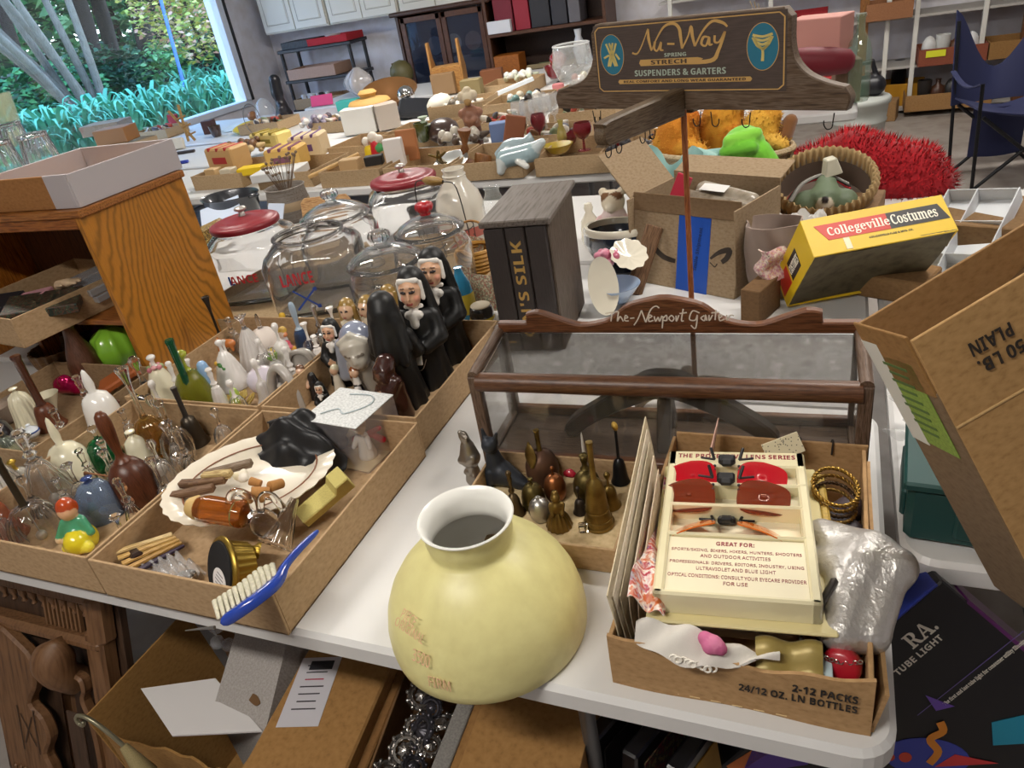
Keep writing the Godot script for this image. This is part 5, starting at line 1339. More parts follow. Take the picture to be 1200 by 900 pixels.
	var monk := solo("monk_figurine", "dark brown hooded monk figurine before the nuns", "figurine", body([bar(0, 0.008, 0, 0.038, 0, 0.08, 0, 0.03, mk), bar(0, 0.08, 0, 0.03, -0.004, 0.11, 0.004, 0.022, mk), bar(-0.004, 0.128, 0.002, 0.024, -0.006, 0.138, -0.006, 0.022, mk), bar(-0.016, 0.128, 0.016, 0.009, -0.018, 0.108, 0.02, 0.008, mk), bar(0.01, 0.128, 0.016, 0.009, 0.012, 0.108, 0.02, 0.008, mk), bar(-0.022, 0.1, 0, 0.013, -0.02, 0.066, 0.024, 0.012, mk), bar(0.024, 0.1, 0, 0.013, 0.016, 0.066, 0.026, 0.012, mk), dot(-0.003, 0.118, 0.018, 0.011, "6a4432"), bar(-0.004, 0.07, 0.036, 0.005, 0.0, 0.084, 0.038, 0.004, "a8825e")], 0.0034, 0.006), mat("ffffff", 0.25, 0.0, "paint coat glaze"), Vector3(-0.894, 0.747, -1.219), Vector3(0, -20, 0))
	solo("couple_figurine", "boy in blue and dark skirted girl figurine by the shell dome", "figurine", body([bar(-0.014, 0.0, 0, 0.017, -0.012, 0.035, 0, 0.012, "4a4c52"), bar(-0.01, 0.04, 0, 0.012, -0.008, 0.058, 0, 0.01, "5d7f8f"), dot(-0.008, 0.077, 0.002, 0.011, "ddb293"), dot(-0.009, 0.083, -0.003, 0.011, "6d4a32"), bar(-0.018, 0.054, 0.004, 0.005, -0.02, 0.036, 0.014, 0.0045, "5d7f8f"), bar(0.0, 0.054, 0.004, 0.005, 0.006, 0.038, 0.014, 0.0045, "ddb293"), bar(0.016, 0.0, -0.004, 0.02, 0.014, 0.04, -0.004, 0.014, "1f1e22"), bar(0.014, 0.044, -0.004, 0.012, 0.014, 0.06, -0.004, 0.01, "24242a")], 0.0025, 0.003), gl, Vector3(-1.176, 0.747, -1.272), Vector3(0, 10, 0))
	solo("girl_figurine", "girl figurine with brown hair in black and white dress", "figurine", body([bar(0, 0.0, 0, 0.02, 0, 0.036, 0, 0.011, "1c1b1f"), bar(0, 0.008, 0.012, 0.014, 0, 0.03, 0.01, 0.008, "e9e4dc"), bar(0, 0.042, 0, 0.01, 0, 0.052, 0, 0.008, "e9e4dc"), dot(0, 0.071, 0.002, 0.0115, "e0b898"), dot(0, 0.077, -0.003, 0.012, "8a4e2a"), bar(-0.01, 0.074, -0.003, 0.005, -0.011, 0.058, -0.003, 0.004, "8a4e2a")], 0.0025, 0.003), gl, Vector3(-1.038, 0.747, -1.287), Vector3(0, 20, 0))
	solo("girl_figurine", "small white girl figurine beside the small glossy nun", "figurine", body([bar(0, 0.0, 0, 0.017, 0, 0.034, 0, 0.01, "e6ddca"), bar(0, 0.038, 0, 0.01, 0, 0.048, 0, 0.008, "e6ddca"), dot(0, 0.064, 0.002, 0.0105, "e0b898"), dot(0, 0.069, -0.002, 0.011, "d9cfae")], 0.0025, 0.003), gl, Vector3(-1.109, 0.747, -1.304), Vector3(0, -10, 0))
	# a white grotto arch with a little figure, and a shell dome
	var gro := thing("grotto", "grey-white china grotto arch with a small figure standing inside", "figurine", Vector3(-1.223, 0.747, -1.234), -14)
	gro.scale = Vector3.ONE * 1.15
	part(gro, "arch", tube(curve(v3([-0.042, 0, 0, -0.04, 0.03, 0, -0.026, 0.07, -0.004, 0.0, 0.088, -0.006, 0.026, 0.07, -0.004, 0.04, 0.03, 0, 0.042, 0, 0]), 5), 0.011, 10, true), mat("b5afa8", 0.2, 0.0, "coat grotto"))
	part(gro, "back", cut(curve(v2([-0.038, 0, -0.036, 0.03, -0.024, 0.066, 0.0, 0.082, 0.024, 0.066, 0.036, 0.03, 0.038, 0]), 4), 0.01, 0.002), mat("8f8982", 0.3, 0.0, "coat grotto"), Vector3(0, 0, -0.018))
	part(gro, "small_figure", body([bar(0, 0.004, 0.004, 0.012, 0, 0.036, 0.002, 0.007, "d6d1ca"), dot(0, 0.047, 0.003, 0.0075, "cfc9c1"), bar(-0.006, 0.05, 0, 0.005, -0.008, 0.02, 0, 0.006, "a7a4a6"), bar(0.006, 0.05, 0, 0.005, 0.008, 0.02, 0, 0.006, "a7a4a6")], 0.0024, 0.003), gl)
	part(gro, "base", squash(lathe([0.0, 0, 0.048, 0, 0.05, 0.004, 0.046, 0.012, 0.0, 0.014], 24), Vector3(1, 1, 0.6)), mat("b5afa8", 0.2, 0.0, "coat grotto"))
	var dome := thing("shell_dome", "glossy grey shell-shaped china dome behind the grotto", "figurine", Vector3(-1.225, 0.747, -1.326), 10)
	part(dome, "shell", squash(ball(0.044, 0.062, 0.03, 22), Vector3.ONE), mat("9c958d", 0.12, 0.0, "coat dome"), Vector3(0, 0.04, -0.014))
	part(dome, "rim", tube(curve(v3([-0.04, 0.0, 0.006, -0.042, 0.05, 0.006, -0.02, 0.094, 0.0, 0.02, 0.094, 0.0, 0.042, 0.05, 0.006, 0.04, 0.0, 0.006]), 5), 0.007, 8, true), mat("a8a198", 0.12, 0.0, "coat dome"))
	# the clear box with white paper on top and an angel inside
	var ab := thing("clear_box", "clear acrylic box with white paper lid holding a red-winged angel", "box", Vector3(-0.914, 0.747, -1.079), -6)
	ab.scale = Vector3(1.36, 1.12, 1.3)
	var ac := pane("ded6d8", 0.12)
	for s in [-1, 1]:
		part(ab, "clear_panel", box(0.002, 0.098, 0.098, 0), ac, Vector3(s * 0.053, 0, 0))
		part(ab, "clear_panel", box(0.104, 0.098, 0.002, 0), ac, Vector3(0, 0, s * 0.05))
	part(ab, "paper_lid", box(0.108, 0.002, 0.103, 0.0006), mat("eceeec", 0.7, 0.0, "grain lid"), Vector3(0, 0.0985, 0))
	part(ab, "cord", tube(curve(v3([-0.03, 0.102, 0.03, -0.01, 0.102, 0.01, 0.01, 0.102, 0.02, 0.035, 0.102, -0.015, 0.02, 0.102, -0.038, -0.02, 0.102, -0.034]), 5), 0.0012, 6), mat("b9c4c8", 0.3))
	part(ab, "floor", box(0.104, 0.002, 0.098, 0.0005), mat("c9b48c", 0.7))
	solo("angel_figurine", "white angel figurine with red wings inside the clear box", "figurine", body([bar(0, 0.006, 0, 0.02, 0, 0.04, 0, 0.012, "dcd7ce"), bar(0, 0.044, 0, 0.011, 0, 0.052, 0, 0.009, "dcd7ce"), dot(0, 0.07, 0.002, 0.0115, "c9a878"), dot(0, 0.077, -0.003, 0.0115, "a8824a"), bar(-0.012, 0.05, 0.004, 0.006, -0.02, 0.03, 0.014, 0.005, "dcd7ce"), bar(0.012, 0.05, 0.004, 0.006, 0.02, 0.03, 0.014, 0.005, "dcd7ce"), bar(-0.008, 0.05, -0.012, 0.006, -0.034, 0.062, -0.014, 0.005, "b3122c"), bar(-0.01, 0.05, -0.012, 0.006, -0.034, 0.03, -0.014, 0.007, "b3122c"), bar(0.008, 0.05, -0.012, 0.006, 0.034, 0.064, -0.014, 0.006, "b3122c"), bar(0.01, 0.05, -0.012, 0.006, 0.036, 0.036, -0.014, 0.008, "b3122c")], 0.0025, 0.003), matte, Vector3(-0.882, 0.75, -1.061), Vector3(0, 0, 0))
	solo("purple_cloth", "dark purple crumpled cloth inside the clear box's left half", "cloth", body([bar(-0.012, 0.01, -0.01, 0.022, 0.012, 0.02, 0.01, 0.02, "2c1a2a"), bar(0.0, 0.04, -0.012, 0.016, 0.01, 0.03, 0, 0.016, "3d2230"), dot(-0.004, 0.06, -0.01, 0.012, "b98a6a")], 0.0035), matte, Vector3(-0.973, 0.75, -1.086))
	# T4: china bells and flowers
	var china := mat("e9e4de", 0.22, 0.0, "coat china")
	var frost := mat("d3cdc8", 0.35, 0.0, "coat frost")
	var cw := crystal("ffffff", 0.0)
	var rows := [
		["green glass bell with a very tall twisted green handle", Vector3(-1.439, 0.745, -1.156), 0.204, 0.024, 0.28, "flare", crystal("0f7a4c", 0.35), "rod", 0.009, crystal("0d6a48", 0.4), 8],
		["olive yellow glass bell with bright rim behind the light blue one", Vector3(-1.453, 0.745, -1.178), 0.164, 0.033, 0.7, "dome", cut_glass("7a7a1a", 0.75), "knob", 0.015, mat("a9b02c", 0.25, 0.0, "coat oy"), 0],
		["light blue china bell with a plain rounded handle", Vector3(-1.426, 0.745, -1.206), 0.123, 0.028, 0.35, "flare", mat("8fb4dc", 0.2, 0.0, "coat lb"), "turned", 0.012, mat("8fb4dc", 0.2, 0.0, "coat lb"), 0],
		["white china bell painted with a green shamrock", Vector3(-1.454, 0.745, -1.307), 0.129, 0.034, 0.75, "skirt", china, "knob", 0.009, china, 0],
		["dark bronze bell with a slender flared handle", Vector3(-1.653, 0.745, -1.5), 0.162, 0.022, 0.3, "flare", mat("4a443c", 0.35, 0.7), "fan", 0.008, mat("3f3934", 0.35, 0.7), 0],
		["frosted ribbed bell with clear flower handle in the middle", Vector3(-1.457, 0.745, -1.411), 0.148, 0.034, 0.75, "skirt", frost, "fan", 0.012, cw, 16],
		["white bisque bell with raised blossoms and clear spike handle", Vector3(-1.451, 0.745, -1.461), 0.132, 0.034, 0.68, "dome", mat("e2d6cc", 0.5), "spike", 0.007, cw, 0],
		["tall white porcelain bell with long neck behind the shell dome", Vector3(-1.359, 0.745, -1.419), 0.126, 0.026, 0.6, "tall", china, "knob", 0.008, china, 0],
		["pale lavender china bell with a looped edge before the grotto", Vector3(-1.348, 0.745, -1.304), 0.077, 0.03, 0.75, "round", mat("d9d0dc", 0.2, 0.0, "coat lv"), "knob", 0.008, china, 0],
		["silver bell with a stacked ball spire at the flat's back wall", Vector3(-1.323, 0.745, -1.548), 0.121, 0.018, 0.4, "dome", mat("bdbab6", 0.15, 1.0), "baluster", 0.008, mat("bdbab6", 0.15, 1.0), 0],
		["dark blue and green glass bell with a pale plume handle", Vector3(-1.371, 0.745, -1.519), 0.14, 0.022, 0.45, "flare", cut_glass("1c3f6a", 0.7), "turned", 0.008, mat("9fb2c4", 0.2, 0.0, "coat pl"), 0],
		["clear bell with cream base and looped arms by the cabinet", Vector3(-1.797, 0.745, -1.479), 0.187, 0.027, 0.35, "flare", china, "baluster", 0.009, cw, 0],
		["cream bell topped with pink roses at the flat's left wall", Vector3(-1.59, 0.745, -1.205), 0.134, 0.036, 0.78, "skirt", mat("e4ddc2", 0.25, 0.0, "coat cr"), "knob", 0.01, china, 0],
		["clear glass bell beside the dark bronze one", Vector3(-1.577, 0.745, -1.478), 0.111, 0.024, 0.55, "round", cw, "baluster", 0.009, cw, 10],
		["grey glass bell with sprig between the white ones", Vector3(-1.329, 0.745, -1.347), 0.093, 0.022, 0.6, "flare", pane("d8d8d4", 0.3, 0.1), "knob", 0.007, cw, 0],
		["small brown-footed white bell at the foot of the tall white one", Vector3(-1.301, 0.745, -1.367), 0.07, 0.018, 0.6, "tall", china, "knob", 0.006, wood("5a3a26", "y", 0.5), 0]]
	for r in rows:
		var b := bell(r[0], r[1] + Vector3(0, 0.002, 0), r[2] * 1.06, r[3] * 1.36, r[4], r[5], r[6], r[7], r[8] * 1.15, r[9], r[10])
		if "shamrock" in r[0]:
			part(b, "shamrock", body([dot(0.0, 0.008, 0, 0.008, "3f7a3a"), dot(0.009, -0.002, 0, 0.008, "4a8a42"), dot(-0.008, -0.004, 0, 0.008, "376c34"), bar(0, -0.004, 0, 0.003, 0.006, -0.024, 0.004, 0.003, "3f7a3a"), dot(-0.014, 0.012, 0.0, 0.006, "d9a93a")], 0.0025), gl, Vector3(0.0, r[2] * 0.5, 0.02))
		if "roses" in r[0] or "blossoms" in r[0]:
			var fl := []
			for k in 7: fl.append(dot(0.016 * cos(k * 0.9), 0.004 * sin(k * 2.0), 0.016 * sin(k * 0.9), 0.007, ["d98a94", "e4a6a8", "c97482", "8f9a6a", "e6c4b4", "d98a94", "a8b07a"][k]))
			part(b, "raised_blossoms", body(fl, 0.0025, 0.001), gl, Vector3(0, r[2] * (0.8 if "roses" in r[0] else 0.35), 0.018 if "blossoms" in r[0] else 0.0))
		if "looped arms" in r[0]:
			for s in [-1, 1]: part(b, "loop", tube(curve(v3([0, 0.035, 0, s * 0.02, 0.045, 0, s * 0.026, 0.062, 0, s * 0.016, 0.072, 0, s * 0.008, 0.06, 0]), 4), 0.0035, 7, true), cw)
	fill_bells("small white china bell wedged among the others in the back left flat", Rect2(-1.58, -1.53, 0.36, 0.4), 12, rows.map(func(r): return r[1]), [china, frost, cw])
	solo("tiger_figurine", "small orange cat figurine lying over a dark bell", "figurine", body([bar(-0.012, 0.0, 0, 0.012, 0.02, -0.002, 0, 0.013, "c9793c"), dot(-0.024, 0.008, 0.002, 0.0115, "d08446"), dot(-0.03, 0.017, 0.006, 0.0035, "b86a30"), dot(-0.02, 0.019, 0.0, 0.0035, "b86a30"), bar(-0.014, -0.006, 0.006, 0.005, -0.018, -0.02, 0.01, 0.004, "c9793c"), bar(0.02, -0.006, 0.004, 0.006, 0.026, -0.02, 0.008, 0.004, "c9793c"), dot(-0.034, 0.006, 0.004, 0.004, "e4c8a0")], 0.0024, 0.003), gl, Vector3(-1.583, 0.8, -1.443), Vector3(0, 10, 0))
	var fb := thing("flower_bell", "yellow petalled china flower bell with a fat green bud handle", "bell", Vector3(-1.344, 0.747, -1.196))
	var petals := []
	for k in 11:
		var a := k * 2.4
		var r := 0.012 + 0.016 * (k / 11.0)
		petals.append([sheet(6, 6, func(u, v): return Vector3((u - 0.5) * 0.024 * sin(PI * (0.15 + v * 0.8)), v * 0.022 + 0.004 * cos(u * TAU), v * 0.012), 0.002), at(r * cos(a), 0.022 - 0.018 * k / 11.0, r * sin(a), 20, 90 - rad_to_deg(a), 0)])
	part(fb, "petals", join(petals), mat("d6b862", 0.3, 0.0, "coat pet"))
	part(fb, "bud", lathe([0.006, 0.02, 0.011, 0.035, 0.012, 0.048, 0.008, 0.06, 0.0, 0.066], 16), mat("9cb445", 0.25, 0.0, "coat bud"))
	part(fb, "leaf", sheet(5, 6, func(u, v): return Vector3((u - 0.5) * 0.026 * sin(PI * (v * 0.9 + 0.1)), 0.006 + 0.01 * sin(v * 3.0), 0.01 + v * 0.034), 0.002), mat("a9bf58", 0.3, 0.0, "coat bud"), Vector3.ZERO, Vector3(0, 40, 0))
	solo("lady_figurine", "grey-gowned lady figurine carrying pink and yellow flowers", "figurine", body([bar(0, 0.0, 0, 0.026, 0, 0.05, 0, 0.014, "c9c4c4"), bar(0, 0.055, 0, 0.013, 0, 0.07, 0, 0.011, "c9c4c4"), dot(0, 0.088, 0, 0.012, "e3c9b4"), dot(0.002, 0.096, -0.003, 0.012, "d2ab4c"), dot(0.014, 0.064, 0.012, 0.009, "d2576a"), dot(0.02, 0.054, 0.014, 0.008, "cf6a78"), dot(0.026, 0.046, 0.01, 0.008, "dba23e"), bar(0.02, 0.03, 0.01, 0.005, 0.026, 0.01, 0.01, 0.006, "cfae52"), bar(-0.012, 0.066, 0, 0.006, 0.008, 0.052, 0.012, 0.005, "e3c9b4"), dot(0.012, 0.086, 0.004, 0.006, "d98a5a")], 0.0026, 0.003), gl, Vector3(-1.365, 0.747, -1.444), Vector3(0, 10, 0))
	solo("parrot_figurine", "small yellow and green bird figurine behind the lady", "figurine", body([bar(0, 0.0, 0, 0.012, 0, 0.03, 0, 0.012, "2f6b4a"), dot(0, 0.046, 0, 0.01, "e0b63a"), bar(0, 0.04, 0.006, 0.006, 0.004, 0.02, 0.01, 0.007, "c9b22e"), bar(0, 0.02, -0.01, 0.006, 0.004, -0.02, -0.014, 0.004, "1c4a5c")], 0.0025, 0.003), gl, Vector3(-1.503, 0.76, -1.614), Vector3(0, -20, 0))
	solo("sprig", "green leaf sprig with a yellow bud lying against the white bell", "flower", body([bar(0, 0, 0, 0.004, -0.004, 0.03, 0, 0.006, "7a9a4c"), bar(0.002, 0.006, 0, 0.004, 0.012, 0.026, 0.002, 0.007, "8aa65a"), dot(0.008, 0.034, 0.002, 0.008, "d8b83e"), bar(-0.002, 0.004, 0, 0.003, -0.014, 0.018, 0.004, 0.005, "6a8c44")], 0.0022, 0.002), gl, Vector3(-1.349, 0.785, -1.372), Vector3(0, 0, 12))
	# to the right of the nuns, behind their flat
	var cup := thing("striped_cup", "black cup with yellow and cream bands beside the dark silk cabinet", "cup", Vector3(-0.876, 0.741, -1.687))
	part(cup, "cup", lathe([0.0, 0, 0.028, 0, 0.032, 0.01, 0.034, 0.05, 0.031, 0.066, 0.026, 0.07, 0.0, 0.07], 28), mat("22201f", 0.25, 0.0, "coat blk"))
	part(cup, "yellow_band", lathe([0.0345, 0.03, 0.0352, 0.032, 0.0352, 0.038, 0.0345, 0.04], 28), mat("cdb53a", 0.35))
	part(cup, "cream_top", lathe([0.027, 0.069, 0.028, 0.072, 0.024, 0.075, 0.0, 0.075], 28), mat("cdbfa4", 0.5))
	var bb := thing("blue_bottle", "bright blue glazed bottle with yellow patch behind the tallest nun", "bottle", Vector3(-0.96, 0.741, -1.756))
	part(bb, "bottle", lathe([0.0, 0, 0.03, 0, 0.033, 0.02, 0.031, 0.08, 0.026, 0.11, 0.014, 0.135, 0.011, 0.15, 0.013, 0.156, 0.0, 0.157], 24), mat("2f87b0", 0.15, 0.0, "coat blue"))
	part(bb, "yellow_patch", lathe([0.0336, 0.02, 0.034, 0.024, 0.0318, 0.075, 0.0312, 0.08], 24), mat("d2bb3c", 0.3))
	for k in 3: solo("picture_card", ["pale picture card nearest the blue bottle", "large old picture card leaning behind the blue bottle", "small card behind the gold basket"][k], "card", box(0.075 + 0.02 * (k % 2), 0.1, 0.002, 0.0005), print_mat("old picture", ["c9b08c", "a8685a", "8c8f78", "d8c6a8", "6f6a58"], 12.0), [Vector3(-1.016, 0.745, -1.865), Vector3(-0.928, 0.745, -1.805), Vector3(-1.118, 0.745, -2.142)][k], Vector3(-16, -24 + k * 14, 8 - 10 * k), "picture cards")

# ---------- jars and kitchen things on the second table ----------
# a body whose plan goes from round to square: [height, radius, squareness 0..1] upwards outside
func loft(rows: Array, n := 48) -> ArrayMesh:
	var v := PackedVector3Array()
	var nn := PackedVector3Array()
	var t := PackedInt32Array()
	for q in rows:
		for j in n:
			var a := TAU * j / n
			var p := lerpf(2.0, 7.0, q[2])
			var r: float = q[1] / pow(pow(absf(cos(a)), p) + pow(absf(sin(a)), p), 1.0 / p)
			v.append(Vector3(r * cos(a), q[0], r * sin(a)))
	nn.resize(v.size())
	for i in rows.size() - 1:
		for j in n:
			var a := i * n + j
			var b := i * n + (j + 1) % n
			for tri in [[a, b, b + n], [a, b + n, a + n]]:
				var g: Vector3 = (v[tri[2]] - v[tri[0]]).cross(v[tri[1]] - v[tri[0]])
				for c in tri: nn[c] += g
				t.append_array(tri)
	for i in nn.size(): nn[i] = nn[i].normalized()
	return mesh_of(v, nn, t)

func jar(label: String, pos: Vector3, r: float, h: float, square: float, mouth: float, turn: float) -> Node3D:
	var t := thing("glass_jar", label, "jar", pos, turn)
	var g := crystal("ffffff", 0.03)
	part(t, "body", loft([[0.002, 0.0, square], [0.0, r * 0.8, square], [0.008, r * 0.93, square], [0.03, r * 0.97, square], [h * 0.55, r, square], [h * 0.72, r * 0.99, square], [h * 0.82, r * 0.93, square * 0.7], [h * 0.9, mouth * 1.06, square * 0.2], [h * 0.94, mouth, 0.0], [h * 0.985, mouth, 0.0], [h * 0.985, mouth - 0.006, 0.0], [h * 0.92, mouth - 0.006, 0.0], [h * 0.81, r * 0.89, square * 0.7], [h * 0.71, r * 0.95, square], [0.03, r * 0.93, square], [0.014, r * 0.87, square], [0.013, 0.0, square]]), g)
	part(t, "rim", ring(mouth - 0.003, 0.0062, 40, 8), g, Vector3(0, h * 0.985, 0))
	return t

func clear_lid(t: Node3D, r: float, y: float, knob: Material, kr := 0.03) -> void:
	part(t, "lid", lathe([r, 0.0, r * 1.04, 0.004, r * 1.03, 0.012, r * 0.9, 0.02, r * 0.86, 0.026, r * 0.6, 0.04, r * 0.35, 0.05, kr * 0.7, 0.053, kr * 0.5, 0.058, 0.0, 0.058, 0.0, 0.046, r * 0.35, 0.042, r * 0.6, 0.032, r * 0.86, 0.016, r * 0.9, 0.006, r * 0.9, 0.0, r, 0.0], 40), crystal("ffffff", 0.03), Vector3(0, y, 0))
	part(t, "lid_knob", lathe([kr * 0.6, 0.0, kr * 0.55, 0.006, kr * 0.9, 0.014, kr, 0.024, kr * 0.9, 0.034, kr * 0.5, 0.04, 0.0, 0.041], 20, 10, 0.05), knob, Vector3(0, y + 0.056, 0))

func metal_lid(t: Node3D, r: float, y: float, knob: Material) -> void:
	part(t, "lid", lathe([r * 0.98, -0.012, r * 1.03, -0.01, r * 1.05, 0.0, r * 1.03, 0.008, r * 0.95, 0.012, r * 0.88, 0.011, r * 0.84, 0.016, r * 0.6, 0.021, r * 0.56, 0.019, r * 0.3, 0.025, 0.0, 0.027], 48), mat("86202a", 0.38, 0.0, "redlid"), Vector3(0, y, 0))
	part(t, "lid_knob", lathe([0.012, 0.0, 0.011, 0.012, 0.008, 0.016, 0.02, 0.022, 0.021, 0.027, 0.016, 0.032, 0.0, 0.034], 20), knob, Vector3(0, y + 0.024, 0))

func jars() -> void:
	var red := mat("c2242c", 0.5)
	var blue := mat("2c4aa0", 0.5)
	var y := 0.7405
	flat_box("cardboard_flat", "low wide cardboard tray under the glass biscuit jars", Vector3(-1.45, y, -1.93), 0, 0.96, 0.64, 0.05, "a8916f")
	y = 0.746
	var j1 := jar("square glass biscuit jar with a red metal lid, beside the wooden cabinet", Vector3(-1.823, y, -1.93), 0.14, 0.25, 0.75, 0.108, 18)
	metal_lid(j1, 0.112, 0.25, mat("c9c2bb", 0.3, 0.7))
	words(j1, "L", 0.03, 0, blue, Vector3(-0.045, 0.1, 0.1405))
	words(j1, "ANCE", 0.028, 0, red, Vector3(0.0, 0.1, 0.1405))
	var j2 := jar("open square glass biscuit jar with red lettering and blue crossed arrows", Vector3(-1.515, y, -1.852), 0.148, 0.238, 0.75, 0.112, 24)
	words(j2, "LANCE", 0.038, 0.1, red, Vector3(-0.032, 0.138, 0.1475))
	for s in [-1, 1]:
		part(j2, "arrow", join([[stroke([-0.036, -0.032 * s, 0.036, 0.032 * s], 0.0055, 0.0006)], [stroke([0.026, 0.03 * s, 0.036, 0.032 * s, 0.034, 0.022 * s], 0.005, 0.0006, 3)]]), blue, Vector3(-0.02, 0.072, 0.1475), Vector3.ZERO)
	var j3 := jar("square glass jar with a clear knobbed lid behind the open jar", Vector3(-1.55, y, -2.06), 0.13, 0.22, 0.7, 0.1, 30)
	clear_lid(j3, 0.116, 0.216, crystal("ffffff", 0.02))
	words(j3, "LANCE", 0.034, 0.09, mat("a8333c", 0.5), Vector3(0.132, 0.15, 0.0), Vector3(0, 90, 0))
	var j4 := jar("glass jar with a red metal lid, furthest back beside the milk jug", Vector3(-1.48, 0.7405, -2.43), 0.15, 0.24, 0.7, 0.112, 28)
	metal_lid(j4, 0.12, 0.24, mat("c9c2bb", 0.3, 0.7))
	var j5 := jar("round glass jar with a clear lid and bright red knob", Vector3(-1.126, y, -1.93), 0.116, 0.2, 0.1, 0.098, 0)
	clear_lid(j5, 0.106, 0.196, mat("b0121f", 0.25, 0.0, "coat redknob"), 0.028)
	var j6 := jar("round glass jar with a domed clear lid behind the praying children", Vector3(-1.16, y, -1.71), 0.116, 0.19, 0.15, 0.1, 40)
	clear_lid(j6, 0.108, 0.186, crystal("ffffff", 0.02), 0.032)
	words(j6, "LANCE", 0.034, 0.085, mat("a8202c", 0.5), Vector3(0.03, 0.125, 0.1185), Vector3(0, 10, 0))
	var pan := thing("roasting_pan", "dark enamel roasting pan behind the red lidded jar", "pan", Vector3(-2.627, 0.74, -2.743) + Vector3(0, 0.02, 0))
	part(pan, "pan", squash(lathe([0.0, 0, 0.1, 0.0, 0.115, 0.01, 0.128, 0.11, 0.136, 0.118, 0.134, 0.122, 0.124, 0.115, 0.11, 0.014, 0.0, 0.008], 40), Vector3(1.12, 1, 0.85)), mat("2b2d33", 0.3, 0.2, "coat pan"))
	for s in [-1, 1]: part(pan, "handle", tube(curve(v3([s * 0.142, 0.11, -0.03, s * 0.168, 0.112, 0.0, s * 0.142, 0.11, 0.03]), 5), 0.006, 8), mat("2b2d33", 0.3, 0.2, "coat pan"))
	solo("leopard_tin", "leopard-print tin tilted behind the wooden cabinet's back corner", "tin", box(0.16, 0.1, 0.11, 0.006), print_mat("leopard", ["d0b26a", "c9a650", "1d1712", "b8923c", "15110d"], 14.0), Vector3(-2.415, 0.76, -2.338), Vector3(0, 30, 14))
	solo("white_folder", "white and blue folded box panel behind the wooden cabinet", "box", cut(v2([0, 0, 0.2, 0.0, 0.2, 0.14, 0.0, 0.14]), 0.004), mat("c9d6ea", 0.5), Vector3(-2.66, 0.76, -2.536), Vector3(-50, 10, 18))
	solo("navy_stripe_card", "pale card with a dark stripe standing beside the roasting pan", "card", cut(v2([0, 0, 0.1, 0, 0.1, 0.12, 0, 0.12]), 0.004), mat("bcc6d8", 0.5), Vector3(-2.314, 0.76, -2.562), Vector3(-30, -10, 0))
	var pot := thing("flower_pot", "grey stoneware pot of dried sprigs before the back tables", "pot", Vector3(-2.307, 0.74, -2.758))
	part(pot, "pot", lathe([0.0, 0, 0.07, 0, 0.085, 0.02, 0.096, 0.09, 0.088, 0.15, 0.094, 0.16, 0.088, 0.162, 0.078, 0.15, 0.08, 0.06, 0.0, 0.05], 32), wood("87807a", "x", 0.8, "worn"))
	part(pot, "brown_band", lathe([0.092, 0.06, 0.0965, 0.07, 0.0975, 0.09, 0.0965, 0.1], 32), mat("a08a6c", 0.6))
	var sp := []
	for k in 26:
		var a := k * 2.4
		var l := 0.08 + 0.09 * fmod(k * 0.37, 1.0)
		var q := Vector3(cos(a) * l * 0.6, 0.14 + l, sin(a) * l * 0.6)
		sp.append([tube([Vector3(cos(a) * 0.02, 0.13, sin(a) * 0.02), q], 0.0016, 4)])
		sp.append([ball(0.007, -1, -1, 7), at(q.x, q.y, q.z)])
	part(pot, "dried_sprigs", join(sp), mat("6e5a48", 0.85))
	solo("cutting_board", "tan round-cornered board standing behind the glass jar", "board", cut(v2([-0.11, 0, 0.11, 0, 0.12, 0.02, 0.12, 0.1, 0.1, 0.12, -0.1, 0.12, -0.12, 0.1, -0.12, 0.02]), 0.014, 0.003), wood("c09a6c", "x", 0.6), Vector3(-2.067, 0.74, -2.686), Vector3(-18, 10, 0))
	var jug := thing("milk_jug", "tall cream milk-glass jug with red print behind the red knob jar", "jug", Vector3(-1.228, 0.74, -2.356))
	var milk := mat("ddd6c8", 0.18, 0.0, "coat milk")
	part(jug, "jug", lathe([0.0, 0, 0.075, 0.0, 0.085, 0.01, 0.087, 0.16, 0.075, 0.2, 0.045, 0.24, 0.036, 0.27, 0.041, 0.285, 0.034, 0.285, 0.03, 0.25, 0.0, 0.24], 32), milk)
	part(jug, "neck_ring", ring(0.039, 0.004, 24, 6), milk, Vector3(0, 0.262, 0))
	part(jug, "red_print", lathe([0.0872, 0.05, 0.0878, 0.052, 0.0878, 0.085, 0.0872, 0.087], 32), mat("c06a5c", 0.5))
	var pail := thing("wire_basket", "wire bail basket with a turned wooden grip among the jars", "basket", Vector3(-1.251, 0.74, -2.255), -20)
	var wire := mat("4a4744", 0.4, 0.8)
	part(pail, "bail", tube(curve(v3([-0.12, 0.1, 0, -0.11, 0.25, 0, -0.04, 0.27, 0, 0.05, 0.272, 0, 0.1, 0.25, 0, 0.12, 0.1, 0]), 5), 0.0022, 6), wire)
	part(pail, "grip", lathe([0.006, -0.05, 0.014, -0.03, 0.017, 0.0, 0.014, 0.03, 0.006, 0.05], 14), wood("a98a4c", "y", 0.5), Vector3(-0.01, 0.271, 0), Vector3(0, 0, 90))
	for k in 3: part(pail, "hoop", squash(ring(0.12, 0.002, 32, 5), Vector3(1, 1, 0.7)), wire, Vector3(0, 0.02 + 0.045 * k, 0))
	for k in 12: part(pail, "rib", tube([Vector3(0.12 * cos(k * TAU / 12), 0.0, 0.084 * sin(k * TAU / 12)), Vector3(0.12 * cos(k * TAU / 12), 0.12, 0.084 * sin(k * TAU / 12))], 0.0016, 5), wire)
	var gb := thing("gold_basket", "small gold woven basket behind the red knob jar", "basket", Vector3(-1.072, 0.74, -2.108))
	var strands := []
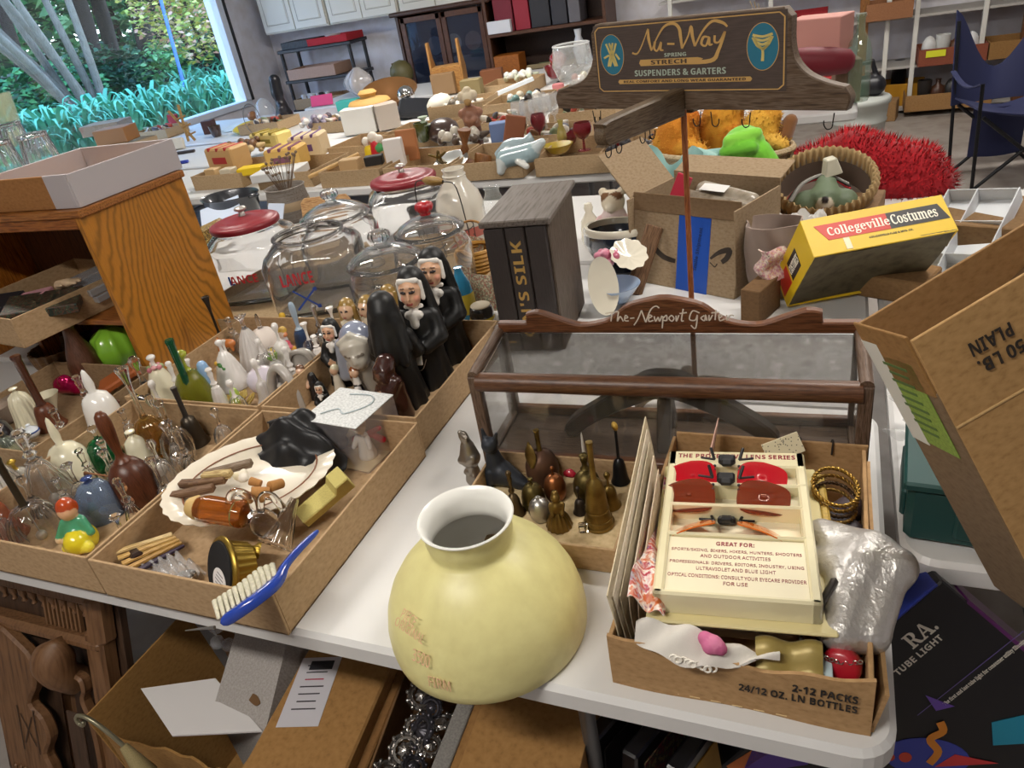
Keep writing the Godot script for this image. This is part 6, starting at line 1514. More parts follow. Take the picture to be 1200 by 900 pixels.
	for k in 7: strands.append([ring(0.06 + 0.006 * sin(k * 0.5), 0.008, 28, 6), at(0.002 * (k % 2), 0.008 + 0.012 * k, 0)])
	part(gb, "weave", join(strands), wood("c8963a", "x", 0.5))
	part(gb, "hoop_handle", tube(curve(v3([-0.062, 0.08, 0, -0.05, 0.15, 0, 0, 0.175, 0, 0.05, 0.15, 0, 0.062, 0.08, 0]), 5), 0.004, 7), wood("b98a4a", "x", 0.5))
	solo("clear_bottle", "clear embossed glass bottle at the back corner of the silk cabinet", "bottle", lathe([0.0, 0, 0.042, 0, 0.046, 0.01, 0.046, 0.06, 0.026, 0.11, 0.04, 0.14, 0.042, 0.17, 0.026, 0.2, 0.024, 0.215, 0.03, 0.222, 0.026, 0.225], 28, 8, 0.03, 0.1, 0.19), cut_glass("dfe4e0", 0.18), Vector3(-1.073, 0.74, -2.313))
	solo("grey_pail", "small grey enamel pail behind the red knob jar", "pail", lathe([0.0, 0, 0.055, 0, 0.066, 0.11, 0.07, 0.115, 0.064, 0.112, 0.052, 0.006, 0.0, 0.006], 28), mat("8d9096", 0.35, 0.3), Vector3(-1.434, 0.74, -2.462))
	# the dark silk cabinet on end
	var silk := thing("silk_cabinet", "dark wooden spool cabinet standing on end with gold SILK lettering", "cabinet", Vector3(-0.70, 0.7405, -1.70), 6)
	part(silk, "side_board", box(0.155, 0.335, 0.28, 0.003), wood("5b5046", "y", 0.6, "streak", 0.8), Vector3(0.006, 0, -0.01))
	part(silk, "top_board", box(0.175, 0.016, 0.315, 0.003), wood("6a625c", "z", 0.55, "worn", 0.8), Vector3(0.004, 0.335, -0.01))
	for k in 3: part(silk, "drawer_front", box([0.05, 0.048, 0.05][k], 0.328, 0.012, 0.003), wood("3a3230", "y", 0.5, "grain"), Vector3([-0.052, 0.0, 0.052][k], 0.003, 0.134))
	var gold := mat("b8924a", 0.5)
	words(silk, "ON'S SILK", 0.026, 0.255, gold, Vector3(0.0, 0.17, 0.1405), Vector3(0, 0, 90))
	words(silk, "T", 0.026, 0, gold, Vector3(-0.052, 0.03, 0.1405), Vector3(0, 0, 90))
	# china right of it
	var cream := mat("e4ddca", 0.2, 0.0, "coat cr")
	var tur := thing("gravy_boat", "dark blue and cream china gravy boat right of the silk cabinet", "gravy boat", Vector3(-0.585, 0.74, -2.096))
	part(tur, "bowl", squash(lathe([0.0, 0, 0.04, 0, 0.045, 0.01, 0.03, 0.03, 0.07, 0.06, 0.085, 0.1, 0.082, 0.135, 0.078, 0.135, 0.075, 0.1, 0.0, 0.05], 32), Vector3(1.25, 1, 0.9)), mat("222c3e", 0.2, 0.0, "coat navy"))
	part(tur, "cream_rim", squash(lathe([0.083, 0.13, 0.085, 0.14, 0.08, 0.15, 0.072, 0.15, 0.076, 0.13], 32), Vector3(1.25, 1, 0.9)), cream)
	part(tur, "handle", tube(curve(v3([0.09, 0.12, 0, 0.14, 0.11, 0, 0.13, 0.06, 0, 0.09, 0.04, 0]), 5), 0.007, 8), mat("c9c2b0", 0.25))
	var teddy := thing("teddy", "small cream teddy with brown hair tuft behind the gravy boat", "toy", Vector3(-0.637, 0.8, -2.26))
	part(teddy, "body", body([bar(0, 0.0, 0, 0.05, 0, 0.06, 0, 0.04, "d9c4c0"), bar(-0.04, 0.05, 0.01, 0.02, -0.065, 0.0, 0.03, 0.018, "d9b4b4"), bar(0.04, 0.05, 0.01, 0.02, 0.065, 0.0, 0.03, 0.018, "d9b4b4"), dot(0, 0.11, 0.0, 0.038, "e0d4bc"), dot(-0.03, 0.142, 0, 0.014, "e0d4bc"), dot(0.03, 0.142, 0, 0.014, "e0d4bc"), dot(0, 0.1, 0.034, 0.016, "e6dcc8"), bar(-0.02, 0.128, 0.015, 0.014, 0.02, 0.13, 0.015, 0.014, "7a553a")], 0.006), mat("ffffff", 0.9, 0.0, "paint plush"))
	var fl := []
	for k in 12: fl.append(dot(0.032 * cos(k * 2.4) * sqrt(k / 12.0), 0.012 * sin(k * 1.7), 0.032 * sin(k * 2.4) * sqrt(k / 12.0), 0.012, ["c4627e", "d98aa0", "b44e6c", "e0a4b4"][k % 4]))
	solo("china_roses", "cluster of pink china roses before the gravy boat", "flower", body(fl, 0.004, 0.002), mat("ffffff", 0.3, 0.0, "paint coat glaze"), Vector3(-0.57, 0.86, -1.917), Vector3(20, 0, -10))
	solo("china_roses", "cream scalloped china shell beside the pink roses", "dish", lathe([0.0, 0, 0.02, 0.002, 0.045, 0.014, 0.052, 0.018, 0.046, 0.017, 0.018, 0.006, 0.0, 0.005], 30, 10, 0.06), cream, Vector3(-0.515, 0.85, -1.927), Vector3(30, 0, -20))
	solo("china_dish", "tall cream china plate standing against the silk cabinet", "plate", squash(lathe([0.0, 0, 0.07, 0.0, 0.11, 0.012, 0.115, 0.018, 0.108, 0.016, 0.07, 0.006, 0.0, 0.006], 40), Vector3(0.36, 0.7, 0.7)), cream, Vector3(-0.558, 0.82, -1.8), Vector3(76, 30, 0))
	solo("white_cruet", "small white china knob-topped cruet behind the silk cabinet", "cruet", lathe([0.0, 0, 0.03, 0, 0.035, 0.02, 0.03, 0.08, 0.012, 0.11, 0.016, 0.125, 0.012, 0.14, 0.0, 0.143], 24), cream, Vector3(-0.749, 0.74, -2.35))
	block("brown wooden slat leaning between the china roses and the shipping carton", "slat", Vector3(-0.507, 0.742, -1.919), 0.05, 0.2, 0.012, wood("7a5c40", "y", 0.6), Vector3(-20, 20, -24))
	solo("pale_blue_bowl", "pale blue bowl low behind the display case crest", "bowl", lathe([0.0, 0, 0.03, 0, 0.06, 0.04, 0.066, 0.05, 0.06, 0.048, 0.03, 0.008, 0.0, 0.006], 28), mat("9fb4d0", 0.25, 0.0, "coat pb"), Vector3(-0.536, 0.75, -1.86))

# ---------- the wooden cabinet at the left ----------
func wooden_cabinet() -> void:
	var oak := wood("b06f28", "y", 0.4, "streak", 0.5)
	var t := thing("wooden_cabinet", "honey oak open-shelved cabinet on the table's left side", "cabinet", Vector3(-1.76, 0.7405, -1.31))
	var side := part(t, "side_board", box(0.02, 0.482, 0.37, 0.002), oak_board(), Vector3(-0.01, 0, -0.185))
	part(t, "side_board", box(0.02, 0.482, 0.37, 0.002), oak, Vector3(-0.81, 0, -0.185))
	part(t, "top_board", box(0.84, 0.02, 0.38, 0.003), wood("b0753a", "x", 0.4, "streak", 0.6), Vector3(-0.41, 0.48, -0.185))
	part(t, "front_rail", box(0.78, 0.03, 0.018, 0.002), wood("a8692e", "x", 0.4, "streak", 0.6), Vector3(-0.41, 0.45, -0.01))
	part(t, "shelf", box(0.78, 0.018, 0.34, 0.002), wood("a8692e", "x", 0.4, "streak", 0.6), Vector3(-0.41, 0.17, -0.18))
	part(t, "divider", box(0.018, 0.17, 0.34, 0.002), wood("a8692e", "y", 0.4, "streak", 0.6), Vector3(-0.42, 0, -0.18))
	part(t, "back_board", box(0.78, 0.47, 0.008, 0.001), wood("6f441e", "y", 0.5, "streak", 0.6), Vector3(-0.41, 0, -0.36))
	# the flat box of mixed books on its shelf
	flat_box("cardboard_flat", "cardboard flat of cases and notebooks on the oak cabinet's shelf", Vector3(-2.09, 0.93, -1.36), -8, 0.34, 0.40, 0.085, "b99c78", "flats on the oak cabinet")
	solo("film_case", "dark green film case leaning in the cabinet's flat", "case", box(0.19, 0.026, 0.135, 0.002), print_mat("film print", ["26382e", "1c2a24", "5a3a2c", "2f4436", "8a7a5c"], 7.0), Vector3(-1.995, 0.985, -1.27), Vector3(4, 40, -6))
	solo("notebook", "black spiral notebook at the left of the cabinet's flat", "book", box(0.14, 0.02, 0.1, 0.002), mat("26262c", 0.5), Vector3(-2.19, 0.99, -1.26), Vector3(6, 20, 0))
	solo("red_booklet", "red booklet under the spiral notebook", "book", box(0.1, 0.012, 0.08, 0.001), mat("b31c2c", 0.5), Vector3(-2.2, 0.965, -1.21), Vector3(4, 8, 0))
	solo("navy_booklet", "navy folder beside the red booklet", "book", box(0.09, 0.02, 0.08, 0.002), mat("24305c", 0.5), Vector3(-2.12, 0.96, -1.22), Vector3(4, -6, 0))
	solo("pink_packet", "pink packet between the notebook and the film case", "packet", box(0.09, 0.014, 0.06, 0.003), mat("e0a4ae", 0.5), Vector3(-2.08, 1.0, -1.31), Vector3(0, 24, 4))
	solo("doll_hand", "flesh-coloured toy hand resting on the film case", "toy", body([bar(0, 0, 0, 0.014, 0.03, 0.003, 0, 0.013, "dcbf9c"), bar(0.03, 0.004, 0.008, 0.006, 0.058, 0.004, 0.012, 0.005, "dcbf9c"), bar(0.03, 0.004, 0.0, 0.006, 0.064, 0.005, 0.0, 0.005, "dcbf9c"), bar(0.03, 0.004, -0.008, 0.006, 0.06, 0.004, -0.01, 0.005, "dcbf9c"), bar(0.026, 0.004, -0.014, 0.006, 0.048, 0.003, -0.02, 0.005, "dcbf9c"), bar(0.004, 0.004, 0.012, 0.006, 0.024, 0.006, 0.026, 0.005, "dcbf9c")], 0.003), mat("ffffff", 0.6, 0.0, "paint hand"), Vector3(-2.03, 1.016, -1.36), Vector3(0, 20, 0))
	for k in 2: solo("clear_case", ["pale clear plastic case at the back of the cabinet's flat", "second clear plastic case under the first"][k], "case", box(0.2, 0.02, 0.14, 0.003), pane("b9bfc6", 0.45, 0.1), Vector3(-1.99, 0.985 - 0.022 * k, -1.44), Vector3(3, -12 + 5 * k, 0), "clear cases in the cabinet's flat")
	# under the shelf and before the cabinet: another flat with baskets
	flat_box("cardboard_flat", "cardboard flat of baskets and bottles under the cabinet's shelf", Vector3(-1.86, 0.7405, -1.06), 0, 0.40, 0.40, 0.08, "9c8262", "flats on the front table")
	var br := thing("wooden_decanter", "brown turned wooden decanter with tapering neck before the cabinet", "decanter", Vector3(-1.971, 0.745, -1.286))
	part(br, "body", lathe([0.0, 0, 0.042, 0, 0.046, 0.01, 0.046, 0.06, 0.036, 0.1, 0.022, 0.14, 0.016, 0.17, 0.022, 0.178, 0.016, 0.19, 0.02, 0.205, 0.011, 0.218, 0.016, 0.232, 0.008, 0.246, 0.0, 0.248], 28), wood("6d4a38", "y", 0.35))
	solo("lime_melon", "ribbed lime green glass melon beside the oak cabinet", "ornament", lathe([0.0, 0, 0.03, 0.004, 0.062, 0.04, 0.066, 0.07, 0.055, 0.11, 0.02, 0.132, 0.0, 0.13], 36, 9, 0.05), mat("8cc63a", 0.25, 0.0, "coat lime"), Vector3(-1.916, 0.745, -1.373) + Vector3(-0.02, 0, 0))
	solo("wicker_basket", "dark wicker basket with cut-out rim behind the wooden decanter", "basket", lathe([0.0, 0, 0.06, 0, 0.075, 0.06, 0.078, 0.09, 0.072, 0.09, 0.056, 0.006, 0.0, 0.006], 36, 18, 0.03), wood("7a5a34", "x", 0.6), Vector3(-2.102, 0.745, -1.305) + Vector3(-0.02, 0, -0.02))
	solo("magenta_foil", "magenta foil wrapped ornament before the wicker basket", "ornament", body([bar(-0.03, 0.03, 0, 0.026, 0.03, 0.03, 0.004, 0.022, "b0124e"), dot(0.0, 0.05, 0.01, 0.018, "c4205c"), dot(0.045, 0.04, 0.0, 0.014, "a00c44")], 0.004), mat("ffffff", 0.15, 0.6, "paint foil"), Vector3(-1.96, 0.745, -1.21))
	solo("orange_case", "orange-brown leather case leaning by the lime melon", "case", box(0.12, 0.02, 0.07, 0.005), mat("a5582a", 0.45), Vector3(-1.771, 0.79, -1.228), Vector3(8, 40, 20))
	solo("purple_scarf", "dark plum scarf in a clear bag under the shelf", "cloth", body([bar(-0.06, 0.03, 0, 0.034, 0.06, 0.04, 0, 0.036, "2c1a30"), bar(0, 0.06, -0.01, 0.026, 0.05, 0.06, 0.01, 0.024, "4a1a3c")], 0.007), mat("ffffff", 0.5, 0.0, "paint scarf"), Vector3(-2.082, 0.76, -1.443))
	solo("stone_block", "grey-brown stone block at the photo's left edge", "block", box(0.09, 0.06, 0.1, 0.008), mat("8a7a6c", 0.85, 0.0, "speck stone"), Vector3(-2.055, 0.745, -1.072))
	solo("cream_funnel", "cream china funnel-shaped cup behind the tall lacquer bell", "cup", lathe([0.008, 0, 0.012, 0.02, 0.03, 0.06, 0.032, 0.064, 0.027, 0.06, 0.009, 0.022, 0.0, 0.02], 24), mat("e0d8bc", 0.3, 0.0, "coat cr"), Vector3(-1.902, 0.75, -1.1))
	# on top: white flat, glass shade, tumblers, bowl, textured vase
	var w := thing("white_flat", "flat box of white board on top of the oak cabinet", "box", Vector3(-1.955, 1.242, -1.515))
	var white := mat("b9b2b4", 0.7)
	part(w, "side_panel", box(0.006, 0.085, 0.37, 0.001), white, Vector3(0.187, 0, 0))
	part(w, "side_panel", box(0.006, 0.085, 0.37, 0.001), white, Vector3(-0.187, 0, 0))
	part(w, "back_panel", box(0.37, 0.085, 0.006, 0.001), white, Vector3(0, 0, -0.183))
	part(w, "front_panel", box(0.286, 0.085, 0.006, 0.001), card("a87643"), Vector3(-0.042, 0, 0.183))
	part(w, "corner_flap", box(0.084, 0.086, 0.007, 0.001), white, Vector3(0.143, 0, 0.184))
	part(w, "bottom", box(0.37, 0.004, 0.37, 0.001), card("a87643"))
	var cl := pane("dfe6e4", 0.12, 0.04)
	for k in 4:
		var g := solo("glass_tumbler", ["fluted glass tumbler upside down nearest the white flat's front corner", "fluted glass tumbler left of the nearest one", "fluted glass tumbler at the photo's left edge on the cabinet", "fluted glass tumbler behind the other three"][k], "glass", lathe([0.058, 0.0, 0.0595, 0.004, 0.056, 0.02, 0.041, 0.135, 0.042, 0.142, 0.036, 0.146, 0.0, 0.144, 0.0, 0.136, 0.036, 0.132, 0.053, 0.02, 0.056, 0.0], 36, 12, 0.035), crystal("ffffff", 0.02), [Vector3(-2.246, 1.248, -1.639), Vector3(-2.311, 1.248, -1.561), Vector3(-2.421, 1.248, -1.51), Vector3(-2.843, 1.248, -2.002)][k], Vector3.ZERO, "fluted tumblers on the cabinet")
	solo("glass_bowl", "small pressed glass bowl turned over in the white flat", "bowl", lathe([0.058, 0, 0.06, 0.006, 0.05, 0.03, 0.03, 0.046, 0.0, 0.048], 32, 14, 0.03), cut_glass("e6ece8", 0.14), Vector3(-1.845, 1.262, -1.62))
	solo("textured_vase", "tall square textured green glass vase at the back of the white flat", "vase", loft([[0.0, 0.0, 1], [0.0, 0.055, 1], [0.2, 0.07, 1], [0.2, 0.062, 1], [0.01, 0.048, 1], [0.01, 0.0, 1]]), cut_glass("c4d2b0", 0.4), Vector3(-4.015, 1.25, -2.813), Vector3(0, 20, 0))

# an oak face board with its cathedral grain, drawn as nested arches of growth rings
func oak_board() -> StandardMaterial3D:
	var im := Image.create(192, 256, false, Image.FORMAT_RGB8)
	var n := FastNoiseLite.new()
	n.seed = 8
	n.frequency = 0.012
	for y in 256:
		for x in 192:
			var u := (x - 105.0 + 14.0 * sin(y * 0.012)) / 60.0
			var d := 60.0 * pow(absf(u), 1.7) + y * 0.36 + n.get_noise_2d(x * 1.0, y * 0.5) * 16.0
			var ringed := pow(0.5 + 0.5 * sin(d * 0.42), 3.0)
			var pore := 0.06 * n.get_noise_2d(x * 60.0, y * 3.0)
			var s := 1.0 - 0.22 * ringed + pore
			im.set_pixel(x, y, Color(0.73 * s, 0.48 * s, 0.16 * s))
	var m := StandardMaterial3D.new()
	m.albedo_texture = ImageTexture.create_from_image(im)
	m.roughness = 0.38
	m.uv1_triplanar = true
	m.uv1_scale = Vector3(2.7, 2.05, 2.7)
	return m

# ---------- cartons and oddments on the right ----------
func posed(o: Node3D, x: Vector3, y: Vector3, z: Vector3) -> void:
	o.basis = Basis(x, y, z).orthonormalized()

# soft pile: thin tufts standing on the faces of a modelled body
func fur(m: ArrayMesh, length: float, per: int) -> ArrayMesh:
	var arr := m.surface_get_arrays(0)
	var pos: PackedVector3Array = arr[Mesh.ARRAY_VERTEX]
	var nrm: PackedVector3Array = arr[Mesh.ARRAY_NORMAL]
	var v := PackedVector3Array()
	var nn := PackedVector3Array()
	var t := PackedInt32Array()
	for i in pos.size():
		for k in per:
			var j := Vector3(rng.randfn(), rng.randfn(), rng.randfn())
			var d := (nrm[i] + j * 0.35).normalized()
			var s := d.cross(Vector3(0.3, 0.9, 0.2)).normalized() * 0.0022
			var o := pos[i] + j * 0.004
			var a := v.size()
			v.append_array([o - s, o + s, o + d * length * rng.randf_range(0.6, 1.1)])
			nn.append_array([nrm[i], nrm[i], nrm[i]])
			t.append_array([a, a + 1, a + 2])
	return mesh_of(v, nn, t)

func right_side() -> void:
	var kraft := card("b8925f")
	# the big open carton, tipped over towards the viewer
	var t := thing("carton", "large open brown carton marked 50 LB. PLAIN tipped against the display case", "box", Vector3(0.036, 1.152, -0.912))
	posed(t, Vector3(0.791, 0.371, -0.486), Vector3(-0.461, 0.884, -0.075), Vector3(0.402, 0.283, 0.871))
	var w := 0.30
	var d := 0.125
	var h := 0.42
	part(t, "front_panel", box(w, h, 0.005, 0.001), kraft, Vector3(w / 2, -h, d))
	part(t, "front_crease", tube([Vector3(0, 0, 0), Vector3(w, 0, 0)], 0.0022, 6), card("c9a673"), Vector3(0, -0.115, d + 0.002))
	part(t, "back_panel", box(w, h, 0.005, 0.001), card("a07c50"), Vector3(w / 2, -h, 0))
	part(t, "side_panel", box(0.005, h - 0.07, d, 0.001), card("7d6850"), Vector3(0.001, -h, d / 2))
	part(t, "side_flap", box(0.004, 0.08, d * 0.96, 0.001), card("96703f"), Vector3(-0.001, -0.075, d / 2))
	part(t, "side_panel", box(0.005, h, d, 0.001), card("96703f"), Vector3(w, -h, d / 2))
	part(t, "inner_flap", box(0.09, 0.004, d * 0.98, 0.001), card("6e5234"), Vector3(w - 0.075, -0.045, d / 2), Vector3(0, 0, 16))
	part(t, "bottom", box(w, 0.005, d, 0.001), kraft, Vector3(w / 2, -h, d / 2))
	var lab := part(t, "green_label", box(0.001, 0.13, d * 0.62, 0.0003), mat("8fae4a", 0.6, 0.0, "grain"), Vector3(-0.0025, -0.165, d * 0.52))
	for k in 9: part(lab, "print_line", box(0.0006, 0.004, d * (0.3 + 0.13 * fmod(k * 0.62, 1.0)), 0.0001), mat("4c6a34", 0.6), Vector3(-0.0008, 0.02 + k * 0.012, -0.006))
	part(t, "white_label", box(0.001, 0.15, d * 0.3, 0.0003), mat("cfd0ca", 0.6), Vector3(-0.0026, -0.17, d * 0.16))
	var ink := mat("2a221c", 0.7)
	words(t, "50 LB.", 0.016, 0.052, ink, Vector3(0.074, -0.066, d + 0.0055), Vector3(0, 0, 178))
	words(t, "PLAIN", 0.016, 0.048, ink, Vector3(0.072, -0.043, d + 0.0055), Vector3(0, 0, 178))
	# dark green tote behind it and a heap of crystal drops
	var tote := thing("storage_tote", "dark green plastic storage tote beside the lens carton", "tote", Vector3(0.235, 0.7405, -1.10), -4)
	var green := mat("12403d", 0.4)
	part(tote, "body", box(0.20, 0.105, 0.22, 0.01), green)
	part(tote, "rim", box(0.214, 0.016, 0.234, 0.004), green, Vector3(0, 0.1, 0))
	part(tote, "raised_panel", box(0.13, 0.06, 0.01, 0.004), green, Vector3(0.03, 0.02, 0.112))
	part(tote, "raised_panel", box(0.01, 0.05, 0.13, 0.004), green, Vector3(-0.102, 0.02, 0.01))
	var drops := []
	for k in 16: drops.append(Vector3(0.15 + 0.055 * fmod(k * 0.618, 1.0), 0.755 + 0.028 * (k % 4), -1.26 - 0.09 * fmod(k * 0.377, 1.0)))
	for k in 16: solo("crystal_drop", "clear chandelier crystal drop in the heap behind the green tote", "crystal", lathe([0.0, 0, 0.009, 0.008, 0.011, 0.016, 0.005, 0.034, 0.002, 0.044, 0.0, 0.045], 8, 0, 0, -9, 9, 0.95), cut_glass("e8ecec", 0.15), drops[k], Vector3(60 * sin(k * 1.3), k * 40.0, 70 * cos(k * 2.1)), "crystal drops behind the green tote")
	solo("wood_strip", "short brown wooden strip among the crystal drops", "strip", box(0.02, 0.12, 0.012, 0.002), wood("7a5a3c", "y", 0.6), Vector3(0.165, 0.742, -1.235), Vector3(-12, 10, 4))
	# yellow costume box, open underside towards the viewer
	var y := thing("costume_box", "yellow Costumes box with red and black bands, its olive open side facing out", "box", Vector3(-0.027, 0.932, -1.70))
	posed(y, Vector3(0.904, 0.01, -0.428), Vector3(0.257, 0.786, 0.562), Vector3(0.342, -0.618, 0.708))
	var yel := mat("dcb71e", 0.5, 0.0, "fine yellow")
	var L := 0.325
	var D := 0.10
	var Hh := 0.235
	var top := part(y, "top_panel", box(L, 0.004, D, 0.001), yel, Vector3(L / 2, -0.004, -D / 2))
	var end := part(y, "end_panel", box(0.004, Hh, D, 0.001), yel, Vector3(0.0, -Hh, -D / 2))
	part(y, "end_panel", box(0.004, Hh, D, 0.001), yel, Vector3(L, -Hh, -D / 2))
	part(y, "bottom_panel", box(L, 0.004, D, 0.001), yel, Vector3(L / 2, -Hh, -D / 2))
	part(y, "olive_panel", sheet(20, 14, func(u, v): return Vector3(L * u, -Hh * v - (0.018 * sin(minf(u * 1.4, 1.0) * PI) if v < 0.05 else 0.0), -0.004 - 0.02 * sin(u * PI) * sin(v * 3.0) + 0.012 * absf(u - 0.48) * sin(v * PI)), 0.003), mat("5a5038", 0.75, 0.0, "worn olive"))
	var red := mat("c8321e", 0.5)
	var black := mat("1d1a18", 0.5)
	part(top, "red_band", cut(v2([0.022, 0.014, 0.165, 0.014, 0.165, 0.056, 0.0, 0.056]), 0.0006), red, Vector3(-L / 2 + 0.022, 0.0045, -0.03) , Vector3(-90, 0, 0))
	part(top, "black_band", cut(v2([0.165, 0.014, 0.3, 0.014, 0.285, 0.056, 0.165, 0.056]), 0.0006), black, Vector3(-L / 2 + 0.022, 0.0045, -0.03 + 0.0), Vector3(-90, 0, 0))
	for q in top.get_children(): q.position.z = 0.028
	words(top, "Collegeville", 0.03, 0.142, mat("f0ead8", 0.5), Vector3(-L / 2 + 0.118, 0.0052, -0.007), Vector3(-90, 0, 0), "Droid Serif")
	words(top, "Costumes", 0.026, 0.105, mat("f0ead8", 0.5), Vector3(-L / 2 + 0.246, 0.0052, -0.008), Vector3(-90, 0, 0), "Droid Serif")
	words(top, "COLLEGEVILLE FLAG & MFG. CO.", 0.005, 0.1, black, Vector3(0.02, 0.0045, 0.026), Vector3(-90, 0, 0))
	part(top, "tape_patch", box(0.014, 0.0005, 0.03, 0.0001), mat("e4d9b4", 0.5), Vector3(-0.08, 0.0045, 0.03))
	part(end, "black_band", box(0.0006, 0.07, 0.05, 0.0001), black, Vector3(-0.0025, 0.09, 0.0))
	part(end, "red_band", box(0.0006, 0.07, 0.05, 0.0001), red, Vector3(-0.0025, 0.01, 0.0))
	words(end, "COSTUMES", 0.024, 0.065, mat("f0ead8", 0.5), Vector3(-0.003, 0.125, 0.0), Vector3(0, -90, 90), "Droid Serif")
	# support under the costume box: a lower carton
	block("low brown carton under the yellow costume box", "box", Vector3(0.12, 0.7405, -1.96), 0.26, 0.06, 0.12, card("8a6a44"), Vector3(0, -24, 0))
	# white compartment tray
	var org := thing("compartment_tray", "white plastic compartment tray leaning behind the yellow costume box", "tray", Vector3(0.315, 0.80, -2.08))
	org.rotation_degrees = Vector3(28, -24, 8)
	var wh := mat("c9cccf", 0.4)
	part(org, "base", box(0.17, 0.004, 0.34, 0.001), wh)
	for x in [-0.083, -0.012, 0.083]: part(org, "wall", box(0.003, 0.045, 0.34, 0.001), wh, Vector3(x, 0, 0))
	for z in [-0.168, -0.056, 0.056, 0.168]: part(org, "divider", box(0.168, 0.043, 0.003, 0.001), wh, Vector3(0, 0, z))
	solo("carton", "plain brown carton the white compartment tray leans on", "box", box(0.22, 0.12, 0.26, 0.003), card("7c603f"), Vector3(0.38, 0.7405, -2.2), Vector3(0, -20, 0))
	# the smile-arrow carton with blue tape, flaps open
	var am := thing("carton", "open brown shipping carton with curved arrow print and blue tape behind the sign pole", "box", Vector3(-0.335, 0.7405, -2.06))
	am.rotation_degrees = Vector3(0, -24, 0)
	var kb := card("a08b70")
	part(am, "front_panel", box(0.34, 0.25, 0.005, 0.001), kb, Vector3(0, 0, 0.11), Vector3(-10, 0, 0))
	part(am, "back_panel", box(0.34, 0.26, 0.005, 0.001), kb, Vector3(0, 0, -0.13))
	for s in [-1, 1]: part(am, "side_panel", box(0.005, 0.24, 0.23, 0.001), kb, Vector3(s * 0.169, 0, -0.01))
	part(am, "back_flap", box(0.34, 0.085, 0.005, 0.001), kb, Vector3(0, 0.255, -0.13), Vector3(-70, 0, 0))
	part(am, "side_flap", box(0.005, 0.16, 0.21, 0.001), kb, Vector3(-0.17, 0.235, -0.02), Vector3(0, 0, 42))
	part(am, "bottom", box(0.33, 0.004, 0.23, 0.001), kb, Vector3(0, 0, -0.01))
	part(am, "front_lip", box(0.34, 0.05, 0.004, 0.001), card("7f664a"), Vector3(0, 0.205, 0.0785), Vector3(-10, 0, 0))
	var frontp: MeshInstance3D = am.get_node("front_panel")
	part(frontp, "blue_tape", box(0.1, 0.252, 0.002, 0.0003), mat("1d4fae", 0.4), Vector3(0.035, -0.001, 0.003))
	words(frontp, "Smile Shipment", 0.014, 0.12, mat("122a5c", 0.5), Vector3(0.05, 0.12, 0.0045), Vector3(0, 0, 84))
	part(frontp, "curved_line", stroke([-0.11, 0.14, -0.095, 0.11, -0.06, 0.085, -0.02, 0.078], [0.004, 0.016, 0.016, 0.012], 0.0006), mat("33281f", 0.6), Vector3(0, 0, 0.003))
	part(frontp, "curved_arrow", join([[stroke([0.09, 0.1, 0.115, 0.12, 0.145, 0.13, 0.14, 0.11, 0.125, 0.095], [0.006, 0.014, 0.016, 0.012], 0.0006)], [stroke([0.09, 0.09, 0.105, 0.08, 0.112, 0.09], 0.003, 0.0006)]]), mat("33281f", 0.6), Vector3(0, 0, 0.003))
	solo("plastic_pack", "clear plastic pack of grey parts with white label inside the shipping carton", "packet", body([bar(-0.08, 0, 0.02, 0.03, 0.1, 0.0, 0.03, 0.03, "8e8578"), bar(-0.06, 0.012, -0.03, 0.026, 0.09, 0.01, -0.02, 0.026, "a39a8c")], 0.007), mat("ffffff", 0.25, 0.0, "paint worn pack"), Vector3(-0.29, 0.945, -2.09), Vector3(8, -24, -6))
	solo("white_label", "white paper label on the clear pack in the shipping carton", "label", box(0.075, 0.001, 0.04, 0.0003), mat("dcdad6", 0.6), Vector3(-0.30, 0.984, -2.10), Vector3(10, -18, -4))
	solo("red_packet", "red and clear blister packet standing in the shipping carton", "packet", box(0.05, 0.18, 0.012, 0.002), mat("b3203a", 0.35), Vector3(-0.445, 0.86, -2.07), Vector3(-20, -30, -14))
	solo("brown_carton", "brown carton edge between the shipping carton and the costume box", "box", box(0.05, 0.09, 0.12, 0.002), card("6f5334"), Vector3(-0.15, 0.7405, -1.80), Vector3(0, -20, 0))
	# crumpled cloth bag left of the costume box, lamp with pleated trim and plush behind
	solo("cloth_bag", "crumpled pinkish cloth bag standing left of the yellow costume box", "bag", sheet(20, 18, func(u, v): return Vector3(0.07 * cos(u * TAU) * (1.0 + 0.14 * sin(u * 25.0 + v * 5.0)) * (0.75 + 0.3 * v), v * 0.2, 0.055 * sin(u * TAU) * (1.0 + 0.12 * cos(u * 19.0 - v * 6.0)) * (0.75 + 0.3 * v)), 0.003), mat("a89488", 0.85, 0.0, "cloth"), Vector3(-0.13, 0.7405, -1.93))
	solo("striped_scarf", "striped yellow and pink cloth end hanging from the cloth bag", "cloth", sheet(8, 10, func(u, v): return Vector3(u * 0.06 + 0.01 * sin(v * 8.0), 0.1 - v * 0.08, 0.02 * sin(u * 5.0) + 0.01 * v), 0.003), print_mat("stripe print", ["d2b23c", "b87a8c", "e0d4c0", "6c5a6c"], 10.0), Vector3(-0.16, 0.80, -1.84))
	var ls := thing("pleated_shade", "beige lamp shade with pleated gathered trim lying behind the costume box", "lamp shade", Vector3(-0.02, 0.80, -2.42))
	ls.rotation_degrees = Vector3(24, 0, 0)
	part(ls, "shade", lathe([0.12, 0, 0.135, 0.02, 0.14, 0.1, 0.135, 0.1, 0.128, 0.02, 0.11, 0.0], 44), mat("a39482", 0.8))
	part(ls, "pleated_trim", lathe([0.136, 0.0, 0.142, 0.01, 0.146, 0.035, 0.138, 0.05, 0.132, 0.045, 0.132, 0.0], 44, 44, 0.035), mat("b09468", 0.85), Vector3(0, 0.085, 0))
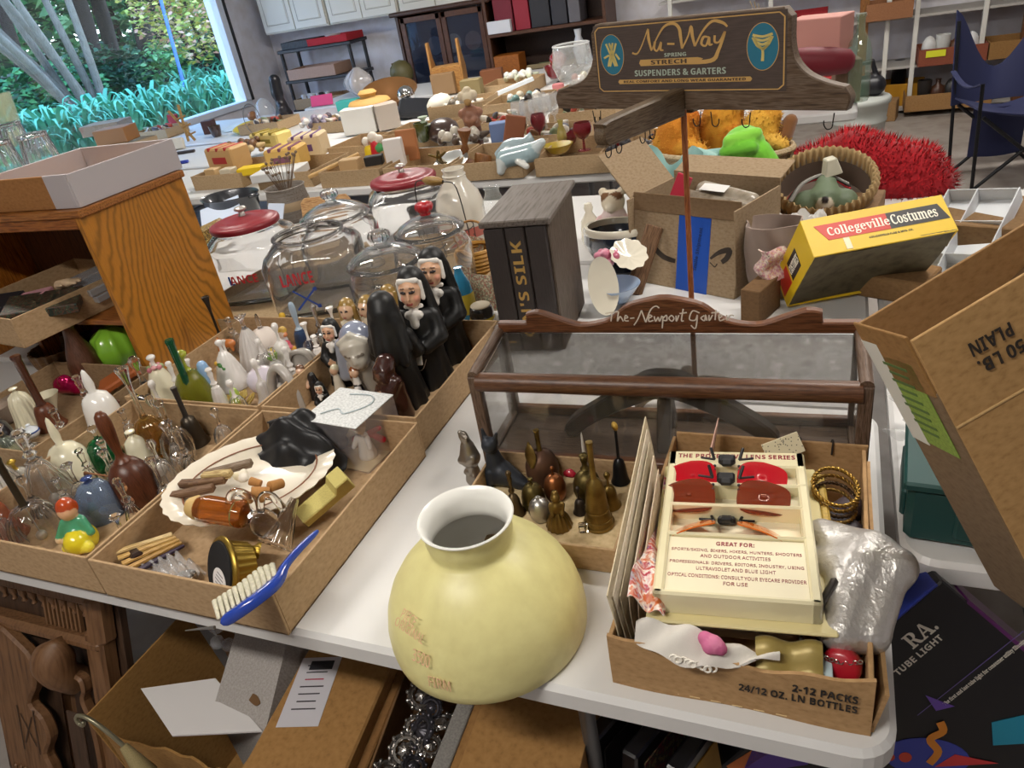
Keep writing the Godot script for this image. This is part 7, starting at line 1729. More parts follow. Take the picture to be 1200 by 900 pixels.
	part(ls, "lining", lathe([0.0, 0.02, 0.12, 0.02, 0.128, 0.09], 40), mat("5f5046", 0.8))
	var tc := thing("toy_mask", "green toy mask with a grey muzzle inside the pleated lamp shade", "toy", Vector3(-0.015, 0.86, -2.31))
	part(tc, "mask", body([bar(-0.05, 0, 0, 0.04, 0.05, 0, 0, 0.04, "5c6a52"), bar(0, 0.02, 0.0, 0.05, 0, 0.05, -0.02, 0.03, "66745a"), dot(0, 0.012, 0.044, 0.022, "b8ac98"), dot(0, 0.03, 0.06, 0.009, "2c2624"), dot(0.0, 0.0, 0.06, 0.009, "6a3a34")], 0.006), mat("ffffff", 0.6, 0.0, "paint mask"))
	solo("paper_block", "small white paper carton on top of the green mask", "box", box(0.05, 0.05, 0.04, 0.003, 0.03, 0.035), mat("bdb8a4", 0.6), Vector3(0.0, 0.935, -2.34), Vector3(0, 20, 10))
	for k in 3: solo("ribbon", ["red ribbon strip inside the pleated lamp shade", "black strap inside the pleated lamp shade", "grey cord loop inside the pleated lamp shade"][k], "ribbon", tube(curve(v3([-0.09, 0, 0.02, -0.05, 0.04, 0, 0.02, 0.05, -0.02, 0.08, 0.02, 0.0]), 5), 0.008, 8, true, 0.4), mat(["b3202c", "221f22", "8a8680"][k], 0.6), Vector3(-0.03, 0.86 + 0.012 * k, -2.38 + 0.03 * k), Vector3(0, 10 * k, 0))
	solo("white_wrap", "crumpled white plastic wrap between the mask and the costume box", "wrap", sheet(14, 10, func(u, v): return Vector3(u * 0.14, 0.03 + 0.016 * sin(u * 13.0 + v * 7.0) + 0.012 * cos(v * 15.0), v * 0.07), 0.001), mat("c9c6c0", 0.3), Vector3(-0.15, 0.85, -2.1), Vector3(0, 20, 0))
	solo("carton", "low brown carton holding the pleated lamp shade and the mask", "box", box(0.32, 0.1, 0.3, 0.003), card("86684a"), Vector3(-0.03, 0.7405, -2.36), Vector3(0, -10, 0))
	# red plush on the floor side
	var plush := []
	for q in [[-0.2, 0.0, 0.0, 0.07, 0.0, 0.05, -0.02, 0.08], [0.0, 0.05, -0.02, 0.08, 0.2, 0.0, 0.02, 0.075], [-0.2, -0.04, 0.05, 0.06, 0.2, -0.05, 0.05, 0.07], [0.2, 0.0, 0.02, 0.07, 0.26, -0.04, 0.05, 0.055]]: plush.append(bar(q[0], q[1], q[2], q[3], q[4], q[5], q[6], q[7], "a8121e"))
	var pl := solo("red_plush", "fluffy bright red plush cushion behind the pleated lamp shade", "cushion", body(plush, 0.012, 0.03), mat("ffffff", 0.95, 0.0, "paint cloth plush red"), Vector3(0.06, 0.80, -2.82))
	part(pl, "pile", fur(pl.mesh, 0.03, 2), mat("b8141f", 0.9)).set_meta("kind", "stuff")
	# basket of plush toys
	var bk := thing("splint_basket", "pale wooden splint basket of plush toys behind the shipping carton", "basket", Vector3(-0.36, 0.7405, -2.6), -20)
	bk.scale = Vector3(1.1, 1.35, 1.0)
	var sp := wood("c9b99a", "x", 0.7)
	for k in 5: part(bk, "splint", squash(lathe([0.152 + 0.006 * k, 0.0, 0.156 + 0.006 * k, 0.002, 0.158 + 0.006 * k, 0.03, 0.152 + 0.006 * k, 0.031, 0.149 + 0.006 * k, 0.002], 40), Vector3(1.25, 1, 0.8)), sp, Vector3(0, 0.005 + 0.033 * k, 0))
	for k in 14: part(bk, "upright_splint", tube([Vector3(0.156 * 1.25 * cos(k * TAU / 14), 0, 0.156 * 0.8 * sin(k * TAU / 14)), Vector3(0.188 * 1.25 * cos(k * TAU / 14), 0.17, 0.188 * 0.8 * sin(k * TAU / 14))], 0.011, 6, false, 0.25), sp)
	part(bk, "rim", squash(ring(0.184, 0.008, 44, 7), Vector3(1.25, 1, 0.8)), sp, Vector3(0, 0.172, 0))
	part(bk, "bottom", squash(lathe([0.0, 0.003, 0.15, 0.003, 0.15, 0.008, 0.0, 0.008], 30), Vector3(1.25, 1, 0.8)), sp)
	var pm := mat("ffffff", 0.95, 0.0, "paint cloth plush")
	var toys := [
		["orange spotted plush toy leaning at the left of the splint basket", ["d98a2a", "e0a03a", "c9731e"], Vector3(-0.49, 1.0, -2.62), 0.085],
		["second orange plush toy at the back of the splint basket", ["d9992f", "cf8626", "e0aa4a"], Vector3(-0.35, 1.02, -2.68), 0.085],
		["yellow-orange plush toy with long arm at the right of the splint basket", ["d8a23a", "e2b24c", "cf9230"], Vector3(-0.22, 1.0, -2.6), 0.072]]
	for q in toys:
		var s: float = q[3]
		var toy := solo("plush_toy", q[0], "plush toy", body([bar(0, -s, 0, s * 0.9, 0, s * 0.4, 0, s * 0.8, q[1][0]), bar(-s * 0.5, 0, s * 0.3, s * 0.45, s * 1.2, -s * 0.3, s * 0.5, s * 0.35, q[1][1]), bar(s * 0.2, s * 0.6, 0, s * 0.6, s * 0.6, s * 0.9, 0, s * 0.35, q[1][2])], 0.01, 0.02), mat("ffffff", 0.95, 0.0, "paint speck plush"), q[2], Vector3(0, -20, 0), "")
		part(toy, "pile", fur(toy.mesh, 0.012, 1), mat(q[1][1], 0.95)).set_meta("kind", "stuff")
	solo("plush_toy", "lime green plush ball with swirled pile in the splint basket", "plush toy", body([dot(0, 0, 0, 0.066, "7fd63a"), bar(-0.04, 0.03, 0.04, 0.02, 0.04, 0.045, 0.03, 0.02, "92e04a"), bar(-0.05, 0, 0.045, 0.02, 0.03, 0.01, 0.055, 0.02, "74c834"), bar(0.05, -0.02, 0.02, 0.04, 0.08, -0.05, 0.02, 0.03, "7fd63a")], 0.008, 0.006), pm, Vector3(-0.26, 1.0, -2.47))
	solo("aqua_cloth", "pale aqua towel hanging over the splint basket's front", "cloth", sheet(18, 14, func(u, v): return Vector3(-0.12 + u * 0.24, 0.03 * sin(u * 9.0) * (1 - v) + 0.09 - v * 0.13, 0.02 + 0.05 * v + 0.012 * sin(u * 15.0 + v * 4.0)), 0.004), mat("9cc9c4", 0.9, 0.0, "cloth"), Vector3(-0.47, 0.92, -2.42), Vector3(0, -20, 0))
	solo("aqua_cloth", "second fold of aqua towel beside the lime green ball", "cloth", body([bar(-0.05, 0, 0, 0.024, 0.05, 0.005, 0, 0.022, "9cc9c4"), bar(-0.02, 0.02, 0.01, 0.018, 0.03, 0.0, 0.03, 0.02, "a8d2cc")], 0.007), pm, Vector3(-0.38, 0.98, -2.45))
	solo("brown_plush", "small brown plush ear at the back right of the basket", "plush toy", body([bar(0, 0, 0, 0.03, 0.02, 0.04, 0, 0.022, "8a5a34")], 0.007), pm, Vector3(-0.15, 1.0, -2.6))
	folding_table("white folding table end carrying the splint basket", -0.62, 0.11, -2.92, -2.18, false)
	folding_table("white folding table under the milk jug and roasting pan", -2.62, -0.64, -2.92, -2.18, false)

# ---------- what stands below the front table ----------
func under_table() -> void:
	# carved organ-case panel leaning back
	var t := thing("carved_panel", "carved walnut organ panel with scrolls and lattice under the table", "panel", Vector3(-1.62, 0.0, -0.535))
	t.rotation_degrees.x = -19
	var wal := wood("7d5a3c", "y", 0.5, "worn", 0.7)
	var dark := wood("4a3424", "y", 0.6, "worn", 0.7)
	part(t, "back_board", box(0.50, 0.60, 0.02, 0.002), dark, Vector3(-0.04, 0, -0.03))
	part(t, "side_post", box(0.055, 0.5, 0.04, 0.006), wal, Vector3(0.165, 0.0, 0.0))
	part(t, "scroll_bracket", cut(curve(v2([-0.05, 0.0, 0.03, 0.0, 0.04, 0.05, 0.028, 0.09, 0.045, 0.14, 0.04, 0.24, 0.02, 0.3, 0.03, 0.33, 0.02, 0.36, -0.03, 0.36, -0.05, 0.33]), 4, true), 0.03, 0.006), wal, Vector3(0.1, 0.03, 0.02))
	part(t, "sunk_panel", box(0.05, 0.2, 0.006, 0.002), dark, Vector3(0.09, 0.1, 0.036))
	part(t, "corbel", tube(curve(v3([0, 0, 0.0, 0, 0.03, 0.03, 0, 0.07, 0.045, 0, 0.1, 0.03]), 5), [0.035, 0.035, 0.034, 0.034, 0.034, 0.036, 0.038, 0.04, 0.042, 0.044, 0.045, 0.045, 0.044, 0.042, 0.038, 0.034], 12, true), wal, Vector3(0.07, 0.36, 0.005))
	part(t, "shelf_moulding", box(0.42, 0.03, 0.05, 0.01), wal, Vector3(-0.02, 0.455, 0.0))
	part(t, "corner_block", box(0.05, 0.12, 0.05, 0.012), wal, Vector3(0.175, 0.47, 0.0))
	for k in 11: part(t, "drop_ornament", lathe([0.0, -0.036, 0.007, -0.03, 0.004, -0.022, 0.010, -0.012, 0.012, 0.0, 0.008, 0.006, 0.0, 0.008], 10), wal, Vector3(0.13 - 0.034 * k, 0.56, 0.0))
	for k in 9: part(t, "lattice_bar", box(0.006, 0.085, 0.01, 0.001), wal, Vector3(0.11 - 0.014 * k, 0.485, 0.0))
	part(t, "top_rail", box(0.42, 0.03, 0.04, 0.006), wal, Vector3(-0.02, 0.565, 0.0))
	part(t, "scroll_board", cut(curve(v2([-0.2, 0.0, -0.06, 0.0, -0.05, 0.06, -0.065, 0.1, -0.04, 0.15, -0.055, 0.2, -0.09, 0.23, -0.06, 0.28, -0.05, 0.33, -0.08, 0.38, -0.2, 0.4]), 4, true), 0.03, 0.006), wal, Vector3(0.02, 0.05, 0.02))
	part(t, "incised_star", join([[stroke([-0.02, 0.0, 0.02, 0.08], 0.004, 0.001)], [stroke([0.02, 0.0, -0.02, 0.08], 0.004, 0.001)], [stroke([-0.028, -0.02, -0.028, 0.1], 0.004, 0.001)], [stroke([0.028, -0.02, 0.028, 0.1], 0.004, 0.001)]]), dark, Vector3(-0.085, 0.17, 0.036))
	for k in 8: part(t, "reed", box(0.014, 0.1, 0.014, 0.004), wal, Vector3(-0.16 + 0.019 * k, 0.0, 0.035))
	# open carton with white panels
	var kraft := card("a07840")
	var c := thing("carton", "open brown carton of white panels standing under the table", "box", Vector3(-1.14, 0.0, -0.70))
	part(c, "side_panel", box(0.005, 0.40, 0.30, 0.001), kraft, Vector3(-0.17, 0, 0), Vector3(0, 0, 10))
	part(c, "side_panel", box(0.005, 0.38, 0.30, 0.001), kraft, Vector3(0.17, 0, 0))
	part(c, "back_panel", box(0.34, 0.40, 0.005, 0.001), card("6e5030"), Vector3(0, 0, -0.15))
	part(c, "front_panel", sheet(20, 6, func(u, v): return Vector3(-0.2 + u * 0.37, v * (0.36 + 0.012 * sin(u * 31.0) * u), 0.15 + 0.004 * sin(u * 9.0)), 0.005), kraft)
	part(c, "bottom", box(0.34, 0.005, 0.3, 0.001), kraft)
	var fr: MeshInstance3D = c.get_node("front_panel")
	words(fr, "PRODUCTS", 0.022, 0.12, mat("2b241c", 0.7), Vector3(0.08, 0.3, 0.156))
	solo("white_board", "white foam board lying across the open carton", "board", cut(v2([0, 0, 0.151, 0.064, 0.338, -0.015, 0.158, -0.072]), 0.006, 0.001), mat("d6d2d0", 0.7), Vector3(-1.30, 0.402, -0.634), Vector3(-90, 0, 0))
	var g := thing("grey_carton", "tilted white-grey carton with a brown stain and NY lettering in the open carton", "box", Vector3(-1.03, 0.40, -0.70))
	var q := v3([-0.074, 0.0, 0.063, 0.073, 0.0, 0.083, 0.021, 0.06, -0.096, -0.112, 0.06, -0.089, 0.08, -0.03, 0.078, 0.078, 0.0, -0.146])
	var board := mat("b3aca6", 0.7, 0.0, "grain")
	var dn := Vector3(0, -0.2, 0)
	part(g, "top_panel", flat([[q[0], q[1], q[2], q[3]], [q[3] + dn, q[2] + dn, q[1] + dn, q[0] + dn], [q[0] + dn, q[1] + dn, q[1], q[0]], [q[3], q[2], q[2] + dn, q[3] + dn], [q[0], q[3], q[3] + dn, q[0] + dn], [q[1] + dn, q[2] + dn, q[2], q[1]]]), board)
	part(g, "side_panel", flat([[q[1], q[4], q[5], q[2]], [q[4] + dn, q[5] + dn, q[5], q[4]], [q[1] + dn, q[4] + dn, q[4], q[1]]]), board)
	part(g, "stain", cut(curve(v2([-0.02, 0.0, -0.01, -0.008, 0.018, -0.006, 0.022, 0.004, 0.0, 0.008]), 4, true), 0.0008), mat("6a4c2c", 0.8), Vector3(0.01, 0.016, 0.03), Vector3(-70, -24, 0))
	words(g, "NY.", 0.024, 0, mat("2b2826", 0.6), Vector3(0.062, 0.012, -0.01), Vector3(-70, 80, 0))
	solo("bubble_wrap", "roll of clear bubble wrap at the back of the open carton", "wrap", join(range(30).map(func(k): return [ball(0.016, -1, -1, 9), at(0.03 * sin(k * 2.1), 0.012 * k, 0.03 * cos(k * 1.7))])), pane("d4d4d8", 0.25, 0.06), Vector3(-1.19, 0.12, -0.79), Vector3(0, 0, -6))
	solo("metal_rod", "thin pointed metal rod sticking out below the blue brush", "rod", tube([Vector3(0, 0, 0), Vector3(-0.055, -0.01, 0.01)], [0.003, 0.0008], 7), mat("8d8a86", 0.3, 0.8), Vector3(-0.838, 0.8, -0.545), Vector3.ZERO)
	# second carton with shipping label
	var b := thing("carton", "closed brown carton with a white shipping label beside the open one", "box", Vector3(-0.80, 0.0, -0.60), 8)
	part(b, "body", box(0.2, 0.43, 0.52, 0.004), card("a67d48"), Vector3(-0.04, 0, -0.12))
	part(b, "side_wrap", box(0.02, 0.40, 0.5, 0.003), card("8a6336"), Vector3(0.07, 0, -0.12))
	var sl := part(b, "shipping_label", box(0.085, 0.001, 0.16, 0.0003), mat("c9c6cb", 0.6), Vector3(-0.085, 0.4305, -0.12), Vector3(0, 8, 0))
	for k in 7: part(sl, "print_line", box(0.05 - 0.005 * (k % 3), 0.0004, 0.003, 0.0001), mat("3c383c" if k != 2 else "a8324a", 0.6), Vector3(0.0, 0.0008, -0.06 + 0.017 * k))
	part(sl, "print_block", box(0.05, 0.0004, 0.022, 0.0001), mat("26242a", 0.6), Vector3(0.005, 0.0008, -0.06))
	# curled-handled metal pole at the lower left
	var pole := thing("curled_hook", "pale metal rod with a curled end standing before the carved panel", "hook", Vector3(-1.195, 0.46, -0.496))
	part(pole, "curl", tube(curve(v3([-0.055, 0.04, 0.004, -0.062, 0.03, 0.004, -0.072, 0.032, 0.004, -0.074, 0.044, 0.002, -0.06, 0.054, 0, -0.03, 0.048, 0, 0.0, 0.02, 0, 0.02, -0.01, 0]), 5), 0.0042, 8, true), mat("8f8a72", 0.35, 0.7))
	part(pole, "sleeve", tube([Vector3(0.018, -0.008, 0), Vector3(0.06, -0.06, 0.01), Vector3(0.2, -0.46, 0.06)], [0.008, 0.019, 0.04], 12), mat("a39468", 0.6, 0.0, "speck sleeve"))
	# tray of silver jewellery
	flat_box("cardboard_flat", "narrow brown carton of silver jewellery under the lamp shade", Vector3(-0.655, 0.30, -0.66), 10, 0.14, 0.34, 0.1, "7a5a38")
	solo("carton", "plain carton raising the jewellery carton off the floor", "box", box(0.15, 0.295, 0.34, 0.003), card("6d5030"), Vector3(-0.655, 0, -0.66), Vector3(0, 10, 0))
	var sil := mat("aca8a4", 0.25, 0.95)
	for k in 14:
		var o := solo("brooch", "ornate silver brooch in the jewellery carton", "brooch", join([[ring(0.016, 0.003, 22, 6)], [lathe([0.0, 0.006, 0.006, 0.005, 0.011, 0.0, 0.0, -0.001], 20, 8, 0.1)], [ring(0.021, 0.0022, 22, 5), at(0, -0.001, 0)]] + range(11).map(func(j): return [ball(0.004, -1, -1, 7), at(0.022 * cos(j * TAU / 11), 0, 0.022 * sin(j * TAU / 11))])), sil if k % 3 else mat("4c4a50", 0.3, 0.7), Vector3(-0.69 + 0.07 * fmod(k * 0.618, 1.0), 0.385 + 0.006 * (k % 5), -0.53 - 0.26 * (k / 14.0)), Vector3(30 * sin(k * 1.9), k * 50.0, 34 * cos(k * 1.3)), "silver brooches in the jewellery carton")
		o.scale = Vector3.ONE * (1.0 + 0.35 * (k % 2))
	# brown folded carton and framed things to its right
	var f := thing("carton", "flat brown carton with a grey taped edge lying under the table's middle", "box", Vector3(-0.43, 0.0, -0.70), 4)
	part(f, "body", box(0.21, 0.50, 0.36, 0.003), card("9a7240"), Vector3(0, 0, 0))
	part(f, "grey_edge", box(0.03, 0.505, 0.362, 0.002), mat("8e8a84", 0.6, 0.0, "grain"), Vector3(-0.115, 0, 0))
	part(f, "top_flap", box(0.19, 0.004, 0.35, 0.001), card("a67d48"), Vector3(0.012, 0.502, 0.0), Vector3(0, 0, -3))
	for k in 3:
		var fr2 := thing("framed_picture", ["black picture frame nearest the brown carton", "black framed picture with dark red print", "dark framed picture with a yellow mount"][k], "picture frame", Vector3(-0.285 + 0.05 * k, 0.12, -0.74), 0, "frames under the table")
		fr2.rotation_degrees = Vector3(-12, -18, 6 - 4 * k)
		part(fr2, "frame", box(0.03, 0.34, 0.22, 0.004), mat("151417", 0.3, 0.0, "coat frame"))
		part(fr2, "picture", box(0.002, 0.28, 0.17, 0.0005), [mat("2a2426", 0.4), print_mat("dark print", ["26303a", "7a2430", "3a3432", "8a7a52", "1c2226"], 6.0), mat("a87c22", 0.5)][k], Vector3(0.016, 0.03, 0))
	solo("carton", "dark carton the framed pictures stand on", "box", box(0.2, 0.115, 0.3, 0.003), card("4a3826"), Vector3(-0.24, 0, -0.74), Vector3(0, -18, 0))
	# large black lamp carton
	var bx := thing("lamp_carton", "large black printed carton for a tube light leaning at the table's corner", "box", Vector3(0.177, 0.735, -0.927))
	posed(bx, Vector3(0.72, -0.69, 0.02), Vector3(0.794, 0.465, -0.363).cross(Vector3(0.72, -0.69, 0.02)) * -1.0, Vector3(-0.794, -0.465, 0.363))
	var blk := mat("17161a", 0.35, 0.0, "speck carton")
	var nrm := 1.0 if bx.basis.y.y > 0 or bx.basis.y.z > 0 else -1.0
	part(bx, "body", box(0.62, 0.10, 0.46, 0.003), mat("17161a", 0.35), Vector3(0.31, -0.10 if nrm > 0 else 0.0, 0.23))
	var up := 0.0008 * nrm
	part(bx, "blue_edge", box(0.004, 0.102, 0.30, 0.001), mat("2a3c9e", 0.4), Vector3(0.0, -0.101 if nrm > 0 else -0.001, 0.16))
	part(bx, "purple_edge", box(0.3, 0.102, 0.006, 0.001), mat("5a1f5e", 0.4), Vector3(0.2, -0.101 if nrm > 0 else -0.001, 0.0))
	var ivory := mat("e4dfd2", 0.5)
	words(bx, "RA.", 0.025, 0.05, ivory, Vector3(0.040, up, 0.080), Vector3(-90, 90, 0), "Droid Serif")
	words(bx, "TUBE LIGHT", 0.0105, 0.088, ivory, Vector3(0.0645, up, 0.108), Vector3(-90, 90, 0))
	words(bx, "The first and last tube light for consumer utility Illumination", 0.0085, 0.165, ivory, Vector3(0.15, up, 0.058), Vector3(-90, 90, 0), "Droid Serif")
	part(bx, "print_shape", cut(v2([0.12, -0.148, 0.163, -0.132, 0.15, -0.156]), 0.0006), mat("6a4aa8", 0.5), Vector3(0, up, 0), Vector3(-90, 0, 0))
	part(bx, "print_line", stroke([0, 0, 0.2, 0.0], 0.0012), mat("6a5a9a", 0.5), Vector3(0.137, up, 0.18), Vector3(-90, 90, 0))
	var oval := []
	for k in 28: oval.append(Vector2(cos(TAU * k / 28) * 0.062, sin(TAU * k / 28) * 0.034))
	part(bx, "print_shape", cut(oval, 0.0006), mat("3b46a8", 0.5), Vector3(0.2, up, 0.222), Vector3(-90, 39, 0))
	part(bx, "print_squiggle", stroke([0.006, 0.04, 0.012, 0.024, -0.004, 0.008, 0.01, -0.012, 0.0, -0.035], 0.012, 0.0012), mat("dc8a2a", 0.5), Vector3(0.188, up, 0.2), Vector3(-90, 39, 0))
	for k in 3: part(bx, "print_dot", cut(oval, 0.0006), mat("d2482c", 0.5), [Vector3(0.146, up * 1.5, 0.271), Vector3(0.162, up * 2.0, 0.26), Vector3(0.178, up * 2.0, 0.244)][k], Vector3(-90, 39, 0), Vector3(0.09 + 0.03 * k, 0.16 + 0.05 * k, 1))
	part(bx, "print_shape", cut(v2([0, 0, 0.09, 0.0, 0.03, 0.02]), 0.0006), mat("cf3a3a", 0.5), Vector3(0.22, up * 2.0, 0.225), Vector3(-90, 50, 0))
	part(bx, "print_shape", cut(v2([0, 0, 0.07, 0.0, 0.05, 0.05, 0.0, 0.04]), 0.0006), mat("1d8aa8", 0.5), Vector3(0.25, up, 0.14), Vector3(-90, 50, 0))
	part(bx, "print_shape", cut(v2([0, 0, 0.1, 0.03, 0.13, 0.09, 0.03, 0.1]), 0.0006), mat("5b3f9a", 0.5), Vector3(0.03, up, 0.445), Vector3(-90, 40, 0))
	part(bx, "print_shape", cut(v2([0, 0, 0.02, 0.0, 0.02, 0.1, 0.0, 0.1]), 0.0006), mat("b8642a", 0.5), Vector3(0.003, up, 0.45), Vector3(-90, -8, 0))

# ---------- the back tables ----------
const TURNED := {
	"vase": [0.0, 0, 0.5, 0, 0.6, 0.05, 1.0, 0.35, 0.9, 0.55, 0.45, 0.8, 0.6, 1.0, 0.5, 1.0, 0.36, 0.8, 0.0, 0.7],
	"bowl": [0.0, 0, 0.4, 0, 0.7, 0.3, 1.0, 1.0, 0.94, 1.0, 0.6, 0.36, 0.0, 0.12],
	"cup": [0.0, 0, 0.6, 0, 0.75, 0.05, 0.95, 0.6, 1.0, 1.0, 0.9, 1.0, 0.8, 0.2, 0.0, 0.15],
	"goblet": [0.0, 0, 0.7, 0, 0.7, 0.02, 0.15, 0.06, 0.12, 0.38, 0.5, 0.46, 0.95, 0.65, 1.0, 0.82, 0.85, 1.0, 0.8, 1.0, 0.93, 0.8, 0.85, 0.66, 0.0, 0.47],
	"bottle": [0.0, 0, 0.9, 0, 1.0, 0.04, 1.0, 0.55, 0.8, 0.68, 0.35, 0.8, 0.32, 0.95, 0.42, 0.97, 0.4, 1.0, 0.0, 1.0],
	"ball": [0.0, 0, 0.5, 0.07, 0.87, 0.25, 1.0, 0.5, 0.87, 0.75, 0.5, 0.93, 0.0, 1.0],
	"plate": [0.0, 0, 0.6, 0.0, 0.7, 0.3, 1.0, 1.0, 0.95, 1.0, 0.6, 0.35, 0.0, 0.3],
	"stem": [0.0, 0, 0.9, 0.0, 1.0, 0.05, 0.4, 0.1, 0.3, 0.3, 0.5, 0.4, 0.28, 0.55, 0.45, 0.75, 0.7, 0.9, 0.75, 1.0, 0.0, 1.0]}

func goods(kind: String, label: String, category: String, pos: Vector3, r: float, h: float, m: Material, turn := Vector3.ZERO, group := "") -> MeshInstance3D:
	var p := []
	for i in range(0, TURNED[kind].size(), 2): p.append_array([TURNED[kind][i] * r, TURNED[kind][i + 1] * h])
	return solo(category.replace(" ", "_"), label, category, lathe(p, 22), m, pos, turn, group)

func block(label: String, category: String, pos: Vector3, w: float, h: float, d: float, m: Material, turn := Vector3.ZERO) -> MeshInstance3D:
	return solo(category.replace(" ", "_"), label, category, box(w, h, d, 0.004), m, pos, turn)

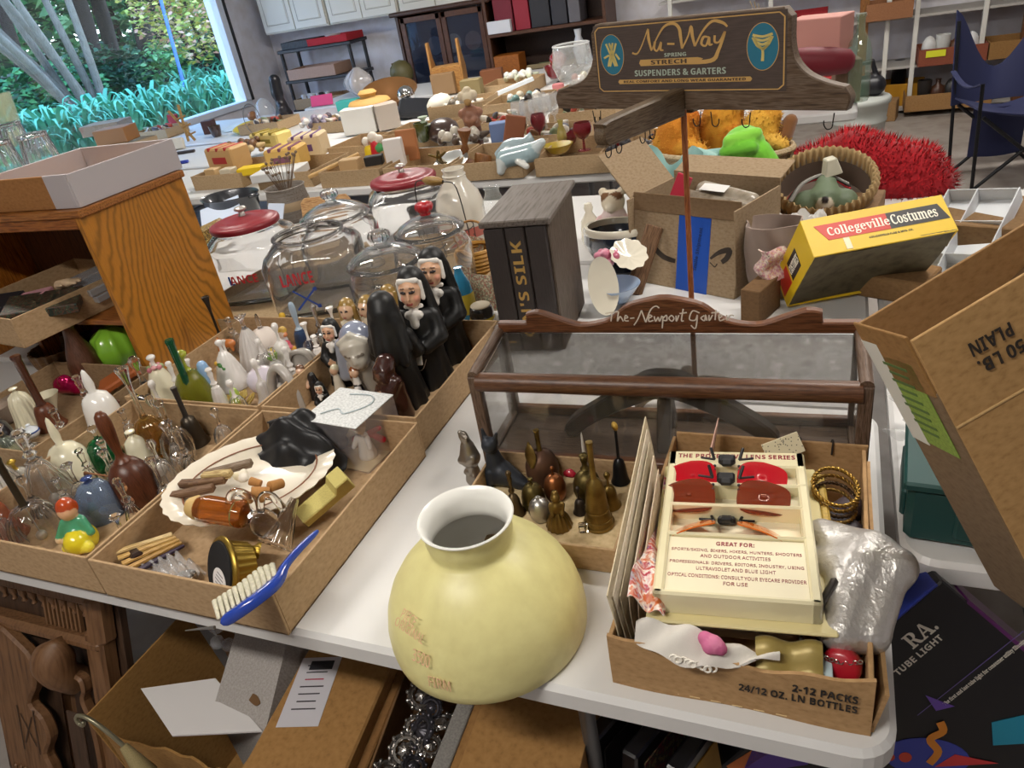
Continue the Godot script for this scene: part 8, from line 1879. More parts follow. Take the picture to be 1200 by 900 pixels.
func back_tables() -> void:
	# the row of flats along the nearest back table
	var where := ["leftmost of the front row", "under the wrapped parcels", "before the white lettered box", "behind the red lidded jar", "under the carved bust", "of red and yellow glass", "at the right end by the sign"]
	var cx := [Vector3(-3.328, 0.74, -3.414), Vector3(-2.776, 0.74, -3.334), Vector3(-2.317, 0.74, -3.284), Vector3(-1.911, 0.74, -3.269), Vector3(-1.518, 0.74, -3.251), Vector3(-1.084, 0.74, -3.247), Vector3(-0.78, 0.74, -3.277)]
	for k in 7: flat_box("cardboard_flat", "cardboard flat on the nearest back table, " + where[k], cx[k] + Vector3(0, 0, -0.2), 0, 0.372, 0.40, 0.085, "b59c7a", "flats on the back tables")
	var rear := [Vector3(-2.49, 0.74, -5.14), Vector3(-1.982, 0.74, -4.98), Vector3(-2.364, 0.74, -5.836), Vector3(-2.371, 0.74, -4.274), Vector3(-2.607, 0.74, -4.028), Vector3(-5.635, 0.74, -4.899), Vector3(-1.53, 0.74, -5.281)]
	var rl := ["of small shells behind the carved bust", "of little figurines before the goblet", "of white pipes and plastic parts in the third row", "holding the brown teapot", "behind the wrapped parcels", "behind the white board flat at the window", "standing beside the large glass goblet"]
	for k in 7: flat_box("cardboard_flat", "cardboard flat " + rl[k], rear[k], 4 - 2 * k, 0.42, 0.36, 0.09, "b59c7a", "flats on the back tables")
	# more flats with their own little heaps where the tables would stand bare
	var more := [["beside the bronze bowl", Vector3(-3.437, 0.742, -4.991)], ["under the carved bust's table neighbour, the ruby glass", Vector3(-1.394, 0.742, -3.907)], ["at the window end behind the yellow bowl", Vector3(-4.348, 0.742, -5.254)], ["behind the wine glasses", Vector3(-1.362, 0.742, -4.469)], ["at the far left by the stacked cartons", Vector3(-5.82, 0.742, -5.498)], ["in front of the green leather box", Vector3(-1.876, 0.742, -4.389)]]
	for k in 6:
		flat_box("cardboard_flat", "cardboard flat of oddments " + more[k][0], more[k][1], -3 + 2 * k, 0.40, 0.32, 0.08, "b59c7a", "flats on the back tables")
		var l := []
		for j in 24:
			var q := Vector3(0.15 * cos(j * 2.4) * sqrt(j / 24.0), 0.022 + 0.026 * (j % 3), 0.11 * sin(j * 2.4) * sqrt(j / 24.0))
			l.append(bar(q.x, q.y, q.z, 0.018 + 0.008 * (j % 2), q.x + 0.03 * sin(j * 3.0 + k), q.y + 0.02, q.z + 0.02, 0.01, ["c9c2b4", "8a6a4c", "5a5c66", "b04a3c", "d8d2c8", "3a3634", "7f8c6a"][(j * 3 + k) % 7]))
		solo("trinket_heap", "heap of mixed oddments in the flat " + more[k][0], "trinkets", body(l, 0.008, 0.001), mat("ffffff", 0.4, 0.0, "paint trinket"), more[k][1]).set_meta("kind", "stuff")
	# wrapped parcels
	var pr := [["kraft wrapped parcel with red stripes and green print", Vector3(-3.398, 0.81, -3.65), 0.24, 0.13, 0.15, "c79f68", "b0302c", -8], ["yellow-tan wrapped parcel printed in purple", Vector3(-2.9, 0.81, -3.571), 0.21, 0.11, 0.16, "d0a85a", "7a4a5c", 12], ["pale wrapped parcel behind the purple printed one", Vector3(-2.935, 0.8, -3.845), 0.2, 0.13, 0.17, "d6c09a", "6a4a78", 14], ["long pale yellow parcel behind the striped one", Vector3(-3.566, 0.8, -4.28), 0.3, 0.09, 0.14, "d8c070", "8c7a2c", -14]]
	for q in pr:
		var t := thing("parcel", q[0], "parcel", q[1], q[7])
		part(t, "wrap", box(q[2], q[3], q[4], 0.012), mat(q[5], 0.6, 0.0, "fine"))
		for s in [-1, 0, 1]: part(t, "print_band", box(0.018, q[3] * 1.004, q[4] * 1.004, 0.012), mat(q[6], 0.6)) if s == 9 else part(t, "print_band", box(q[2] * 0.09, 0.022, q[4] * 1.006, 0.003), mat(q[6], 0.6), Vector3(s * q[2] * 0.3, q[3] * (0.86 if s else 0.84), 0))
		part(t, "print_panel", box(q[2] * 0.5, q[3] * 0.3, 0.002, 0.0005), mat(q[6], 0.6), Vector3(0, q[3] * 0.3, q[4] * 0.5))
		part(t, "fold", cut(v2([-q[4] * 0.4, 0.004, q[4] * 0.4, 0.004, 0, q[3] * 0.5]), 0.002), mat(q[5], 0.5, 0.0, "fine"), Vector3(q[2] / 2, 0, 0), Vector3(0, 90, 0))
	# boxes and books: [label, category, pos, w, h, d, colour, turn]
	var blocks := [
		["yellow packet lying before the striped parcel", "packet", Vector3(-3.112, 0.8, -3.494), 0.15, 0.04, 0.1, "e0be1c", Vector3(0, 14, 0)],
		["small tan sack left of the yellow packet", "packet", Vector3(-3.393, 0.8, -3.482), 0.08, 0.05, 0.07, "c9a878", Vector3(0, 0, 0)],
		["small grey-tan sack beside the yellow packet", "packet", Vector3(-3.251, 0.8, -3.453), 0.08, 0.05, 0.07, "c4b8a0", Vector3(0, 6, 0)],
		["flat white box with a red mark under the parcels", "box", Vector3(-2.845, 0.79, -3.405), 0.27, 0.045, 0.2, "d2d2d0", Vector3(0, 12, 0)],
		["white box with faded print at the left of the back table", "box", Vector3(-4.957, 0.742, -4.759), 0.17, 0.09, 0.05, "cfc8b8", Vector3(-20, 24, 0)],
		["blue pen case lying in the leftmost flat", "case", Vector3(-4.378, 0.742, -4.212), 0.12, 0.02, 0.03, "2c3c9c", Vector3(0, 20, 0)],
		["dark bladed tool in the leftmost flat", "tool", Vector3(-4.7, 0.742, -4.584), 0.2, 0.02, 0.03, "3a302c", Vector3(0, 14, 0)],
		["red book standing by the folding wooden stand", "book", Vector3(-6.052, 0.742, -5.923), 0.09, 0.13, 0.05, "9c2630", Vector3(0, 20, -4)],
		["small brown box right of the folding stand", "box", Vector3(-5.126, 0.742, -5.398), 0.1, 0.11, 0.09, "4a2a22", Vector3(0, 16, 0)],
		["long wooden plank leaning across the front flats", "plank", Vector3(-2.476, 0.82, -3.402), 0.30, 0.018, 0.035, "c09a62", Vector3(0, 38, 12)],
		["small box with grey and orange label", "box", Vector3(-2.384, 0.79, -3.423), 0.11, 0.065, 0.07, "b99a70", Vector3(0, 8, 0)],
		["black machine part in the third front flat", "tool", Vector3(-2.295, 0.79, -3.52), 0.1, 0.05, 0.06, "1d1d20", Vector3(0, 20, 0)],
		["white lettered paper bag behind the red lid", "box", Vector3(-2.123, 0.79, -3.463), 0.10, 0.14, 0.05, "dad5d2", Vector3(0, 18, 0)],
		["rust brown book behind the white lettered box", "book", Vector3(-2.095, 0.79, -3.557), 0.11, 0.16, 0.03, "a3683c", Vector3(-6, 14, 0)],
		["blue tin box behind the blue china fish", "tin", Vector3(-1.677, 0.79, -3.853), 0.11, 0.1, 0.08, "6d83b0", Vector3(0, 20, 0)],
		["brown leather box leaning over the blue tin", "box", Vector3(-1.523, 0.79, -3.611), 0.1, 0.17, 0.03, "8a5236", Vector3(0, 30, -16)],
		["dark red book behind the blue tin box", "book", Vector3(-1.955, 0.77, -4.573), 0.2, 0.03, 0.1, "7a1a22", Vector3(0, 10, 0)],
		["tall white open box in the second row", "box", Vector3(-3.101, 0.75, -4.706), 0.24, 0.17, 0.12, "dedcd6", Vector3(0, 14, 0)],
		["grey side of the white open box", "box", Vector3(-2.926, 0.75, -4.773), 0.16, 0.17, 0.14, "b0a498", Vector3(0, 40, 0)],
		["turquoise plastic box left of the cork-lidded jar", "box", Vector3(-3.923, 0.75, -5.831), 0.19, 0.08, 0.12, "3fa8a0", Vector3(0, 14, 0)],
		["bright pink card on the white table", "card", Vector3(-4.477, 0.75, -6.222), 0.22, 0.1, 0.01, "d2487c", Vector3(-20, 14, 0)],
		["square camera-like leather box by the wooden crate", "camera", Vector3(-3.094, 0.75, -6.087), 0.2, 0.17, 0.13, "8a6c4a", Vector3(0, 12, 0)],
		["green leather box open beside the wooden crate", "box", Vector3(-2.598, 0.75, -5.565), 0.16, 0.16, 0.1, "8a7a52", Vector3(0, 6, 0)],
		["brown suede box behind the green one", "box", Vector3(-2.768, 0.75, -6.372), 0.19, 0.12, 0.12, "7c4a2a", Vector3(0, 14, 0)],
		["white cardboard tube lying over the third-row flat", "tube", Vector3(-2.262, 0.8, -5.594), 0.32, 0.03, 0.03, "dce2e6", Vector3(0, 26, 12)],
		["small carton stacked at the window end of the tables", "box", Vector3(-5.618, 0.84, -4.841), 0.28, 0.12, 0.22, "a06c3a", Vector3(0, 18, 0)],
		["dark-edged carton on the stack by the window", "box", Vector3(-6.734, 0.8, -5.728), 0.4, 0.10, 0.3, "7c5a38", Vector3(0, 20, 0)],
		["pink tissue box beside the large goblet", "box", Vector3(-1.871, 0.76, -5.472), 0.08, 0.06, 0.06, "c87a7c", Vector3(0, 10, 0)],
		["red and white printed box right of the sign", "box", Vector3(-0.065, 0.75, -4.587), 0.26, 0.09, 0.2, "b8282c", Vector3(0, -16, 0)],
		["white newspaper wrapped box above the red printed one", "box", Vector3(-0.113, 0.84, -4.655), 0.25, 0.09, 0.2, "c9bcae", Vector3(0, -16, 0)],
		["pink printed carton on top of the stack right of the sign", "box", Vector3(-0.089, 1, -4.303), 0.26, 0.16, 0.18, "c98f84", Vector3(0, -20, 0)],
		["brown carton between the sign and the dustbin", "box", Vector3(0.042, 0.75, -4.31), 0.12, 0.2, 0.12, "7a624c", Vector3(0, 10, 0)]]
	for q in blocks: block(q[0], q[1], q[2], q[3], q[4], q[5], mat(q[6], 0.55, 0.0, "fine"), q[7])
	# turned things
	var glass := cut_glass("e6eaea", 0.14)
	var ruby := cut_glass("7a0f22", 0.7)
	var amber := cut_glass("7a3c14", 0.7)
	var rows := [
		["bowl", "yellow pottery bowl behind the striped parcel", "bowl", Vector3(-4.599, 0.742, -5.25), 0.11, 0.05, mat("c9b83a", 0.3, 0.0, "coat y"), Vector3(14, 0, 0)],
		["plate", "pale plate leaning before the yellow bowl", "plate", Vector3(-4.905, 0.742, -5.449), 0.1, 0.02, mat("c9d2cf", 0.3), Vector3(10, 0, 0)],
		["ball", "brown globe box at the wire loop's foot", "ornament", Vector3(-4.969, 0.742, -5.807), 0.05, 0.09, mat("8a5a30", 0.4), Vector3.ZERO],
		["cup", "brown coffee mug right of the folding stand", "mug", Vector3(-4.879, 0.742, -5.192), 0.05, 0.09, mat("3f2a24", 0.3, 0.0, "coat m"), Vector3.ZERO],
		["ball", "brown glazed teapot in the second row", "teapot", Vector3(-2.148, 0.752, -4.094), 0.10, 0.15, mat("43302a", 0.3, 0.0, "coat t"), Vector3.ZERO],
		["cup", "dark green glass jar left of the brown teapot", "jar", Vector3(-2.241, 0.79, -4.008), 0.045, 0.11, mat("3a4218", 0.15, 0.0, "coat g"), Vector3.ZERO],
		["stem", "green spired lid on the dark green jar", "lid", Vector3(-2.224, 0.88, -4.017), 0.04, 0.05, mat("b9c8b4", 0.3), Vector3.ZERO],
		["bowl", "large bronze bowl at the far end of the second row", "bowl", Vector3(-3.533, 0.742, -5.906), 0.24, 0.13, mat("8a6038", 0.35, 0.5), Vector3(16, 0, -10)],
		["ball", "silver ball ornament on the black pan", "ornament", Vector3(-3.105, 0.8, -5.42), 0.07, 0.14, mat("c9c9ca", 0.08, 1.0), Vector3.ZERO],
		["ball", "white ribbed shell beside the camera-like box", "shell", Vector3(-2.635, 0.75, -5.096), 0.1, 0.15, mat("e0dccd", 0.6), Vector3(0, 0, 20)],
		["vase", "blue-grey china vase lying beside the amber goblets", "vase", Vector3(-1.521, 0.8, -3.408), 0.06, 0.2, mat("9fb2b8", 0.2, 0.0, "coat v"), Vector3(0, 20, -70)],
		["goblet", "amber goblet beside the wine glasses", "goblet", Vector3(-1.507, 0.78, -3.715), 0.04, 0.15, amber, Vector3.ZERO],
		["goblet", "dark red goblet before the wine glasses", "goblet", Vector3(-1.417, 0.78, -3.759), 0.04, 0.15, ruby, Vector3.ZERO],
		["bowl", "yellow glass dish in the red glass flat", "dish", Vector3(-1.221, 0.79, -3.462), 0.075, 0.045, cut_glass("b8a024", 0.7), Vector3.ZERO],
		["vase", "tall yellow glass bud vase by the yellow dish", "vase", Vector3(-1.242, 0.79, -3.598), 0.026, 0.13, cut_glass("b8a85a", 0.6), Vector3.ZERO],
		["cup", "ruby red tumbler at the right of the red glass flat", "glass", Vector3(-0.934, 0.79, -3.446), 0.05, 0.11, ruby, Vector3.ZERO],
		["cup", "second ruby tumbler behind the first", "glass", Vector3(-1.005, 0.79, -3.529), 0.05, 0.11, ruby, Vector3.ZERO],
		["goblet", "ruby goblet at the left of the red tumblers", "goblet", Vector3(-1.101, 0.79, -3.493), 0.045, 0.13, ruby, Vector3.ZERO],
		["bowl", "ruby bowl lying between the yellow and red glass", "bowl", Vector3(-1.206, 0.79, -3.655), 0.06, 0.06, ruby, Vector3(0, 0, 30)],
		["bowl", "dark red candy dish behind the goblet", "dish", Vector3(-2.085, 0.78, -6.033), 0.08, 0.1, mat("7a1c2a", 0.2, 0.0, "coat rd"), Vector3.ZERO],
		["ball", "red glass ball by the large goblet's rim", "ornament", Vector3(-2.017, 0.86, -5.968), 0.07, 0.13, mat("7c1a22", 0.12, 0.0, "coat rb"), Vector3.ZERO],
		["vase", "white trumpet vase standing on the back shelf", "vase", Vector3(-2.25, 0.712, -7.32), 0.06, 0.3, mat("c9ccd2", 0.3), Vector3.ZERO],
		["stem", "dark metal candlestick among the back flats", "candlestick", Vector3(-1.71, 0.79, -3.429), 0.045, 0.16, wood("8a5a30", "y", 0.5), Vector3(0, 0, -10)],
		["cup", "brown wooden mushroom stand before the bust", "stand", Vector3(-1.682, 0.79, -3.586), 0.07, 0.12, wood("96642c", "y", 0.5), Vector3(160, 0, 14)],
		["plate", "grey metal plate edge in the fourth front flat", "plate", Vector3(-1.753, 0.8, -3.371), 0.09, 0.02, mat("a5a7a4", 0.3, 0.7), Vector3(20, 0, 0)],
		["vase", "woven striped basket vase on the far table", "basket", Vector3(-1.07, 0.78, -8.869), 0.2, 0.26, print_mat("stripe basket", ["c9a45c", "4a5a3c", "c9a45c", "d8b878"], 4.0), Vector3.ZERO],
		["cup", "perforated grey metal can right of the striped basket", "can", Vector3(-0.587, 0.85, -8.052), 0.09, 0.28, mat("73757c", 0.4, 0.5, "speck can"), Vector3.ZERO],
		["bottle", "tall clear green glass cylinder right of the cartons", "vase", Vector3(0.093, 0.75, -4.285), 0.06, 0.4, pane("7fa88a", 0.3, 0.05), Vector3.ZERO],
		["vase", "tan pottery jug behind the glass cone flat", "jug", Vector3(-4.186, 0.742, -7.223), 0.07, 0.2, mat("6a5a3a", 0.5), Vector3.ZERO],
		["ball", "green-brown gourd behind the bronze bowl", "gourd", Vector3(-4.026, 0.742, -7.04), 0.12, 0.24, mat("5c5634", 0.5), Vector3.ZERO]]
	for q in rows: goods(q[0], q[1], q[2], q[3], q[4], q[5], q[6], q[7])
	for k in 6: goods("goblet", ["clear wine glass at the left of the cluster", "clear wine glass second from the cluster's left", "clear wine glass in the cluster's middle", "clear wine glass right of the middle", "tallest clear wine glass at the cluster's right", "clear wine glass half hidden behind the cluster"][k], "wine glass", [Vector3(-1.604, 0.765, -3.972), Vector3(-1.547, 0.765, -3.954), Vector3(-1.513, 0.765, -4.001), Vector3(-1.471, 0.765, -4.026), Vector3(-1.458, 0.765, -4.143), Vector3(-1.546, 0.765, -4.174)][k], 0.042, 0.2, pane("dcdfe0", 0.2, 0.03), Vector3.ZERO, "clear wine glasses")
	# great clear goblet, footed
	var gg := thing("glass_goblet", "very large clear glass goblet standing behind the sign's left arm", "goblet", Vector3(-1.605, 0.75, -5.037))
	part(gg, "bowl", lathe([0.02, 0.1, 0.1, 0.15, 0.135, 0.24, 0.12, 0.36, 0.115, 0.36, 0.13, 0.24, 0.097, 0.155, 0.0, 0.11], 36), pane("d8dcdc", 0.22, 0.03))
	part(gg, "rim", ring(0.118, 0.006, 36, 7), pane("e6e8e8", 0.5, 0.05), Vector3(0, 0.36, 0))
	part(gg, "foot", lathe([0.0, 0, 0.09, 0, 0.09, 0.006, 0.025, 0.02, 0.018, 0.1, 0.0, 0.1], 28), cut_glass("d8dcdc", 0.25))
	# cork-lidded jar of shells
	var cj := thing("cork_jar", "wide glass jar with a round cork lid, filled with shells", "jar", Vector3(-3.099, 0.742, -4.87))
	part(cj, "glass", lathe([0.0, 0, 0.13, 0, 0.14, 0.015, 0.142, 0.12, 0.125, 0.16, 0.122, 0.17], 32), pane("cfd6d6", 0.25, 0.04))
	part(cj, "lid", lathe([0.0, 0, 0.15, 0, 0.155, 0.01, 0.14, 0.03, 0.06, 0.045, 0.055, 0.055, 0.07, 0.075, 0.05, 0.095, 0.0, 0.1], 32), mat("cfa45e", 0.7, 0.0, "speck cork"), Vector3(0, 0.17, 0))
	for k in 9: part(cj, "shell", ball(0.035, 0.025, 0.03, 9), mat(["6a5c58", "8c8a90", "c9b8b0"][k % 3], 0.5), Vector3(0.085 * cos(k * 2.4) * sqrt(k / 9.0), 0.03 + 0.028 * (k % 4), 0.085 * sin(k * 2.4) * sqrt(k / 9.0)))
	# black pan leaning with its lid
	solo("pan", "black square griddle pan under the silver ball", "pan", box(0.3, 0.06, 0.3, 0.02), mat("202126", 0.3, 0.3), Vector3(-2.922, 0.76, -5.226), Vector3(14, 20, -10))
	# folding wooden easel-like stand
	var fs := thing("folding_stand", "folded wooden stand with crossed slats in the leftmost flats", "stand", Vector3(-5.095, 0.742, -5.111), 20)
	for s in [-1, 1]: part(fs, "slat", box(0.022, 0.30, 0.012, 0.002), wood("c39a58", "y", 0.6), Vector3(s * 0.03, 0, 0), Vector3(0, 0, 16 * s + 12))
	for k in 3: part(fs, "cross_bar", box(0.09, 0.014, 0.01, 0.002), wood("b58a4a", "x", 0.6), Vector3(0.02 - 0.02 * k, 0.05 + 0.07 * k, 0.006), Vector3(0, 0, 14))
	solo("wire_loop", "tall oval wire loop standing by the window frame", "stand", squash(join([[ring(0.07, 0.003, 30, 6), at(0, 0, 0, 90, 0, 0)]]), Vector3(1, 1.7, 1)), mat("8d8f94", 0.35, 0.8), Vector3(-4.381, 0.86, -5.106), Vector3(0, 20, 0))
	solo("figure_lamp", "black carved figure lamp by the window frame", "lamp", body([bar(0, 0.0, 0, 0.085, 0, 0.02, 0, 0.08, "1c1a1e"), bar(0, 0.05, 0, 0.07, 0, 0.12, 0, 0.05, "1c1a1e"), bar(0, 0.12, 0, 0.04, -0.01, 0.22, 0, 0.045, "232024"), bar(-0.01, 0.22, 0, 0.05, 0.0, 0.33, 0, 0.05, "1c1a1e"), dot(0.03, 0.1, 0.05, 0.035, "2c282c")], 0.012, 0.02), mat("ffffff", 0.35, 0.0, "paint lampfig"), Vector3(-4.53, 0.742, -5.706))
	solo("glass_dome", "clear glass dome beside the black figure lamp", "dome", lathe([0.09, 0, 0.09, 0.08, 0.07, 0.15, 0.03, 0.19, 0.0, 0.2], 26), pane("d6dade", 0.25, 0.04), Vector3(-4.743, 0.742, -5.721))
	# carved bust with flower head
	var bust := thing("bust", "carved brown female bust crowned with a cream flower, on a dark base", "bust", Vector3(-1.84, 0.8, -3.863), 16)
	part(bust, "torso", body([bar(0, 0.0, 0, 0.05, 0, 0.06, 0, 0.045, "5a3628"), bar(0, 0.06, 0, 0.04, 0, 0.14, 0, 0.05, "8a5c46"), bar(-0.045, 0.15, 0, 0.025, 0.045, 0.15, 0, 0.025, "9c6c54"), bar(-0.02, 0.12, 0.035, 0.02, -0.018, 0.115, 0.04, 0.018, "9c6c54"), bar(0.02, 0.12, 0.035, 0.02, 0.018, 0.115, 0.04, 0.018, "9c6c54"), bar(0, 0.16, 0, 0.02, 0, 0.19, 0, 0.02, "8a5c46")], 0.007, 0.012), mat("ffffff", 0.4, 0.0, "paint bustm"))
	part(bust, "flower", body([dot(0, 0.23, 0.01, 0.03, "d9cbb0"), dot(-0.03, 0.24, 0, 0.025, "cfc0a4"), dot(0.03, 0.24, 0, 0.025, "d9cbb0"), dot(0, 0.26, -0.01, 0.026, "cfc0a4"), dot(0.0, 0.21, 0.03, 0.02, "b08c58")], 0.006, 0.004), mat("ffffff", 0.7, 0.0, "paint bustf"))
	solo("toy_clown", "small toy in red, yellow and green behind the parcels", "toy", body([bar(-0.03, 0, 0, 0.035, -0.03, 0.03, 0, 0.03, "e2c21c"), bar(0.02, 0.01, 0, 0.035, 0.02, 0.06, 0, 0.03, "c8202c"), dot(0.045, 0.04, 0.01, 0.025, "4a9a5a"), dot(0.01, 0.1, 0, 0.03, "e6ddd0"), dot(-0.04, 0.08, 0, 0.025, "e6ddd0"), dot(0.05, 0.09, 0, 0.022, "e6ddd0")], 0.006, 0.008), mat("ffffff", 0.6, 0.0, "paint toy"), Vector3(-2.399, 0.8, -3.703))
	solo("brass_ornament", "dark brass leafy ornament in the fourth front flat", "ornament", body([bar(0, 0, 0, 0.015, 0, 0.06, 0, 0.008, "5a4a24"), bar(0, 0.03, 0, 0.008, 0.05, 0.06, 0.02, 0.006, "6a5628"), bar(0, 0.03, 0, 0.008, -0.05, 0.05, 0.01, 0.006, "6a5628"), bar(0, 0.01, 0, 0.02, 0.04, 0.0, 0.02, 0.014, "4a3c20")], 0.004), mat("ffffff", 0.35, 0.6, "paint brassy"), Vector3(-1.83, 0.8, -3.389))
	solo("plush_pony", "blue-grey china fish with white fins in the front flat", "figurine", body([bar(-0.08, 0.03, 0, 0.045, 0.05, 0.05, 0, 0.045, "9db4ba"), bar(0.05, 0.05, 0, 0.04, 0.11, 0.09, 0, 0.02, "c4d0d2"), bar(-0.09, 0.02, 0.02, 0.03, -0.1, -0.02, 0.03, 0.02, "cfd6d4"), bar(0.0, 0.02, 0.04, 0.015, 0.04, 0.0, 0.05, 0.015, "e0e2dc")], 0.006, 0.01), mat("ffffff", 0.25, 0.0, "paint coat fish"), Vector3(-1.34, 0.8, -3.272))
	# trinkets crowding the flats: one pile of small pieces to a place
	var heaps := [["small shells and beads heaped before the statue flat", Vector3(-2.466, 0.77, -5.1), ["c9c0b0", "e2dccf", "8c8478"]], ["white plastic pipe fittings in the third-row flat", Vector3(-2.372, 0.78, -6.052), ["d9d6c4", "c4c8b0", "e4e4da"]], ["tiny china figurines in the flat before the goblet", Vector3(-1.924, 0.77, -4.973), ["cfc4b0", "e0dcd2", "6a8a86", "3a3430"]], ["grey and pink trinkets behind the yellow parcel", Vector3(-3.627, 0.77, -4.936), ["8a8090", "c9a8a0", "d8d2cc", "5c5058"]], ["brown trinkets in the flat behind the parcels", Vector3(-3.666, 0.79, -4.12), ["9a7a50", "c4a878", "6a4a30"]], ["spoons and dark oddments in the teapot's flat", Vector3(-1.864, 0.8, -3.776), ["a8a6a2", "5a4c42", "c9c2b4"]], ["dark tools lying in the right end flat", Vector3(-0.749, 0.8, -3.158), ["3a3230", "5a4a3c", "2a2628"]], ["mixed toys spilling from the flat by the goblet", Vector3(-1.573, 0.8, -5.346), ["c9b23a", "c05a3a", "d8c8b0", "4a3c38"]]]
	for q in heaps:
		var l := []
		for k in 26:
			var p := Vector3(0.15 * cos(k * 2.4) * sqrt(k / 26.0), 0.02 + 0.022 * (k % 3), 0.11 * sin(k * 2.4) * sqrt(k / 26.0))
			l.append(bar(p.x, p.y, p.z, 0.016 + 0.006 * (k % 3), p.x + 0.03 * sin(k * 3.0), p.y + 0.012 * cos(k * 2.0), p.z + 0.02 * cos(k * 1.7), 0.011, q[2][k % q[2].size()]))
		var o := solo("trinket_heap", q[0], "trinkets", body(l, 0.007, 0.001), mat("ffffff", 0.4, 0.0, "paint trinket"), q[1])
		o.set_meta("kind", "stuff")
	# clear plastic bags and a wooden crate
	solo("plastic_bag", "tied clear plastic bag with a pink print on the second row", "bag", sheet(22, 16, func(u, v): return Vector3(0.14 * cos(u * TAU) * sin(PI * (0.1 + v * 0.85)) * (1.0 + 0.2 * sin(u * 31.0)), v * 0.26, 0.12 * sin(u * TAU) * sin(PI * (0.1 + v * 0.85)) * (1.0 + 0.2 * cos(u * 25.0))), 0.001), pane("d8d0cc", 0.4, 0.1), Vector3(-4.294, 0.742, -6.657))
	var cr := thing("wooden_crate", "pale wooden crate chair form standing before the glass-doored cabinet", "crate", Vector3(-3.093, 0.742, -6.204), 14)
	for s in [-1, 1]: part(cr, "side_board", cut(v2([-0.1, 0, 0.1, 0, 0.1, 0.2, 0.02, 0.3, -0.02, 0.42, -0.08, 0.42]), 0.02, 0.002), wood("b98a4c", "y", 0.6), Vector3(s * 0.13, 0, 0), Vector3(0, 90, 0))
	part(cr, "seat_board", box(0.25, 0.02, 0.18, 0.002), wood("c49654", "x", 0.6), Vector3(0, 0.2, 0))
	part(cr, "front_board", box(0.25, 0.2, 0.02, 0.002), wood("b98a4c", "x", 0.6), Vector3(0, 0, 0.09))
	# red bolster and green leaf on the stack right of the sign
	solo("bolster", "dark red round bolster cushion on the stack right of the sign", "cushion", lathe([0.0, -0.17, 0.03, -0.165, 0.055, -0.14, 0.065, -0.05, 0.065, 0.05, 0.055, 0.14, 0.03, 0.165, 0.0, 0.17], 26), mat("7c1224", 0.6, 0.0, "cloth"), Vector3(-0.091, 0.98, -4.123), Vector3(0, 14, 82))
	solo("green_leaf", "dark green felt leaf under the red bolster", "leaf", sheet(10, 6, func(u, v): return Vector3(u * 0.24 - 0.12, 0.012 * sin(u * 3.0), (v - 0.5) * 0.09 * sin(PI * (0.04 + u * 0.92))), 0.004), mat("2f5a40", 0.8, 0.0, "cloth"), Vector3(-0.056, 0.94, -4.359), Vector3(14, -6, -8))
	solo("bundle_sticks", "bundle of pale reeds leaning by the perforated can", "reeds", join(range(9).map(func(k): return [tube([Vector3(0.006 * k, 0, 0), Vector3(-0.1 + 0.035 * k, 0.26 - 0.008 * k * k, 0.02 * sin(k))], 0.004, 5)])), wood("c9b896", "y", 0.7), Vector3(-0.617, 0.78, -7.339))

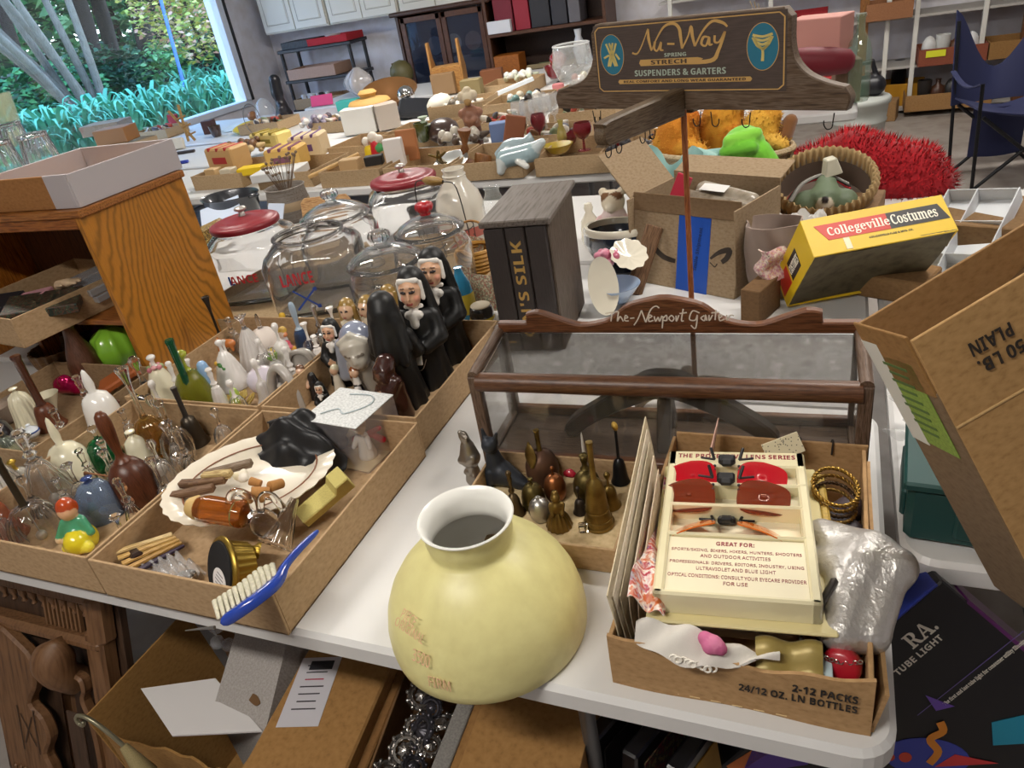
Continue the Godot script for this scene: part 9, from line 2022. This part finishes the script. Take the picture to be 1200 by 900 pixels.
# ---------- along the back wall ----------
func back_wall() -> void:
	var white := mat("d6d2c8", 0.45)
	for k in 4:
		var x0 := -5.86 + 0.86 * k
		var c := thing("wall_cabinet", ["white raised-panel wall cabinet in the corner by the window", "white raised-panel wall cabinet second from the corner", "white raised-panel wall cabinet third from the corner", "white raised-panel wall cabinet above the glass-doored cabinet"][k], "cabinet", Vector3(x0 + 0.42, 1.37, -7.63))
		part(c, "body", box(0.84, 0.8, 0.32, 0.003), white)
		for s in [-1, 1]:
			var d := part(c, "door", box(0.405, 0.77, 0.02, 0.004), white, Vector3(s * 0.207, 0.015, 0.17))
			part(d, "raised_panel", box(0.28, 0.62, 0.014, 0.006), white, Vector3(0, 0.075, 0.008))
			part(d, "groove", join([[box(0.3, 0.006, 0.004, 0), at(0, 0.068, 0.01)], [box(0.3, 0.006, 0.004, 0), at(0, 0.7, 0.01)], [box(0.006, 0.63, 0.004, 0), at(-0.15, 0.07, 0.01)], [box(0.006, 0.63, 0.004, 0), at(0.15, 0.07, 0.01)]]), mat("a09a8e", 0.6))
	# black plastic shelving
	var sh := thing("shelf_unit", "black plastic shelving unit in the corner by the window", "shelf", Vector3(-5.2, 0, -7.5))
	var blk := mat("26262b", 0.45)
	for y in [0.22, 0.55, 0.86, 1.17]: part(sh, "shelf_board", box(0.95, 0.035, 0.36, 0.006), blk, Vector3(0, y, 0))
	for s in [-1, 1]:
		for e in [-1, 1]: part(sh, "leg", tube([Vector3(s * 0.44, 0, e * 0.15), Vector3(s * 0.44, 1.19, e * 0.15)], 0.02, 8), blk)
	var flats := [["pinkish cardboard flat on the upper middle shelf of the black unit", Vector3(-5.28, 0.896, -7.46), 0.62], ["cardboard flat of white cups on the lower middle shelf of the black unit", Vector3(-5.40, 0.586, -7.46), 0.42], ["cardboard flat right of the white cups on the black unit", Vector3(-4.97, 0.586, -7.46), 0.4], ["red tray on the top shelf of the black unit", Vector3(-4.98, 1.206, -7.46), 0.5]]
	for k in 4: flat_box("cardboard_flat", flats[k][0], flats[k][1], 0, flats[k][2], 0.34, 0.11 if k < 3 else 0.07, ["b09080", "a48a6c", "a88e70", "b0202c"][k])
	for k in 6: goods("cup", ["white cup at the left of the black unit's flat", "second white cup on the black unit", "third white cup on the black unit", "grey cup in the middle of the black unit", "dark cup in the black unit's flat", "white cup at the right of the flat on the black unit"][k], "cup", Vector3(-5.54 + 0.06 * k, 0.6, -7.40 - 0.03 * (k % 2)), 0.028, 0.13, mat("cfcfd0" if k != 4 else "303036", 0.3), Vector3.ZERO, "cups on the black shelf unit")
	block("dark folded tarp on the top shelf of the black unit", "tarp", Vector3(-5.42, 1.205, -7.5), 0.4, 0.07, 0.3, mat("33363c", 0.6, 0.0, "worn"))
	goods("bowl", "white enamel bowl on the red tray", "bowl", Vector3(-5.0, 1.22, -7.46), 0.09, 0.07, mat("d2d2d4", 0.3))
	# dark glass-doored cabinet
	var cab := thing("china_cabinet", "dark wooden china cabinet with two glass doors by the back wall", "cabinet", Vector3(-3.62, 0, -7.5))
	var dk := wood("4a2f22", "y", 0.4)
	part(cab, "body", join([[box(1.0, 1.35, 0.03), at(0, 0, -0.18)], [box(0.03, 1.35, 0.4), at(-0.49, 0, 0)], [box(0.03, 1.35, 0.4), at(0.49, 0, 0)], [box(1.0, 0.5, 0.4), at(0, 0, 0)]]), dk)
	part(cab, "cornice", box(1.1, 0.04, 0.48, 0.01), dk, Vector3(0, 1.35, 0))
	for s in [-1, 1]:
		var d := part(cab, "door", join([[box(0.05, 0.82, 0.03), at(-0.2, 0, 0)], [box(0.05, 0.82, 0.03), at(0.2, 0, 0)], [box(0.44, 0.05, 0.03), at(0, 0, 0)], [box(0.44, 0.05, 0.03), at(0, 0.77, 0)]]), wood("5c3a28", "y", 0.4), Vector3(s * 0.23, 0.51, 0.19))
		part(d, "pane", box(0.36, 0.72, 0.004, 0), pane("2c3448", 0.45, 0.03), Vector3(0, 0.05, 0))
	part(cab, "shelf_board", box(0.94, 0.02, 0.34), dk, Vector3(0, 0.9, 0))
	for k in 3: goods("plate", ["blue plate standing inside the glass-doored cabinet", "white plate standing inside the glass-doored cabinet", "small figured plate inside the glass-doored cabinet"][k], "plate", Vector3(-3.86 + 0.22 * k, 1.02, -7.56), 0.09, 0.02, mat(["8a9cb8", "c9c4bc", "a88c7c"][k], 0.3), Vector3(80, 0, 0), "plates in the glass-doored cabinet")
	# dark open shelf with books
	var os := thing("shelf_unit", "dark wooden open shelf unit of books behind the goblet", "shelf", Vector3(-2.55, 0, -7.45))
	for y in [0.05, 0.68, 1.04, 1.42]: part(os, "shelf_board", box(1.15, 0.03, 0.38), wood("5a3a28", "x", 0.45), Vector3(0, y, 0))
	for s in [-1, 1]: part(os, "side_board", box(0.03, 1.5, 0.38), wood("5a3a28", "y", 0.45), Vector3(s * 0.58, 0, 0))
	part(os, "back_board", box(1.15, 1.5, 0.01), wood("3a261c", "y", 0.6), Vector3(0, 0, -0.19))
	var bks := [["tall dark red book at the left of the upper shelf", "6d1526", 0.2], ["red book beside the first on the upper shelf", "8c1c2e", 0.16], ["wide black binder in the middle of the upper shelf", "26262c", 0.2], ["second black binder on the upper shelf", "2c2c34", 0.16], ["grey bottle box at the right of the upper shelf", "5c5a60", 0.12]]
	var bx := -3.06
	for q in bks:
		block(q[0], "book", Vector3(bx + q[2] / 2, 1.072, -7.42), q[2] - 0.01, 0.30, 0.24, mat(q[1], 0.5, 0.0, "fine"))
		bx += q[2] + 0.005
	block("white box with yellow mark on the upper shelf's front edge", "box", Vector3(-3.0, 1.072, -7.27), 0.24, 0.11, 0.05, mat("cfd0d6", 0.5))
	block("orange wooden chest on the lower shelf", "chest", Vector3(-2.98, 0.712, -7.36), 0.26, 0.16, 0.2, wood("b06a24", "x", 0.45))
	for k in 3: block(["long fishing pole case along the lower shelf", "green cloth bundle on the lower shelf", "blue tool roll on the lower shelf"][k], "bundle", Vector3(-2.55 + 0.1 * k, 0.712, -7.36 - 0.05 * k), 0.5, 0.04, 0.05, mat(["8a7a5a", "5a6a4a", "3a4a72"][k], 0.6), Vector3(0, 10 - 8 * k, 0))
	# the shelving to the right: steel uprights and boards with flats
	var rs := thing("shelf_unit", "white steel and board shelving along the back wall at the right", "shelf", Vector3(0.2, 0, -7.58))
	for x in [-1.6, -0.75, 0.16, 0.37, 0.85]: part(rs, "upright", box(0.035, 1.4, 0.035), mat("d6d4cc", 0.4), Vector3(x, 0, 0.2))
	for y in [0.02, 0.36, 0.74, 1.1]: part(rs, "shelf_board", box(2.9, 0.02, 0.42), mat("b0aca6", 0.6), Vector3(-0.25, y, 0))
	part(rs, "wood_post", box(0.07, 1.4, 0.06), wood("9c6a34", "y", 0.5), Vector3(-0.02, 0, 0.22))
	part(rs, "wood_post", box(0.08, 1.4, 0.06), wood("7a4f2a", "y", 0.5), Vector3(1.15, 0, 0.22))
	var rf := [["flat of red tools on the right shelving left of the white post", Vector3(0.36, 0.762, -7.42), 0.34, "9a6a48"], ["red and brown flat of white parts with a yellow tag", Vector3(0.84, 0.382, -7.40), 0.48, "8a4a34"], ["long flat of dark pots on the lowest right shelf", Vector3(0.84, 0.042, -7.36), 0.62, "a07a4c"], ["brown flat behind the blue chair on the right shelving", Vector3(1.22, 0.382, -7.4), 0.26, "96703f"], ["red carton of packets on the right shelving behind the sign", Vector3(-0.35, 0.762, -7.42), 0.5, "9c2028"]]
	for q in rf: flat_box("cardboard_flat", q[0], q[1], 0, q[2], 0.34, 0.13, q[3])
	block("bright yellow paper tag on the red and brown flat", "tag", Vector3(0.72, 0.45, -7.224), 0.14, 0.05, 0.004, mat("d8d82a", 0.6))
	for k in 7:
		goods(["ball", "cup", "bottle"][k % 3], ["white jar in the red and brown flat", "white mug in the red and brown flat", "brown bottle in the red and brown flat", "white ball lamp in the red and brown flat", "dark pot at the left of the lowest flat", "brown jug in the lowest flat", "white-lidded dark pot at the right of the lowest flat"][k], "pot", Vector3(0.68 + 0.1 * (k % 4), 0.40 if k < 4 else 0.06, -7.4), 0.055, 0.19, mat(["d2d2d0", "c9c9c4", "5c3c28", "dcdcdc", "2a2624", "4a2c1c", "33302e"][k], 0.4))
	# yellow bin with a black cylinder, small carton
	var yb := thing("storage_bin", "mustard yellow plastic bin on the floor before the right shelving", "bin", Vector3(0.507, 0, -7.614), -8)
	var mus := mat("b5811c", 0.45)
	part(yb, "front_panel", box(0.36, 0.22, 0.01, 0.003), mus, Vector3(0, 0, 0.13))
	part(yb, "back_panel", box(0.36, 0.22, 0.01, 0.003), mus, Vector3(0, 0, -0.13))
	for s in [-1, 1]: part(yb, "side_panel", box(0.01, 0.22, 0.25, 0.003), mus, Vector3(s * 0.178, 0, 0))
	part(yb, "bottom", box(0.35, 0.01, 0.25), mus)
	solo("black_cylinder", "black ribbed thermos cylinder standing in the yellow bin", "flask", lathe([0.0, 0, 0.055, 0, 0.058, 0.01, 0.058, 0.3, 0.062, 0.305, 0.062, 0.32, 0.056, 0.33, 0.056, 0.36, 0.04, 0.37, 0.0, 0.37], 24), mat("1c1c20", 0.4), Vector3(0.497, 0.012, -7.704))
	block("small plain carton left of the yellow bin", "box", Vector3(0.377, 0, -7.196), 0.2, 0.16, 0.18, card("96744c"), Vector3(0, -10, 0))
	# grey dustbin with a black bag on it
	var db := thing("dustbin", "pale grey ribbed dustbin standing behind the red plush", "bin", Vector3(0.156, 0, -6.006))
	part(db, "body", lathe([0.0, 0, 0.15, 0, 0.16, 0.02, 0.165, 0.12, 0.172, 0.125, 0.172, 0.14, 0.168, 0.145, 0.175, 0.26, 0.182, 0.265, 0.182, 0.28, 0.178, 0.285, 0.186, 0.38, 0.2, 0.39, 0.2, 0.42, 0.19, 0.43, 0.0, 0.44], 34), mat("b4b8b2", 0.5))
	solo("black_bag", "black leather handbag with a looped handle on the dustbin", "bag", body([bar(-0.07, 0.06, 0, 0.07, 0.07, 0.06, 0, 0.07, "1b1b1f"), bar(-0.08, 0.1, 0, 0.02, -0.07, 0.2, 0, 0.016, "1b1b1f"), bar(-0.07, 0.2, 0, 0.016, 0.04, 0.22, 0, 0.016, "1b1b1f"), bar(0.04, 0.22, 0, 0.016, 0.08, 0.1, 0, 0.02, "1b1b1f")], 0.012, 0.01), mat("ffffff", 0.4, 0.0, "paint bag"), Vector3(0.156, 0, -6.006) + Vector3(0.02, 0.44, 0))
	# navy folding camp chair
	var ch := thing("camp_chair", "navy blue canvas folding camp chair on the garage floor", "chair", Vector3(0.98, 0, -5.35), 12)
	var nav := mat("1d2450", 0.75, 0.0, "cloth")
	var tubem := mat("17181c", 0.4, 0.4)
	for s in [-1, 1]:
		for e in [-1, 1]: part(ch, "leg", tube([Vector3(s * 0.25, 0, e * 0.2), Vector3(-s * 0.24, 0.43, e * 0.2)], 0.011, 8), tubem)
		part(ch, "leg", tube([Vector3(s * 0.24, 0, -0.22), Vector3(s * 0.26, 0.9, -0.3)], 0.011, 8), tubem)
		part(ch, "front_post", tube([Vector3(s * 0.25, 0, 0.21), Vector3(s * 0.27, 0.62, 0.21)], 0.011, 8), tubem)
		part(ch, "arm_strap", sheet(3, 8, func(u, v): return Vector3(s * (0.27 + 0.03 * (u - 0.5)), 0.62 - 0.05 * sin(v * PI), 0.21 - v * 0.48), 0.008), nav)
	part(ch, "seat", sheet(12, 10, func(u, v): return Vector3((u - 0.5) * 0.52, 0.44 - 0.06 * sin(u * PI) * sin(0.4 + v * 2.0) + 0.03 * (2.0 * absf(u - 0.5)), 0.21 - v * 0.42), 0.008), nav)
	part(ch, "back", sheet(14, 10, func(u, v): return Vector3((u - 0.5) * 0.54, 0.42 + v * (0.54 - 0.36 * pow(sin(u * PI), 1.5)), -0.24 - 0.09 * v - 0.05 * sin(u * PI)), 0.008), nav)
	part(ch, "hanging_pouch", sheet(6, 8, func(u, v): return Vector3((u - 0.5) * 0.3, 0.4 - v * 0.3, -0.2 + 0.05 * sin(u * PI)), 0.01), nav)
	# furniture at the right edge
	var ed := thing("bookcase", "brown wooden bookcase end at the photo's right edge", "bookcase", Vector3(1.95, 0, -7.2))
	for y in [0.02, 0.42, 0.82, 1.2]: part(ed, "shelf_board", box(0.9, 0.03, 0.4), wood("8a5a2e", "x", 0.5), Vector3(0, y, 0))
	part(ed, "side_board", box(0.035, 1.3, 0.4), wood("8a5a2e", "y", 0.5), Vector3(-0.45, 0, 0))
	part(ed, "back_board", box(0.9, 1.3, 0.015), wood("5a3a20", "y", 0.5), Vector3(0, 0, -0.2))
	for k in 4: block(["green book lying on the bookcase's middle shelf", "red and white folder beside the green book", "pale book on the bookcase's middle shelf", "brown box on the lowest bookcase shelf"][k], "book", Vector3(1.62 + 0.12 * k, 0.452 if k < 3 else 0.052, -7.1), 0.1, [0.06, 0.28, 0.1, 0.3][k], 0.22, mat(["3c5a4a", "b8404a", "c9c0ae", "7a5430"][k], 0.6))
	block("brown board leaning before the bookcase", "board", Vector3(1.381, 0, -8.165), 0.2, 0.5, 0.03, wood("8f6434", "y", 0.5), Vector3(-10, -10, 0))
